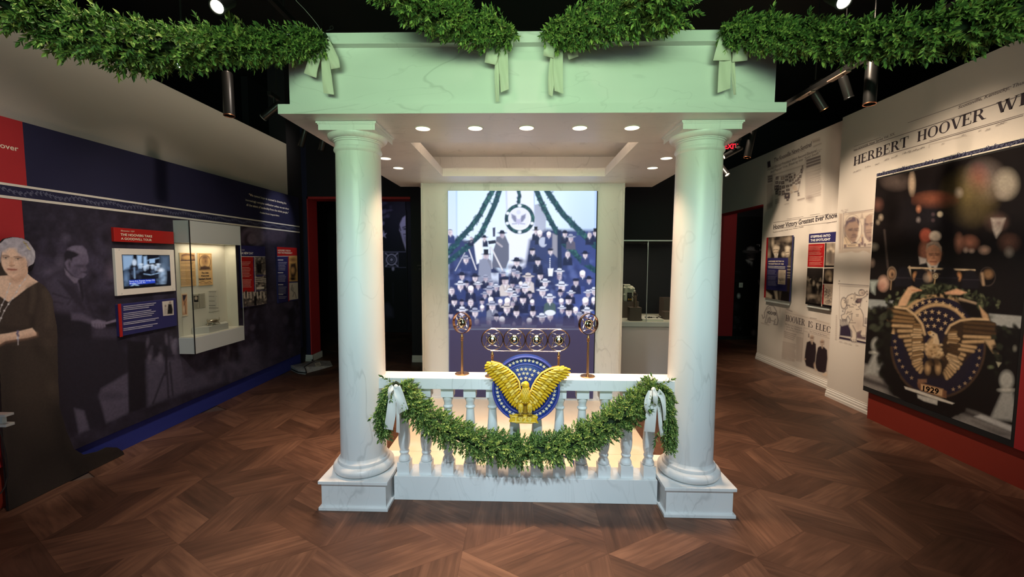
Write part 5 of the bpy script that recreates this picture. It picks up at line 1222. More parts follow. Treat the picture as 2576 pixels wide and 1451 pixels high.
# wall display case with its exhibits
cy0, cy1, cxw, cxf, cz0, cz1 = 3.885, 4.600, LW, -3.115, 0.680, 1.946
dc = thing('wall_display_case', 'pale grey wall display case with glass front and lit cream interior', 'display case', (cxw, (cy0+cy1)/2, cz0))
part('lower_box', MB().box(cxw, cxf, cy0, cy1, cz0, 0.835), MT['case_grey'], dc, bevel=0.002)
part('hood', MB().box(cxw, cxf, cy0, cy1, 1.738, cz1), MT['case_grey'], dc, bevel=0.002)
part('shelf', MB().box(cxw, cxf-.004, cy0+.004, cy1-.004, 0.835, 0.842), MT['case_in'], dc)
part('back_panel', MB().box(cxw+.0005, cxw+.008, cy0+.003, cy1, 0.842, 1.738), MT['case_in'], dc)
part('end_panel', MB().box(cxw, cxf-.03, cy1-.05, cy1-.042, 0.842, 1.738), MT['case_in'], dc)
part('front_glass', MB().box(cxf-.004, cxf, cy0, cy1, 0.842, 1.738), MT['glass'], dc)
part('side_glass', MB().box(cxw+.01, cxf-.005, cy0, cy0+.004, 0.842, 1.738), MT['glass'], dc)
part('corner_seal', MB().box(cxf-.004, cxf+.002, cy0-.003, cy0+.006, cz0, cz1), MT['black'], dc, label='black corner joint')
part('end_seal', MB().box(cxf-.003, cxf+.001, cy1-.004, cy1+.001, cz0, cz1), MT['steel_edge'], dc)
lamp_area('case_strip_light', (cxw+.09, 4.22, 1.73), (cxw+.05, 4.22, 0.9), 0.55, 1.5, (1.0, 0.82, 0.62), 0.05)
PB = LW+.013
def sheet(label, cat, quad, paint, base, nm='document', thick=0.004, group=None):
    rc = wall_rect(LEFT, PB, quad); t = thing(nm, label, cat, base_of(LEFT, PB, rc), group); part('sheet', slab(LEFT, PB, rc, thick), MT['case_in'], t)
    print_sheet('print', LEFT, PB, quad, paint, base, 0.75, MT['print'], t, lift=.0008); return t
def pd1(c):
    c.T(280, 540, 4.03); c.poly([(710, 405), (755, 392), (840, 405), (848, 462), (705, 468)], (120, 80, 60), 2); c.ell(775, 435, 55, 22, (214, 168, 110), 4); c.line([(705, 466), (848, 462)], 8, (50, 40, 60), 2)
    for y, n in ((480, 2), (520, 3), (570, 3), (605, 3), (650, 6)): c.lines_of_text(705, 848, y, y+n*11, n, (110, 84, 62), 0, 5, .7, y)
sheet('tan printed document with a blue headed crest, left in the display case', 'document', Q4((694, 385), (850, 388), (856, 722), (700, 728)), pd1, (214, 172, 118))
def pd2(c):
    c.T(280, 540, 4.03); K = (92, 66, 54); c.ring(948, 480, 56, 70, 5, K, 1.5); c.ell(948, 470, 34, 44, (176, 134, 92), 5); c.ell(948, 430, 36, 20, (120, 92, 72), 6); c.ell(955, 470, 9, 14, (120, 88, 66), 4); c.poly([(900, 530), (945, 515), (1000, 530), (1005, 555), (895, 560)], (84, 60, 52), 4); c.line([(890, 400), (890, 560), (1010, 560), (1010, 400), (890, 400)], 4, K, 1)
    c.line([(890, 688), (930, 676), (960, 690), (1000, 678), (1015, 690)], 6, K, 2); c.line([(900, 700), (1005, 700)], 4, K, 1)
t = sheet('tan printed welcome poster with an engraved portrait, upper right in the display case', 'document', Q4((880, 386), (1022, 392), (1024, 712), (878, 718)), pd2, (222, 178, 122))
text_part([('The Utah', q4(914, 598), q4(985, 600), q4(914, 580)), ('Welcomes', q4(908, 628), q4(990, 630), q4(908, 610)), ('Herbert Hoover', q4(888, 662), q4(1014, 662), q4(888, 640))], LEFT, PB+.001, MT['letter_ink'], t, bold=.03)
def pd3(c): c.T(280, 540, 4.03); c.poly([(716, 808), (766, 806), (768, 1010), (722, 1016)], (205, 150, 110), 1); c.poly([(720, 815), (762, 812), (750, 850), (735, 880), (725, 860)], (50, 46, 60), 3); c.line([(742, 880), (755, 1000)], 5, (96, 60, 50), 2); c.line([(760, 860), (735, 920)], 5, (120, 80, 60), 2); c.ell(735, 960, 8, 30, (236, 210, 180), 4)
sheet('small framed colour picture low at the left of the display case', 'picture', Q4((706, 793), (772, 790), (775, 1026), (714, 1033)), pd3, (226, 206, 176), 'picture')
def pd4(c):
    c.T(280, 540, 4.03); c.line([(888, 800), (894, 945)], 5, (90, 84, 74), 2); c.poly([(832, 822), (882, 820), (882, 884), (838, 886)], (40, 36, 34), 1); c.ell(858, 846, 14, 18, (190, 170, 150), 3); c.poly([(842, 884), (850, 866), (870, 866), (880, 884)], (20, 18, 20), 2)
    c.lines_of_text(836, 884, 895, 945, 7, (90, 84, 78), 0, 3.5, .6, 1); c.lines_of_text(900, 948, 808, 940, 16, (110, 104, 96), 0, 3.5, .5, 2)
sheet('open printed booklet with a portrait page inside the display case', 'book', Q4((814, 806), (948, 795), (955, 938), (820, 955)), pd4, (176, 168, 150), 'booklet', 0.008)
def pd5(c): c.T(280, 540, 4.03); [ (c.line([(992, y), (992+w_, y)], 6, (80, 76, 74), 1, .8)) for y, w_ in ((780, 68), (828, 48), (875, 52), (920, 60), (945, 90)) ]; c.lines_of_text(992, 1070, 785, 970, 15, (120, 116, 112), 0, 3.5, .6, 5)
sheet('white caption card beside the booklet in the display case', 'label', Q4((981, 765), (1090, 762), (1086, 975), (990, 985)), pd5, (206, 200, 186), 'caption_card')
# grey riser and footed silver dish
A = on(0, -3.16, *q4(1000, 1150)); zt = 0.905; yb0, yb1 = 4.03, 4.50
rb = part('riser_block', MB().add([(LW+.02, yb0, .842), (-3.150, 4.12, .842), (-3.150, 4.40, .842), (LW+.02, yb1, .842), (LW+.02, yb0, zt), (-3.150, 4.12, zt), (-3.150, 4.40, zt), (LW+.02, yb1, zt)], [(0,1,2,3), (4,5,6,7), (0,1,5,4), (1,2,6,5), (2,3,7,6), (3,0,4,7)]), MT['case_block'], None, origin=(-3.2, 4.25, .842))
tag(rb, 'grey angled riser block on the floor of the display case', 'stand')
dc_ = np.array([-3.195, 4.245, zt]); dsh = thing('silver_dish', 'small footed silver dish with end handles on the grey riser', 'dish', tuple(dc_))
mb = MB()
pr = [(0.02, .018), (.045, .022), (.062, .034), (.066, .048), (.070, .052), (.066, .053), (.058, .046), (0.0, .046)]
mb.lathe(dc_, pr, 28, (0, 0, 1), False); mb.v = [(dc_[0]+(a-dc_[0])*.62, dc_[1]+(b-dc_[1])*1.15, c_) for a, b, c_ in mb.v]; part('bowl', mb, MT['silver'], dsh, True)
mb = MB(); mb.ball(dc_+np.array([0, 0, .05]), .05, 20, 8, (.6, 1.1, .25)); part('lid', mb, MT['silver'], dsh, True)
for s_ in (-1, 1):
    mb = MB(); mb.tube([dc_+np.array([0, s_*y, z]) for y, z in ((.068, .045), (.084, .050), (.088, .064), (.078, .070))], .004, 6); part('handle', mb, MT['silver'], dsh, True)
    for x in (-.022, .022): mb = MB(); mb.tube([dc_+np.array([x, s_*.038, .026]), dc_+np.array([x*1.15, s_*.05, .010]), dc_+np.array([x*1.3, s_*.056, 0.0])], [.005, .0035, .005], 6); part('foot', mb, MT['silver'], dsh, True)

# life-size cut-out of a lady, a flat printed board standing off the wall
CX = -3.225
lady_out = [(-70, 470), (-40, 330), (0, 250), (60, 196), (160, 174), (260, 186), (345, 226), (395, 300), (425, 348), (428, 430), (404, 498), (340, 535), (336, 620), (390, 668), (462, 718), (540, 770), (600, 850), (640, 940), (655, 1080), (690, 1260), (700, 1451)]
lady_px = [(x/4.837, 560+y/4.837) for x, y in lady_out]
low = [(0+x/3.224, 850+y/3.224) for x, y in ((464, 40), (470, 330), (482, 560), (540, 760), (600, 900), (680, 948), (800, 920), (870, 886), (950, 888), (998, 920), (1010, 960), (930, 1075), (700, 1190), (440, 1320), (240, 1420), (110, 1470), (70, 1460))]
left_edge = [(22, 1290), (15, 1200), (8, 1120), (3, 1020), (0, 940), (-30, 900), (-60, 800), (-60, 700)]
lady_poly = lady_px+low+left_edge
def paint_lady(c):
    SKN = (234, 202, 178); SKS = (196, 152, 126); HR = (172, 168, 178); DR = (66, 56, 50); DR2 = (46, 39, 36); DR3 = (84, 73, 64)
    c.T(0, 560, 4.837); R = random.Random(6)
    c.poly([(-300, 690), (120, 700), (470, 716), (760, 760), (760, 1500), (-300, 1500)], DR, 2)
    # chest and neck
    c.poly([(-120, 660), (100, 640), (120, 560), (330, 540), (338, 620), (395, 672), (465, 716), (340, 790), (200, 900), (100, 968), (0, 900), (-120, 760)], SKN, 3)
    c.poly([(110, 640), (200, 665), (300, 620), (336, 560), (338, 610), (300, 690), (200, 740), (130, 720)], SKS, 14, .75)
    # hair behind
    c.poly([(-80, 500), (-30, 330), (0, 250), (60, 196), (160, 174), (260, 186), (345, 226), (395, 300), (425, 348), (428, 430), (404, 498), (340, 538), (300, 450), (240, 320), (100, 290), (20, 330), (0, 480)], HR, 4)
    for k in range(60):
        a = R.uniform(0, 1); x = 10+400*a; y = 215+R.uniform(0, 110)+a*150*R.random(); c.ell(x, y, R.uniform(14, 34), R.uniform(6, 13), R.choice([(206, 204, 212), (140, 136, 148), (190, 186, 196), (118, 114, 126)]), 8, .55, R.uniform(-60, 60))
    for k in range(20): c.ell(R.uniform(310, 415), R.uniform(330, 520), R.uniform(10, 26), R.uniform(6, 12), R.choice([(212, 210, 216), (136, 132, 144)]), 6, .6, R.uniform(30, 90))
    # face
    c.poly([(10, 460), (25, 340), (110, 300), (205, 300), (215, 360), (300, 410), (326, 480), (325, 560), (290, 610), (220, 650), (150, 662), (100, 640), (50, 580), (20, 520)], SKN, 3)
    c.poly([(240, 400), (326, 470), (326, 560), (280, 620), (210, 655), (240, 580), (250, 480)], SKS, 22, .6)
    for (x, y) in ((60, 300), (120, 286), (190, 300), (235, 350), (270, 395), (30, 330)): c.ell(x, y, 36, 20, (182, 178, 188), 8, .95, 30)
    c.line([(28, 404), (60, 396), (108, 412)], 10, (98, 70, 56), 4, .9); c.line([(168, 416), (215, 412), (262, 426)], 10, (98, 70, 56), 4, .9)
    for x, y in ((66, 428), (214, 440)):
        c.ell(x, y, 38, 13, (150, 106, 84), 8, .8); c.ell(x, y, 24, 9, (226, 206, 190), 3, .9); c.ell(x+2, y, 10, 10, (66, 56, 60), 3); c.line([(x-30, y-7), (x+28, y-8)], 6, (70, 48, 40), 3, .9)
    c.poly([(140, 430), (155, 500), (168, 520), (140, 530), (112, 520), (118, 490)], (206, 156, 124), 8, .7); c.line([(112, 522), (140, 530), (170, 520)], 7, (150, 98, 76), 4, .8)
    c.line([(90, 562), (140, 574), (200, 572)], 8, (140, 66, 56), 3); c.ell(142, 570, 52, 14, (186, 106, 90), 6, .8); c.line([(92, 566), (200, 572)], 4, (120, 56, 48), 2); c.ell(140, 606, 40, 10, SKS, 8, .6)
    c.line([(285, 232), (315, 262), (355, 322)], 12, (176, 160, 96), 3); c.line([(290, 255), (330, 250)], 7, (110, 100, 70), 2); c.line([(325, 300), (362, 328)], 8, (220, 206, 140), 2)
    # dress folds
    for pts, wd, col in (([(345, 780), (350, 920), (330, 1100), (390, 1170), (380, 1290)], 26, DR2), ([(450, 760), (460, 900), (420, 1100), (390, 1260)], 24, DR2), ([(400, 760), (405, 900), (372, 1080)], 26, DR3), ([(560, 850), (600, 1000), (590, 1240)], 60, DR3), ([(0, 1280), (200, 1310), (300, 1300)], 40, DR2)): c.line(pts, wd, col, 18, .7)
    c.poly([(100, 968), (200, 900), (340, 790), (330, 810), (190, 930), (100, 985), (0, 920), (0, 900)], DR2, 4, .8)
    # arm with bracelet
    c.poly([(-200, 1380), (60, 1350), (250, 1315), (390, 1280), (440, 1340), (440, 1370), (330, 1400), (180, 1420), (60, 1440), (-200, 1600)], SKN, 3); c.poly([(-200, 1460), (60, 1420), (250, 1390), (440, 1350), (440, 1372), (330, 1402), (180, 1424), (60, 1445), (-200, 1600)], SKS, 14, .7)
    for k in range(8): c.ell(215+R.uniform(-16, 16), 1320+k*15, 13, 10, R.choice([(190, 188, 204), (96, 94, 130), (220, 218, 226), (120, 116, 150)]), 3)
    # necklace
    for pts in ([(345, 610), (300, 690), (240, 765), (200, 840), (150, 920), (100, 990), (50, 1070), (10, 1160), (-20, 1240)], [(120, 740), (85, 845), (55, 930), (20, 1000), (-10, 1080)]):
        c.line(pts, 6, (206, 200, 200), 3, .9)
        for x, y in pts: c.ell(x, y, 10, 9, (232, 228, 228), 3)
    c.T(0, 850, 3.224)
    for pts, wd, col, op in (([(60, 100), (40, 400), (80, 800), (90, 1380)], 50, DR2, .8), ([(250, 80), (270, 300), (240, 700), (260, 1200)], 120, (64, 55, 49), .6), ([(370, 60), (430, 300), (420, 420)], 30, DR3, .7), ([(300, 60), (400, 180), (440, 300)], 40, (34, 28, 26), .7), ([(470, 600), (520, 900), (640, 1120)], 90, (34, 30, 28), .8), ([(700, 980), (850, 960), (980, 920)], 30, (30, 27, 25), .7), ([(620, 1020), (760, 1060)], 30, (30, 27, 25), .7)): c.line(pts, wd, col, 40, op)
    c.poly([(40, 700), (500, 700), (1000, 900), (1000, 960), (100, 1400), (40, 1400)], (30, 26, 25), 160, .75)
    c.line([(145, 0), (145, 55)], 5, (214, 210, 214), 2)
    c.grain(3, .10, 4)
def inpoly(x, y, P=lady_poly):
    ins = np.zeros(len(x), bool)
    for (ax, ay), (bx, by) in zip(P, P[1:]+P[:1]):
        if ay != by: ins ^= ((ay > y) != (by > y)) & (x < (bx-ax)*(y-ay)/(by-ay)+ax)
    return ins
ld = thing('lady_cutout', 'life-size flat cutout of a white-haired lady in a long dark dress', 'cutout', tuple(on(0, CX, 150, 1200)*np.array([1, 1, 0])))
mb = MB(); P = [on(0, CX-.004, x, y) for x, y in lady_poly]; P = [np.array([p[0], p[1], max(p[2], 0.001)]) for p in P]; mb.prism(P, (-.014, 0, 0)); part('backing_board', mb, MT['black'], ld)
print_sheet('printed_figure', LEFT, CX, [(-45, 592), (312, 592), (312, 1290), (-45, 1290)], paint_lady, (60, 52, 46), 1.1, MT['print'], ld, keep=inpoly)
# white ledge end and cord at the frame edge
wlz = thing('white_ledge', 'end of a white double-edged ledge at the left edge of the photo', 'shelf', tuple(on(0, -2.6, 5, 1062)))
a = on(1, 2.05, 36, 1040); xe = a[0]
part('top_board', MB().box(xe-.5, xe, 2.01, 2.05, on(1, 2.05, 20, 1042)[2], on(1, 2.05, 20, 1036)[2]), MT['white_trim'], wlz, bevel=.002)
part('web', MB().box(xe-.5, xe-.03, 2.022, 2.04, on(1, 2.05, 20, 1060)[2], on(1, 2.05, 20, 1041)[2]), MT['case_grey'], wlz)
part('bottom_board', MB().box(xe-.5, xe, 2.01, 2.05, on(1, 2.05, 20, 1067)[2], on(1, 2.05, 20, 1060)[2]), MT['white_trim'], wlz, bevel=.002)
part('post', MB().box(xe-.36, xe-.32, 2.015, 2.045, 0, on(1, 2.05, 20, 1066)[2]), MT['white_trim'], wlz)
mb = MB(); mb.tube([on(0, -3.18, x, y) for x, y in ((-20, 1060), (2, 1090), (12, 1130), (18, 1165), (20, 1195), (12, 1225), (2, 1240), (-20, 1250))], .004, 6)
tag(part('power_cord', mb, MT['cord'], None, True, origin=tuple(on(0, -3.18, 2, 1240))), 'thin black cord hanging below the white ledge end', 'cord')
# folded plastic floor stand lying by the doorway
zb = zz(720, 860, 14.507)
b0 = thing('plastic_carrier', 'grey folded plastic carrier with a white tag lying on the floor by the doorway', 'carrier', tuple(on(2, 0.0, 780, 925)))
GP = mat('grey_plastic', (0.40, 0.38, 0.38), .25, mottled=.25, mscale=16, spec=.7)
rim = [on(2, z, *zb(x, y)) for x, y, z in ((160, 850, .07), (600, 770, .07), (1050, 672, .075), (1600, 682, .03), (1690, 870, .004), (1250, 1000, .004), (760, 1130, .004), (700, 1050, .055), (430, 1030, .05), (290, 945, .06))]
foot = [np.array([p[0], p[1]+.004, 0.0]) for p in rim]
n = len(rim); ridge = [on(2, .085, *zb(655, 905))]
mb = MB(); mb.add(rim+foot+ridge, [(i, (i+1) % n, 2*n) for i in range(n)]+[(i, (i+1) % n, n+(i+1) % n, n+i) for i in range(n)]+[tuple(range(n, 2*n))]); part('body', mb, GP, b0)
mb = MB(); mb.prism([on(2, .02, *zb(x, y)) for x, y in ((150, 880), (430, 1050), (690, 1065), (745, 1150), (420, 1120), (180, 1010))], (0, 0, .012)); part('mouth', mb, MT['black'], b0, label='dark open mouth')
mb = MB(); mb.tube([on(2, z, *zb(x, y)) for x, y, z in ((1050, 680, .082), (850, 790, .086), (655, 910, .09), (700, 980, .07), (722, 1050, .06), (745, 1130, .02))], .005, 6); part('fold_edge', mb, MT['cord'], b0, True)
tg = [on(2, .066, *zb(x, y)) for x, y in ((1035, 782), (1232, 732), (1280, 850), (1090, 912))]; mb = MB(); mb.prism(tg, (0, 0, .002)); tp = part('tag', mb, MT['white_panel'], b0)
u_ = tg[1]-tg[0]; v_ = tg[0]-tg[3]; mb = MB()
for x, y, r in ((.32, .5, .14), (.5, .5, .12), (.68, .45, .12)):
    c0 = tg[3]+u_*x+v_*y+np.array([0, 0, .003]); mb.tube([c0+u_*r*math.cos(t)*.5+v_*r*1.8*math.sin(t) for t in np.linspace(.6, 5.6, 9)], .0016, 4)
part('scribble', mb, MT['letter_ink'], b0)

# ================================================================== RIGHT WALL EXHIBITS
# --- headline lettering drawn with thick and thin strokes and bracket serifs
def stroke_glyph(ch):
    """(list of polygons, advance) in a unit-high box"""
    Tk, Tn, Sf = 0.17, 0.06, 0.05; P = []
    def rect(x0, x1, y0, y1): P.append([(x0, y0), (x1, y0), (x1, y1), (x0, y1)])
    def stem(x, t=Tk, foot=True, head=True):
        rect(x, x+t, 0, 1)
        if foot: rect(x-.07, x+t+.07, 0, Sf)
        if head: rect(x-.07, x+t+.07, 1-Sf, 1)
    def bar(x0, y0, x1, y1, t): P.append([(x0-t/2, y0), (x0+t/2, y0), (x1+t/2, y1), (x1-t/2, y1)])
    def arc(cx, cy, rx, ry, a0, a1, thick, thin, n=12):
        for i in range(n):
            q = []
            for a, s in ((a0+(a1-a0)*i/n, 0), (a0+(a1-a0)*(i+1)/n, 0)):
                t = math.radians(a); w_ = thin+(thick-thin)*abs(math.cos(t))**1.5
                q.append(((cx+rx*math.cos(t), cy+ry*math.sin(t)), (cx+(rx-w_)*math.cos(t), cy+(ry-max(w_*.5, thin))*math.sin(t))))
            P.append([q[0][0], q[1][0], q[1][1], q[0][1]])
    if ch == 'H': stem(.07); stem(.56); rect(.2, .6, .47, .47+Tn); adv = .84
    elif ch == 'E': stem(.07); rect(.07, .60, 1-Tn, 1); rect(.07, .64, 0, Tn); rect(.2, .46, .47, .47+Tn); rect(.56, .60, .76, 1); rect(.60, .64, 0, .26); rect(.43, .47, .38, .62); adv = .72
    elif ch == 'R': stem(.07); arc(.30, .74, .34, .26, -90, 90, Tk, Tn); rect(.2, .34, 1-Tn, 1); rect(.2, .34, .48, .48+Tn); P.append([(.34, .5), (.50, .5), (.78, 0), (.60, 0)]); rect(.6, .86, 0, Sf); adv = .84
    elif ch == 'B': stem(.07); arc(.30, .76, .30, .24, -90, 90, Tk*.9, Tn); arc(.30, .27, .36, .27, -90, 90, Tk, Tn); [rect(.2, .33, y, y+Tn) for y in (0, .50, 1-Tn)]; adv = .76
    elif ch == 'T': stem(.28, head=False); rect(0, .73, 1-Tn, 1); rect(0, .045, .72, 1); rect(.685, .73, .72, 1); adv = .78
    elif ch == 'O': arc(.42, .5, .40, .52, 0, 360, Tk, Tn, 28); adv = .88
    elif ch == 'C': arc(.42, .5, .40, .52, 40, 320, Tk, Tn, 22); rect(.68, .73, .66, .96); adv = .80
    elif ch == 'V': bar(.12, 1, .40, 0, Tk); bar(.68, 1, .42, 0, Tn); rect(-.03, .27, 1-Sf, 1); rect(.55, .82, 1-Sf, 1); adv = .78
    elif ch == 'W': bar(.12, 1, .34, 0, Tk); bar(.56, 1, .36, 0, Tn); bar(.54, 1, .78, 0, Tk); bar(1.04, 1, .80, 0, Tn); rect(-.03, .25, 1-Sf, 1); rect(.42, .68, 1-Sf, 1); rect(.92, 1.16, 1-Sf, 1); adv = 1.16
    elif ch == 'N': stem(.07, Tn); stem(.66, Tn, foot=False); bar(.12, 1, .66, 0, Tk); adv = .84
    elif ch == 'I': stem(.09); adv = .36
    elif ch == 'L': stem(.07); rect(.07, .62, 0, Tn); rect(.58, .62, 0, .28); adv = .68
    elif ch == 'S':
        arc(.30, .755, .24, .255, 35, 270, Tk*.7, Tn, 14); arc(.30, .26, .26, .27, -145, 92, Tk*.8, Tn, 14); rect(.46, .50, .70, .95); rect(.05, .09, .05, .30); adv = .62
    else: adv = .42
    return P, adv
def headline(s, frame, plane, a, b, cap, material, parent, name='headline', shear=0.0, slope=True):
    ax, rd, nrm = frame; A = on(ax, plane, *a); B = on(ax, plane, *b); T = on(ax, plane, *cap); L = np.dot(B-A, rd); h = T[2]-A[2]; dz = (B[2]-A[2])/L if slope else 0
    x = 0; polys = []
    for ch in s:
        P, adv = stroke_glyph(ch)
        polys += [[(px+x, py) for px, py in q] for q in P]; x += adv
    mb = MB(); k = L/(x-.08)
    for q in polys:
        pts = [A+rd*(px*k+shear*py*h)+np.array([0, 0, py*h+px*k*dz])+nrm*.0016 for px, py in q]; mb.add(pts, [tuple(range(len(pts)))])
    return part(name, mb, material, parent)
qh = zz(2080, 200, 4.837)
INK, GRY = MT['letter_ink'], MT['letter_grey']
headline('HERBERT', RIGHT, RW, qh(325, 1052), qh(985, 812), qh(325, 945), INK, wr)
headline('HOOVER', RIGHT, RW, qh(1098, 762), qh(1918, 480), qh(1098, 640), INK, wr)
headline('WINS', RIGHT, RW, qh(2060, 425), qh(2800, 165), qh(2060, 285), INK, wr)
mb = MB()
def rule(mb, frame, plane, a, b, wpx):
    ax, rd, nrm = frame; A = on(ax, plane, *a); B = on(ax, plane, *b); h = abs(on(ax, plane, a[0], a[1]-wpx)[2]-A[2])/2
    z = (A[2]+B[2])/2; A[2] = B[2] = z
    mb.add([A+nrm*.0014-np.array([0, 0, h]), B+nrm*.0014-np.array([0, 0, h]), B+nrm*.0014+np.array([0, 0, h]), A+nrm*.0014+np.array([0, 0, h])], [(0, 1, 2, 3)])
for a, b, w_ in (((325, 915), (2399, 108), 1.2), ((325, 1085), (2399, 352), 1.2), ((1250, 770), (2399, 390), 1.0), ((985, 540), (2250, 65), 1.0), ((330, 825), (660, 695), .8)): rule(mb, RIGHT, RW, qh(*a), qh(*b), w_)
part('rule', mb, GRY, wr)
text_part([('Vol. XXXVIII. New Series Vol. XX.', qh(325, 880), qh(830, 670), qh(325, 850), dict(slope=True)), ('Scottsville, Kentucky, Thursday, November 8', qh(1600, 358), qh(3150, -240), qh(1600, 320), dict(slope=True, shear=.2))], RIGHT, RW, GRY, wr, bold=.01)
def paint_torn(c):
    c.T(2080, 200, 4.837); R = random.Random(12)
    for x, y, n in ((325, 1135, 6), (470, 1075, 4), (590, 1040, 3), (700, 990, 4), (790, 960, 5), (920, 910, 6), (1000, 890, 6), (1100, 860, 6), (1400, 790, 2), (1640, 690, 3), (1850, 630, 2), (1930, 625, 4), (2060, 565, 6), (2110, 545, 5)):
        for k in range(n): c.line([(x+k*16, y-k*6), (x+k*16+R.uniform(4, 16), y-k*6-R.uniform(2, 18))], R.uniform(4, 9), (56, 46, 52), 2, R.uniform(.5, .95))
    c.line([(1245, 830), (1248, 790), (1700, 680)], 3, (110, 98, 92), 2, .7)
print_sheet('torn_print', RIGHT, RW, [(2140, 300), (2576, 300), (2576, 445), (2140, 445)], paint_torn, (211, 203, 194), .9, MT['print'], wr, cull=True, lift=.0012)

# portraits print and elephant cartoon on the near wall
def paint_port(c):
    c.T(2090, 520, 9.07); K = (112, 96, 104); LT = (206, 178, 150); MD = (150, 130, 124); R = random.Random(3)
    c.poly([(185, 150), (280, 150), (280, 970), (915, 930), (900, 1060), (820, 1020), (740, 1000), (640, 1040), (560, 1045), (480, 1015), (380, 1035), (260, 1050), (185, 1060)], (190, 174, 160), 3, .85)
    c.line([(232, 180), (210, 960)], 26, (150, 132, 126), 3, .55)
    c.poly([(290, 150), (970, 70), (915, 940), (275, 970)], (216, 200, 182), 2, .7)
    c.line([(290, 150), (970, 60)], 7, K, 2); c.line([(296, 185), (968, 100)], 5, K, 2, .8); c.line([(412, 157), (770, 105)], 14, MD, 3, .7); c.line([(790, 95), (940, 72)], 14, MD, 3, .7)
    c.line([(296, 150), (275, 970)], 5, K, 2)
    c.ring(500, 510, 205, 330, 7, MD, 2); c.ell(500, 510, 198, 322, (226, 214, 198), 3, .8)
    c.poly([(310, 690), (330, 640), (420, 640), (470, 840), (300, 850)], (224, 202, 174), 3); c.line([(345, 665), (480, 840)], 9, K, 2); c.line([(315, 700), (380, 850)], 7, K, 2, .8); c.poly([(520, 790), (560, 795), (605, 830), (480, 835)], (70, 60, 74), 3)
    c.poly([(330, 420), (370, 320), (440, 250), (560, 235), (640, 300), (645, 420), (630, 560), (610, 680), (560, 790), (500, 820), (430, 760), (350, 640), (325, 520)], (168, 142, 128), 4)
    c.poly([(330, 440), (345, 330), (420, 250), (520, 225), (620, 270), (655, 340), (640, 420), (600, 340), (560, 330), (500, 350), (420, 360), (370, 420), (350, 520)], (104, 90, 100), 5)
    c.line([(390, 310), (470, 270)], 12, (190, 168, 150), 5, .8); c.line([(575, 240), (590, 330)], 14, (196, 172, 152), 4, .8)
    c.poly([(305, 470), (325, 420), (340, 560), (345, 680), (320, 690)], (92, 80, 92), 6); c.ell(350, 520, 20, 45, (176, 150, 134), 6)
    c.line([(425, 515), (490, 500)], 16, (90, 76, 84), 5); c.line([(545, 505), (625, 495)], 16, (90, 76, 84), 5); c.ell(455, 535, 30, 12, (84, 72, 80), 5); c.ell(585, 540, 30, 12, (84, 72, 80), 5)
    c.poly([(520, 520), (545, 600), (560, 630), (500, 640), (510, 560)], (140, 116, 108), 8, .8); c.line([(500, 640), (560, 635)], 10, (90, 74, 82), 4); c.line([(470, 705), (545, 690), (575, 690)], 10, (84, 70, 78), 4); c.ell(540, 660, 30, 8, (110, 92, 94), 5); c.ell(480, 740, 70, 40, (140, 118, 112), 24, .6)
    c.poly([(780, 290), (800, 215), (880, 180), (960, 175), (930, 790), (870, 800), (800, 700), (770, 560)], (176, 152, 138), 5); c.line([(785, 290), (775, 560), (800, 660), (850, 740)], 26, (110, 96, 104), 6)
    c.ell(820, 410, 34, 20, (120, 104, 106), 6); c.line([(790, 385), (850, 395)], 12, (96, 82, 90), 5); c.line([(900, 385), (955, 375)], 12, (96, 82, 90), 5); c.ell(930, 420, 22, 14, (120, 104, 106), 5); c.line([(830, 590), (910, 580)], 14, (100, 86, 92), 6); c.line([(820, 540), (915, 530)], 10, (120, 104, 106), 6); c.ell(870, 660, 50, 34, (140, 122, 118), 12, .7); c.poly([(865, 690), (920, 690), (920, 780), (880, 790)], (104, 90, 96), 6)
    c.ring(950, 460, 190, 300, 6, MD, 2, .8)
    c.poly([(290, 860), (620, 840), (620, 910), (290, 930)], (224, 202, 174), 2); c.line([(360, 870), (615, 848)], 5, K, 2); c.line([(360, 920), (620, 905)], 5, K, 2); c.line([(400, 884), (560, 878)], 14, (96, 84, 88), 3); c.poly([(300, 860), (360, 860), (360, 930), (300, 935)], (140, 122, 120), 2)
    c.poly([(625, 840), (680, 835), (680, 915), (630, 915)], (130, 112, 112), 2); c.poly([(760, 835), (800, 830), (800, 905), (760, 910)], (130, 112, 112), 2); c.line([(800, 865), (915, 850)], 6, K, 2); c.line([(860, 856), (915, 852)], 12, (96, 84, 88), 3); c.line([(800, 890), (915, 880)], 6, K, 2)
    c.line([(300, 940), (910, 915)], 9, (84, 72, 82), 3); c.line([(300, 960), (910, 935)], 5, K, 2)
    c.ell(715, 660, 22, 30, (190, 166, 144), 4); c.poly([(690, 690), (740, 690), (755, 800), (750, 880), (690, 880), (670, 780)], (124, 106, 110), 5); c.poly([(668, 720), (700, 700), (705, 800), (670, 800)], (220, 196, 168), 4); c.line([(715, 430), (712, 620)], 8, K, 3, .7); c.poly([(690, 240), (715, 150), (740, 240), (760, 270), (660, 270)], (160, 140, 132), 5, .8)
    for k in range(10): c.ell(R.uniform(210, 400), R.uniform(40, 130), R.uniform(8, 18), R.uniform(8, 16), (140, 122, 118), 4, .5)
print_sheet('portrait_print', RIGHT, RW, [(2104, 522), (2212, 522), (2212, 640), (2104, 640)], paint_port, (211, 203, 194), .75, MT['print'], wr, cull=True, lift=.0012)
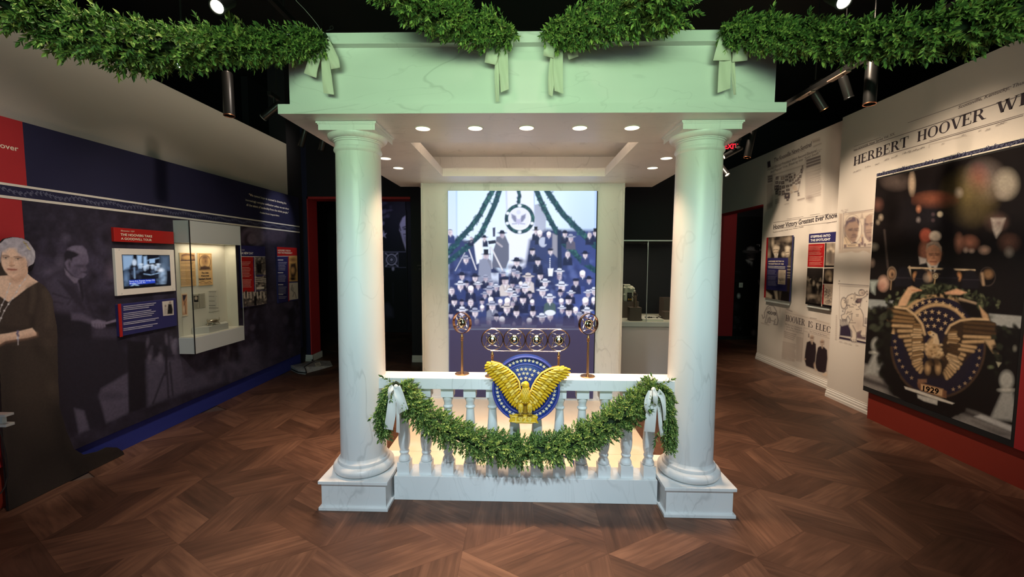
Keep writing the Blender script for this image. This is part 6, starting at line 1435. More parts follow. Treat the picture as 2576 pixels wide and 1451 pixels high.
def paint_eleph(c):
    c.T(2090, 700, 8.06); K = (52, 42, 62); B = (216, 204, 190)
    c.line([(155, 108), (770, 150)], 9, K, 2); c.line([(180, 150), (770, 172)], 3, (120, 104, 104), 2); c.line([(180, 150), (170, 830)], 3, (120, 104, 104), 2, .7)
    for k in range(14): c.ell(118-k, 760+k*36, 8, 9, (130, 112, 110), 3, .7)
    c.poly([(195, 950), (230, 965), (355, 940), (410, 1060), (420, 1190), (180, 1160)], K, 4)
    for k in range(9): c.line([(190+k*20, 960), (188+k*17, 850-R7.uniform(0, 40))], 7, K, 2)
    for k in range(5): c.line([(690+k*10, 920), (700+k*16, 800)], 5, K, 2)
    c.poly([(175, 1160), (720, 1290), (715, 1330), (170, 1225)], K, 2); c.line([(178, 1172), (720, 1282)], 10, B, 2)
    c.poly([(520, 1090), (640, 1060), (720, 1100), (715, 1250), (520, 1210)], (96, 80, 90), 5)
    body = [(300, 420), (350, 350), (430, 315), (500, 320), (560, 345), (600, 380), (620, 400), (600, 560), (560, 575), (620, 640), (660, 740), (668, 860), (655, 960), (720, 980), (715, 1200), (640, 1190), (600, 1130), (620, 1060), (520, 1100), (520, 1240), (535, 1290), (430, 1285), (400, 1230), (430, 1180), (430, 1080), (370, 980), (370, 900), (400, 850), (350, 760), (300, 840), (225, 820), (215, 750), (280, 720), (300, 630), (340, 600), (310, 500)]
    c.poly(body, B, 3); c.line(body+[body[0]], 8, K, 3)
    c.ell(265, 505, 58, 112, B, 3, 1, -6); c.ring(265, 505, 58, 112, 8, K, 3); c.line([(270, 440), (305, 470), (285, 490), (310, 500)], 12, K, 3)
    c.poly([(500, 450), (540, 410), (600, 410), (640, 420), (600, 500), (540, 510), (495, 490)], (44, 34, 50), 4); c.ell(580, 450, 30, 24, (130, 110, 110), 8)
    c.line([(510, 380), (600, 380), (690, 340), (735, 270)], 52, B, 3); c.line([(520, 410), (640, 405), (710, 360), (760, 320)], 8, K, 3); c.line([(510, 340), (590, 355), (670, 320), (715, 270)], 8, K, 3); c.ring(735, 290, 18, 32, 7, K, 2)
    c.ell(630, 290, 60, 62, B, 3); c.ring(630, 290, 60, 62, 9, K, 3); c.ell(645, 298, 26, 26, (140, 120, 116), 10); c.ell(612, 238, 20, 8, K, 3)
    c.poly([(470, 450), (475, 330), (490, 280), (505, 330), (490, 440)], B, 2); c.line([(470, 450), (478, 330), (490, 285), (503, 330), (492, 430)], 6, K, 2)
    c.ell(425, 402, 14, 8, K, 3); c.line([(330, 540), (380, 550)], 18, K, 4); c.line([(380, 580), (460, 580)], 6, K, 3)
    for a in (((340, 680), (390, 690), (420, 670)), ((380, 730), (440, 710)), ((430, 720), (420, 830), (440, 860)), ((520, 630), (570, 630)), ((520, 735), (560, 735)), ((525, 765), (555, 765)), ((450, 960), (510, 1080)), ((380, 900), (500, 900)), ((320, 720), (345, 700)), ((440, 520), (480, 540)), ((500, 520), (520, 550)), ((350, 430), (345, 500))): c.line(list(a), 9, K, 4, .85)
    c.poly([(500, 860), (620, 860), (640, 980), (560, 1060), (500, 1000)], (150, 130, 124), 30, .6)
    for k in range(4): c.line([(240+k*26, 830), (236+k*26, 870)], 7, K, 2)
    for k in range(3): c.line([(650+k*24, 1150), (652+k*22, 1200)], 6, K, 2); c.line([(430+k*34, 1240), (435+k*34, 1290)], 6, K, 2)
    c.ell(245, 663, 11, 11, K, 3); c.ell(175, 55, 8, 8, K, 3); c.ell(725, 465, 6, 6, K, 2)
    for x, y in ((180, 1278), (285, 1305), (370, 1330), (510, 1350)): c.line([(x, y), (x+40, y+8)], 6, (130, 112, 110), 3, .7)
R7 = random.Random(9)
print_sheet('cartoon_print', RIGHT, RW, [(2098, 704), (2196, 704), (2196, 872), (2098, 872)], paint_eleph, (211, 203, 194), .75, MT['print'], wr, cull=True, lift=.0012)

# --- far wall prints
qn = zz(1880, 320, 4.536)
def paint_news(c):
    c.T(1880, 320, 4.536); K = (58, 46, 58); G = (120, 104, 100); R = random.Random(5)
    c.poly([(228, 395), (262, 380), (270, 450), (232, 466)], K, 2)
    for y, n in ((560, 3),): 
        for k in range(3): c.poly([(232, 555+k*28), (286, 542+k*28), (288, 566+k*28), (234, 580+k*28)], (84, 70, 76), 2, .8)
        for k in range(3): c.poly([(672, 372+k*34), (836, 318+k*34), (838, 344+k*34), (674, 398+k*34)], (74, 60, 68), 2, .75)
    for k in range(22): y = 650+k*12; c.line([(228, y+3), (286-R.uniform(0, 10), y-8)], 7, G, 2, .55)
    for k in range(30): y = 466+k*12; c.line([(672, y+6), (842-R.uniform(0, 20), y-40)], 7, G, 2, .55 if k > 3 else .35)
    c.line([(235, 470), (850, 250)], 3, G, 2, .6); c.line([(380, 350), (660, 265)], 4, G, 2, .6); c.line([(300, 545), (650, 430)], 8, G, 3, .5)
    c.line([(662, 370), (662, 800)], 3, G, 2, .5); c.line([(290, 540), (290, 890)], 2, G, 2, .5)
    c.poly([(222, 880), (290, 850), (288, 915), (225, 940)], G, 3, .45)
    c.poly([(740, 140), (832, 112), (834, 158), (742, 186)], (170, 150, 136), 2, .35); c.line([(755, 165), (820, 145)], 12, G, 3, .5); c.line([(760, 220), (842, 185)], 9, G, 3, .6)
    # map
    L = [(330, 570), (500, 530), (540, 520), (560, 560), (600, 520), (632, 440), (640, 470), (620, 540), (600, 640), (590, 690), (580, 730), (596, 780), (580, 770), (570, 730), (520, 740), (490, 760), (465, 840), (440, 800), (410, 780), (360, 780), (330, 740), (312, 690), (312, 620)]
    c.line(L+[L[0]], 4, (90, 76, 80), 2, .8)
    cells = [(342, 580, 15, 18), (405, 580, 20, 18), (450, 562, 16, 12), (484, 540, 14, 10), (495, 570, 20, 14), (540, 560, 9, 24), (338, 630, 17, 18), (371, 632, 10, 16), (405, 632, 18, 18), (450, 600, 18, 13), (490, 610, 13, 15), (520, 600, 10, 13), (325, 690, 14, 28), (350, 690, 14, 32), (378, 690, 10, 26), (412, 682, 18, 18), (460, 672, 18, 14), (500, 660, 14, 12), (372, 750, 14, 24), (410, 748, 17, 26), (335, 745, 14, 22), (464, 715, 20, 14), (455, 780, 30, 34), (460, 815, 12, 24), (530, 635, 14, 12), (560, 610, 14, 12), (585, 590, 12, 18), (605, 560, 12, 16), (620, 500, 10, 24), (630, 455, 6, 18), (590, 630, 14, 14), (585, 765, 8, 20), (560, 645, 10, 10)]
    for x, y, a, b in cells: c.poly([(x-a, y-b+3), (x+a, y-b-3), (x+a, y+b-3), (x-a, y+b+3)], K, 2, .9); c.poly([(x-a*.4, y-b*.2), (x+a*.4, y-b*.3), (x, y+b*.5)], (212, 196, 178), 2, .8)
    for x, y, a, b in ((405, 580, 14, 12), (540, 690, 26, 30), (505, 740, 14, 16), (556, 712, 20, 16)): c.ell(x, y, a, b, (200, 182, 164), 4, .8)
    c.line([(540, 740), (580, 726)], 7, K, 2)
    for k in range(3): c.line([(322, 830+k*20), (356, 820+k*20)], 8, (100, 84, 86), 3, .7)
    c.line([(580, 830), (650, 812)], 14, (110, 94, 92), 3, .7); c.line([(430, 880), (470, 870)], 8, G, 3, .5); c.ell(715, 815, 40, 34, G, 8, .5)
print_sheet('news_print', RIGHT, RF, [(1925, 340), (2068, 340), (2068, 532), (1925, 532)], paint_news, (211, 203, 194), .75, MT['print'], wf, cull=True, lift=.0012)
text_part([('The Knoxville News-Sentinel', qn(305, 402), qn(732, 216), qn(305, 352), dict(slope=True, bold=.02)),
           ('Hoover Elected President With Record Electoral', qn(232, 500), qn(792, 278), qn(232, 470), dict(slope=True, shear=.15)),
           ('And Popular Vote, Breaking Into \u201cSolid South\u201d', qn(262, 528), qn(830, 300), qn(262, 500), dict(slope=True, shear=.15))], RIGHT, RF, GRY, wf)
text_part([('Hoover Victory Greatest Ever Known', qn(298, 1165), qn(1062, 1022), qn(298, 1112), dict(slope=True, bold=.022))], RIGHT, RF, INK, wf)
text_part([('Republican Candidate Sweeps Nation Without a Parallel', qn(295, 1205), qn(640, 1142), qn(295, 1190), dict(slope=True)), ('Governor Smith Makes Plea', qn(905, 1100), qn(1080, 1068), qn(905, 1086), dict(slope=True))], RIGHT, RF, GRY, wf)
mb = MB()
for a, b, w_ in (((298, 1095), (1090, 962), .8), ((298, 1180), (1090, 1045), .7), ((450, 1050), (640, 1018), .7), ((716, 1005), (830, 985), .7)): rule(mb, RIGHT, RF, qn(*a), qn(*b), w_)
part('rule', mb, GRY, wf)
def paint_elect(c):
    c.T(1880, 720, 6.048); K = (44, 34, 40); G = (140, 122, 116); R = random.Random(4)
    # elephant outline
    c.line([(225, 435), (240, 490), (262, 470), (262, 400), (300, 320), (340, 285), (400, 300), (440, 370), (455, 440), (470, 520), (455, 585), (405, 580), (420, 540)], 7, (84, 70, 76), 3)
    c.line([(300, 430), (270, 550), (300, 560), (320, 480), (330, 550), (350, 550), (340, 470)], 6, (84, 70, 76), 3); c.line([(345, 480), (360, 520), (410, 530), (430, 500)], 5, (84, 70, 76), 3); c.line([(300, 350), (350, 320), (360, 370)], 5, (110, 96, 96), 3); c.line([(210, 555), (330, 590)], 7, G, 3, .7); c.line([(500, 330), (495, 400)], 4, G, 3, .5)
    # newspaper ground
    c.poly([(575, 320), (700, 370), (840, 440), (1020, 490), (1255, 560), (1250, 800), (1230, 1390), (1160, 1360), (1060, 1290), (900, 1210), (870, 1120), (820, 1130), (740, 1130), (690, 1140), (610, 1080), (570, 1110), (525, 1060), (545, 820)], (196, 182, 170), 3, .45)
    c.line([(585, 395), (830, 455), (1250, 575)], 3, G, 2, .7); c.line([(600, 345), (680, 385)], 12, (96, 82, 86), 3, .7); c.line([(960, 480), (1050, 495)], 8, (80, 66, 72), 3, .7)
    c.line([(865, 630), (1262, 740)], 3, G, 2, .8); c.line([(860, 680), (1258, 795)], 3, G, 2, .8); c.line([(862, 630), (820, 1130)], 3, G, 2, .7)
    for k in range(18): y = 850+k*15; c.line([(545-k, y-10), (740-R.uniform(0, 30), y+35)], 8, G, 2, .5)
    for k in range(22): y = 770+k*17; c.line([(750, y), (845-k*.8, y+22)], 8, G, 2, .55)
    for k in range(4): c.line([(570, 690+k*26), (740-k*12, 738+k*26)], 10, (120, 104, 102), 3, .7)
    # two standing men
    def man(x, y, s_, pts):
        c.poly(pts, K, 3); c.ell(x, y, 26*s_, 42*s_, (190, 164, 144), 4); c.poly([(x-26*s_, y-10), (x+26*s_, y-14), (x+20*s_, y+34*s_), (x-14*s_, y+34*s_)], (96, 78, 78), 8, .8); c.ell(x-2, y+22*s_, 14*s_, 5*s_, (230, 210, 190), 3, .8)
        c.poly([(x-20*s_, y+44*s_), (x+16*s_, y+46*s_), (x+8*s_, y+96*s_), (x-4*s_, y+96*s_)], (214, 192, 172), 3); c.line([(x-2, y+52*s_), (x-1, y+92*s_)], 9*s_, (70, 56, 60), 3)
    man(984, 785, 1.0, [(960, 828), (1010, 840), (1045, 880), (1048, 1000), (1030, 1180), (1020, 1260), (930, 1225), (895, 1210), (870, 1110), (880, 1000), (905, 850)])
    man(1140, 850, 1.0, [(1110, 910), (1165, 920), (1215, 970), (1222, 1100), (1200, 1280), (1170, 1320), (1090, 1300), (1050, 1270), (1035, 1180), (1050, 1040), (1075, 930)])
    c.ell(1180, 1340, 36, 22, (216, 196, 176), 3); c.ell(1165, 1290, 34, 14, (60, 46, 50), 3); c.poly([(930, 720), (942, 720), (942, 775), (928, 775)], (80, 66, 72), 3); c.ell(880, 1108, 12, 12, (190, 164, 144), 3); c.ell(1024, 1200, 12, 30, (190, 164, 144), 4); c.ell(1045, 1270, 16, 16, (200, 176, 156), 3)
print_sheet('election_print', RIGHT, RF, [(1908, 762), (2096, 762), (2096, 955), (1908, 955)], paint_elect, (211, 203, 194), .75, MT['print'], wf, cull=True, lift=.0012)
qe = zz(1880, 720, 6.048)
headline('HOOVER', RIGHT, RF, qe(585, 525), qe(872, 602), qe(585, 432), INK, wf)
headline('IS', RIGHT, RF, qe(925, 618), qe(992, 636), qe(925, 524), INK, wf)
headline('ELEC', RIGHT, RF, qe(1040, 650), qe(1262, 712), qe(1040, 556), INK, wf)
text_part([('HOOVER', qe(298, 415), qe(445, 446), qe(298, 368), dict(slope=True, bold=.03))], RIGHT, RF, INK, wf)
text_part([('REPUBLICAN CANDIDATE', qe(578, 582), qe(835, 655), qe(578, 560), dict(slope=True)), ('TAKES 30th. PRESIDENT', qe(590, 622), qe(835, 690), qe(590, 600), dict(slope=True)), ('IN GREATEST ELECTION', qe(596, 662), qe(850, 730), qe(596, 640), dict(slope=True)), ('The Choice of the Nation', qe(945, 690), qe(1215, 765), qe(945, 668), dict(slope=True))], RIGHT, RF, GRY, wf)

# --- two information panels on the far wall
qp = zz(1900, 570, 6.909); QP = lambda *p: [qp(*a) for a in p]
PR = 3.795
t = wall_panel('victory_panel', 'photo panel with two smiling men and a navy text block about a landslide victory', 'sign', RIGHT, PR, QP((195, 188), (642, 155), (592, 1300), (155, 1230)), 0.018, MT['plaque_navy'])
part('stand_off', MB().box(PR+.002, RF-.021+.012, 6.08, 6.66, .962, .985), MT['case_grey'], t)
def paint_vict(c):
    c.T(1900, 570, 6.909); R = random.Random(2); S1 = (206, 190, 168); K = (30, 26, 26)
    c.poly([(150, 140), (660, 140), (660, 1340), (140, 1340)], (60, 52, 48), 2)
    for k in range(110): c.ell(R.uniform(225, 640), R.uniform(160, 420), R.uniform(6, 24), R.uniform(8, 30), R.choice([K, (96, 86, 76), (140, 126, 110), K]), 8, .7)
    c.ell(305, 290, 18, 50, S1, 6); c.ell(545, 220, 40, 30, (150, 136, 120), 10); c.ell(600, 210, 26, 34, (170, 154, 136), 10)
    c.poly([(260, 440), (320, 380), (420, 440), (470, 540), (250, 540)], K, 5); c.ell(355, 400, 48, 78, S1, 5); c.ell(402, 370, 18, 26, S1, 5); c.line([(320, 405), (345, 402)], 9, K, 3); c.line([(365, 402), (392, 400)], 9, K, 3); c.line([(335, 445), (385, 440)], 8, (80, 60, 56), 3); c.poly([(330, 470), (400, 470), (380, 540), (345, 540)], (216, 206, 190), 4); c.line([(365, 480), (362, 540)], 10, K, 3)
    c.ell(560, 440, 40, 84, S1, 5); c.ell(565, 370, 36, 28, (222, 210, 190), 6); c.line([(535, 450), (585, 445)], 8, K, 3); c.line([(540, 495), (580, 490)], 7, (80, 60, 56), 3); c.ell(490, 480, 26, 34, S1, 6); c.poly([(510, 530), (620, 530), (620, 700), (575, 700), (560, 560)], (96, 86, 76), 6); c.ell(235, 480, 24, 60, (170, 154, 136), 8)
    c.poly([(216, 545), (572, 540), (556, 1128), (188, 1090)], (44, 42, 92), 1)
    for x, y in ((590, 690), (590, 745), (585, 800), (585, 845), (585, 885)): c.line([(565, y), (606, y+2)], 14, (196, 184, 166), 3, .8)
    c.poly([(560, 900), (610, 900), (600, 1160), (556, 1130)], (70, 56, 46), 8)
    c.lines_of_text(230, 520, 675, 725, 2, (214, 210, 204), .04, 13, .8, 1, .05); 
    for y, n, sd in ((745, 6, 2), (850, 5, 3), (935, 6, 4)): c.lines_of_text(216, 380, y, y+n*15, n, (150, 148, 176), .03, 6, .6, sd)
    c.poly([(406, 750), (532, 752), (520, 1006), (394, 998)], (206, 190, 168), 1); c.ell(450, 830, 36, 46, (160, 146, 136), 14, .8); c.line([(412, 900), (440, 940)], 10, (84, 74, 74), 4); c.ell(470, 920, 30, 16, (96, 84, 82), 8); c.line([(420, 970), (500, 985)], 8, (110, 98, 94), 4); c.ell(510, 822, 5, 5, K, 2)
    c.poly([(180, 1095), (560, 1128), (600, 1150), (592, 1310), (170, 1235)], (34, 28, 28), 2); c.poly([(188, 1120), (230, 1150), (290, 1200), (285, 1255), (180, 1225)], (186, 172, 150), 5); c.poly([(330, 1120), (380, 1120), (395, 1270), (360, 1270)], (176, 162, 142), 5); c.poly([(420, 1130), (450, 1130), (440, 1190), (430, 1270)], (120, 108, 94), 6)
    c.poly([(190, 188), (228, 186), (180, 1236), (150, 1230)], (160, 26, 34), 1)
print_sheet('printed_copy', RIGHT, PR, QP((195, 188), (642, 155), (592, 1300), (155, 1230)), paint_vict, (44, 42, 92), .75, MT['print_gloss'], t)
text_part([('LANDSLIDE VICTORY IN', qp(228, 612), qp(498, 618), qp(228, 588), dict(bold=.02)), ('THE ELECTION OF 1928', qp(226, 656), qp(494, 662), qp(226, 632), dict(bold=.02))], RIGHT, PR-.001, MT['letter_cream'], t)
t = wall_panel('spotlight_panel', 'navy and red panel with four photographs, headed stepping into the spotlight', 'sign', RIGHT, PR, QP((938, 125), (1403, 90), (1330, 1420), (870, 1340)), 0.018, MT['plaque_navy'])
part('stand_off', MB().box(PR+.002, RF-.021+.012, 5.27, 5.69, .985, 1.005), MT['case_grey'], t)
def paint_spot(c):
    c.T(1900, 570, 6.909); R = random.Random(7); S1 = (206, 190, 168); K = (30, 26, 26); W_ = (222, 212, 198)
    c.poly([(860, 60), (1420, 60), (1420, 1460), (850, 1460)], W_, 2)
    c.poly([(930, 60), (1420, 60), (1396, 268), (930, 285)], (44, 42, 92), 1); c.poly([(925, 306), (1210, 292), (1190, 706), (908, 698)], (178, 34, 36), 1)
    for y, n, sd in ((330, 4, 1), (432, 3, 2), (512, 4, 3), (610, 3, 4)): c.lines_of_text(940, 1180, y, y+n*22, n, (224, 176, 160), -.02, 7, .75, sd)
    c.poly([(1224, 285), (1396, 282), (1370, 708), (1200, 708)], (150, 138, 124), 1); c.poly([(1215, 285), (1240, 285), (1222, 708), (1200, 708)], K, 1)
    for x, y, h_ in ((1270, 420, 200), (1320, 390, 260), (1360, 430, 220)): c.ell(x, y, 22, 30, S1, 6); c.poly([(x-34, y+20), (x+34, y+20), (x+36, y+h_), (x-36, y+h_)], R.choice([(84, 76, 70), (110, 100, 92)]), 8)
    c.poly([(1200, 672), (1372, 672), (1370, 708), (1200, 708)], K, 2); c.ell(1345, 320, 14, 24, (110, 100, 92), 6)
    c.poly([(906, 716), (1180, 722), (1145, 1390), (872, 1338)], (44, 38, 36), 1)
    for k in range(130): c.ell(R.uniform(890, 1160), R.uniform(880, 1330), R.uniform(4, 16), R.uniform(6, 20), R.choice([K, K, (110, 98, 86), (170, 156, 138), (70, 62, 56)]), 5, .7)
    c.ell(1018, 980, 16, 34, S1, 4); c.ell(1088, 1020, 18, 30, S1, 4); c.poly([(990, 1030), (1055, 1030), (1075, 1240), (980, 1240)], K, 6)
    for k in range(8): c.line([(1110+k*7, 940+k*2), (1140+k*3, 880+k*10)], 6, S1 if k % 2 else K, 2); c.ring(930, 900, 34, 50-k*5, 4, S1 if k % 2 else K, 2, .8, -180, 0)
    c.ell(935, 1080, 26, 60, (150, 136, 120), 10, .8); c.ell(985, 1210, 60, 24, (190, 174, 154), 8, .8); c.ell(1110, 1240, 44, 50, (120, 106, 92), 14, .8)
    c.poly([(872, 1305), (1150, 1350), (1146, 1392), (868, 1345)], (16, 13, 14), 2)
    c.poly([(1195, 726), (1368, 722), (1352, 996), (1184, 988)], (40, 34, 32), 1); c.ell(1275, 850, 44, 64, (150, 134, 110), 10); c.ell(1268, 868, 26, 30, (40, 32, 30), 8); c.ell(1305, 920, 18, 30, (190, 174, 150), 6); c.poly([(1184, 955), (1354, 960), (1352, 998), (1182, 990)], (30, 14, 16), 2)
    c.poly([(1180, 1004), (1352, 1002), (1332, 1380), (1164, 1350)], (206, 192, 174), 1); c.poly([(1176, 1004), (1200, 1004), (1186, 1352), (1160, 1350)], (160, 26, 34), 1); c.poly([(1164, 1345), (1334, 1372), (1332, 1424), (1160, 1392)], (20, 17, 24), 2)
    for k in range(16): x, y = R.uniform(1215, 1320), R.uniform(1090, 1320); c.ring(x, y, R.uniform(10, 28), R.uniform(12, 34), 5, (70, 60, 66), 2, .8)
    for k in range(6): c.line([(1250+k*14, 1030+k*4), (1270+k*14, 1120)], 3, (140, 126, 122), 2, .6)
print_sheet('printed_copy', RIGHT, PR, QP((938, 125), (1403, 90), (1330, 1420), (870, 1340)), paint_spot, (44, 42, 92), .75, MT['print_gloss'], t)
text_part([('STEPPING INTO', qp(962, 196), qp(1306, 172), qp(962, 156), dict(bold=.03)), ('THE SPOTLIGHT', qp(960, 258), qp(1306, 240), qp(960, 218), dict(bold=.03))], RIGHT, PR-.001, MT['letter_white'], t)

# --- big photographic mural panel on the near wall
PX = 3.50
PM = thing('mural_panel', 'large dark photo mural of a man speaking above an eagle seal', 'mural', (RW, 3.6, .28))
ymin = 2.993
part('board', MB().box(PX, RW-.021, ymin, 4.32, 0.28, 2.421), MT['black'], PM)
def paint_poster(c):
    qa = (2080, 440, 4.030); qb = (2060, 700, 3.628); R = random.Random(21)
    K = (22, 17, 18); GD = (206, 172, 128); GD2 = (150, 118, 80); GD3 = (90, 68, 46); NVY = (36, 32, 52); SKN = (226, 168, 134); WH = (196, 194, 190); GRN = (52, 56, 40); LFG = (120, 128, 96)
    c.T(*qa)
    for x, y, rx, ry, col, sf, op in ((700, 60, 90, 60, (120, 104, 98), 30, .8), (865, 90, 32, 100, (190, 168, 146), 8, .9), (1600, 60, 120, 120, (150, 136, 130), 70, .8), (1540, 40, 60, 80, (140, 60, 66), 40, .8), (1450, 220, 160, 160, (128, 112, 70), 90, .85), (1500, 330, 60, 120, (70, 62, 46), 40, .7), (1820, 90, 110, 130, (168, 160, 146), 24, .9), (1790, 200, 50, 40, (160, 150, 138), 20, .7), (1100, 250, 120, 46, (196, 116, 84), 30, .9), (1170, 230, 50, 30, (150, 80, 60), 20, .7), (1080, 420, 200, 170, (40, 38, 44), 90, .8), (1150, 398, 28, 28, (230, 216, 190), 5, 1), (932, 345, 20, 28, (206, 140, 110), 8, .9), (930, 455, 16, 20, (150, 140, 140), 8, .9), (1080, 400, 12, 12, (110, 90, 96), 8, .8), (1080, 460, 12, 12, (110, 90, 96), 8, .8), (550, 430, 18, 24, (170, 154, 136), 8, .9), (520, 480, 12, 16, (150, 136, 120), 8, .8), (520, 300, 34, 40, (120, 80, 70), 20, .7), (1340, 180, 30, 36, (190, 176, 160), 14, .9), (1720, 480, 60, 50, (120, 96, 86), 40, .7), (1850, 690, 70, 60, (140, 100, 86), 30, .8), (1850, 780, 36, 40, (170, 164, 156), 14, .8), (1340, 690, 30, 60, (210, 150, 126), 16, .9), (1450, 690, 60, 50, (206, 140, 116), 24, .9), (1410, 760, 20, 22, (220, 196, 180), 8, .9), (1470, 768, 22, 18, (220, 196, 180), 8, .9), (1600, 760, 44, 34, (226, 190, 168), 12, .9), (480, 730, 34, 30, (150, 144, 132), 12, .9), (460, 890, 20, 30, (150, 130, 118), 10, .8)):
        c.ell(x, y, rx, ry, col, sf, op)
    c.poly([(1670, 440), (1810, 440), (1770, 560), (1720, 636), (1690, 560)], (206, 198, 190), 8); c.ell(1745, 490, 50, 44, (110, 80, 78), 26, .8)
    c.line([(585, 560), (620, 940)], 12, (96, 84, 80), 6, .8)
    c.ell(1005, 615, 58, 68, (178, 92, 74), 8); c.ell(1100, 620, 58, 50, (230, 214, 196), 6); c.ell(985, 770, 44, 80, (186, 124, 100), 12); c.poly([(935, 830), (1010, 850), (1010, 900), (945, 905)], (220, 212, 206), 5)
    # speaker
    c.poly([(930, 920), (1010, 890), (1140, 890), (1230, 930), (1300, 1000), (900, 1000)], (26, 24, 30), 5); c.poly([(1012, 880), (1140, 880), (1110, 960), (1075, 1010), (1040, 960)], (222, 216, 208), 4); c.poly([(1062, 930), (1085, 930), (1090, 1010), (1064, 1010)], (34, 32, 40), 3)
    c.poly([(1005, 770), (1015, 710), (1060, 680), (1130, 685), (1160, 730), (1164, 800), (1150, 870), (1110, 915), (1060, 918), (1020, 880)], SKN, 4)
    c.poly([(1100, 900), (1150, 860), (1166, 790), (1150, 760), (1130, 840)], (170, 112, 84), 12, .7)
    c.poly([(1010, 760), (1015, 700), (1065, 675), (1130, 682), (1165, 735), (1162, 780), (1140, 730), (1090, 705), (1040, 715)], (190, 172, 156), 5); c.line([(1030, 720), (1080, 700)], 8, (120, 96, 80), 4, .6)
    c.line([(1040, 800), (1080, 796)], 8, (120, 76, 60), 4); c.line([(1100, 796), (1140, 800)], 8, (120, 76, 60), 4); c.ell(1062, 812, 18, 7, (130, 84, 66), 4); c.ell(1120, 812, 18, 7, (130, 84, 66), 4); c.poly([(1085, 810), (1100, 845), (1090, 852), (1068, 850)], (190, 128, 98), 5, .8); c.line([(1050, 878), (1110, 880)], 10, (150, 70, 58), 4)
    # microphones and rail
    c.line([(830, 940), (1500, 965)], 18, (228, 204, 170), 3); c.line([(840, 930), (850, 1050)], 18, (228, 204, 170), 3); c.line([(980, 960), (1340, 1060)], 10, (150, 120, 96), 5, .7)
    for x in (900, 1040, 1340): c.ell(x, 1030, 26, 42, (206, 150, 104), 6)
    for x, y, w_, h_ in ((780, 1040, 88, 110), (960, 1050, 72, 100), (1235, 1040, 104, 116), (1455, 1060, 88, 100)):
        c.poly([(x-w_, y+90), (x-w_, y), (x-w_*.5, y-h_*.9), (x, y-h_), (x+w_*.5, y-h_*.9), (x+w_, y), (x+w_, y+90)], (30, 27, 34), 6); c.line([(x-w_, y), (x+w_, y+4)], 5, (60, 54, 64), 4)
    c.ring(660, 1000, 44, 66, 8, (150, 130, 112), 3); c.ell(660, 1000, 34, 46, (176, 140, 110), 6); c.ell(665, 1010, 14, 22, (70, 54, 46), 5); c.line([(655, 1070), (648, 1160)], 8, (170, 140, 110), 4)
    c.ring(1630, 1030, 80, 94, 9, (70, 60, 56), 3); c.ell(1640, 1005, 46, 44, (150, 116, 84), 10); c.line([(1575, 1000), (1590, 1110)], 24, (190, 160, 130), 6); c.ell(1104, 1025, 26, 28, (236, 214, 176), 3); c.ring(1104, 1025, 16, 16, 6, (90, 66, 46), 2); c.line([(1100, 1050), (1085, 1150)], 10, (220, 186, 140), 3); c.ell(1030, 1040, 36, 36, (200, 180, 160), 14, .7)
    # left lower faces
    c.ell(575, 1100, 50, 70, (196, 160, 142), 10); c.ell(560, 1130, 26, 30, (150, 96, 84), 14, .7); c.poly([(430, 1070), (520, 1070), (490, 1140), (490, 1210), (450, 1180)], (150, 160, 156), 8)
    # balustrade of the mural photograph
    c.T(*qb)
    c.poly([(440, 190), (680, 205), (690, 270), (440, 285)], (150, 156, 156), 5); c.poly([(1530, 320), (1900, 350), (1900, 470), (1560, 420)], (176, 180, 178), 5)
    c.poly([(380, 760), (700, 900), (1200, 1120), (1900, 1400), (1900, 1520), (380, 1060)], (150, 146, 142), 8)
    for x, y, k in ((530, 610, 1.0), (1715, 930, 1.35)):
        c.ell(x, y, 46*k, 62*k, (190, 192, 186), 10); c.ell(x-2, y+66*k, 50*k, 14*k, (206, 206, 198), 6); c.poly([(x-30*k, y+80*k), (x+40*k, y+80*k), (x+90*k, y+280*k), (x-110*k, y+260*k)], (178, 180, 176), 10)
    c.poly([(380, 880), (700, 1000), (1200, 1150), (1860, 1400), (1860, 1440), (1200, 1190), (700, 1040), (380, 930)], (60, 54, 56), 8, .8)
    c.poly([(1420, 1260), (1480, 1240), (1860, 1390), (1860, 1440)], (206, 206, 204), 6); c.poly([(1400, 1300), (1800, 1440), (1640, 1440)], (96, 92, 92), 14, .8)
    # wreath, seal
    for k in range(520):
        a = R.uniform(0, 6.283); r_ = R.uniform(.92, 1.16); x = 1085+r_*470*math.cos(a); y = 640+r_*490*math.sin(a)
        if y < 1180 or True: c.ell(x, y, R.uniform(18, 50), R.uniform(14, 34), R.choice([K, K, (30, 28, 24), (38, 40, 30)] if y > 420 else [K, GRN, GRN, LFG]), 8, .9, R.uniform(0, 180))
    c.poly([(600, 560), (1580, 560), (1520, 1180), (1085, 1300), (650, 1080)], K, 40)
    c.ell(1090, 620, 430, 470, NVY, 4); c.ring(1090, 620, 425, 462, 26, GD, 5, 1, 12, 165); c.ring(1090, 620, 425, 462, 20, GD3, 5, .8, -180, 12); c.ring(1085, 640, 330, 400, 26, GD, 5, 1, 40, 150); c.ell(1085, 650, 316, 386, (40, 34, 50), 4)
    def st(x, y, r_=20, col=(222, 190, 146)):
        P = []
        for i in range(10):
            a = -math.pi/2+i*math.pi/5; q = r_ if i % 2 == 0 else r_*.42; P.append((x+q*math.cos(a), y+q*math.sin(a)))
        c.poly(P, col, 3)
    for x, y in ((850, 265), (895, 240), (950, 222), (1010, 212), (1073, 214), (1135, 226), (1197, 248), (1258, 284), (1314, 330), (920, 328), (975, 310), (1035, 304), (1097, 314), (1158, 338), (1216, 372), (970, 376), (1030, 370), (1092, 380), (1155, 408), (995, 434), (1055, 434), (1117, 460)): st(x, y)
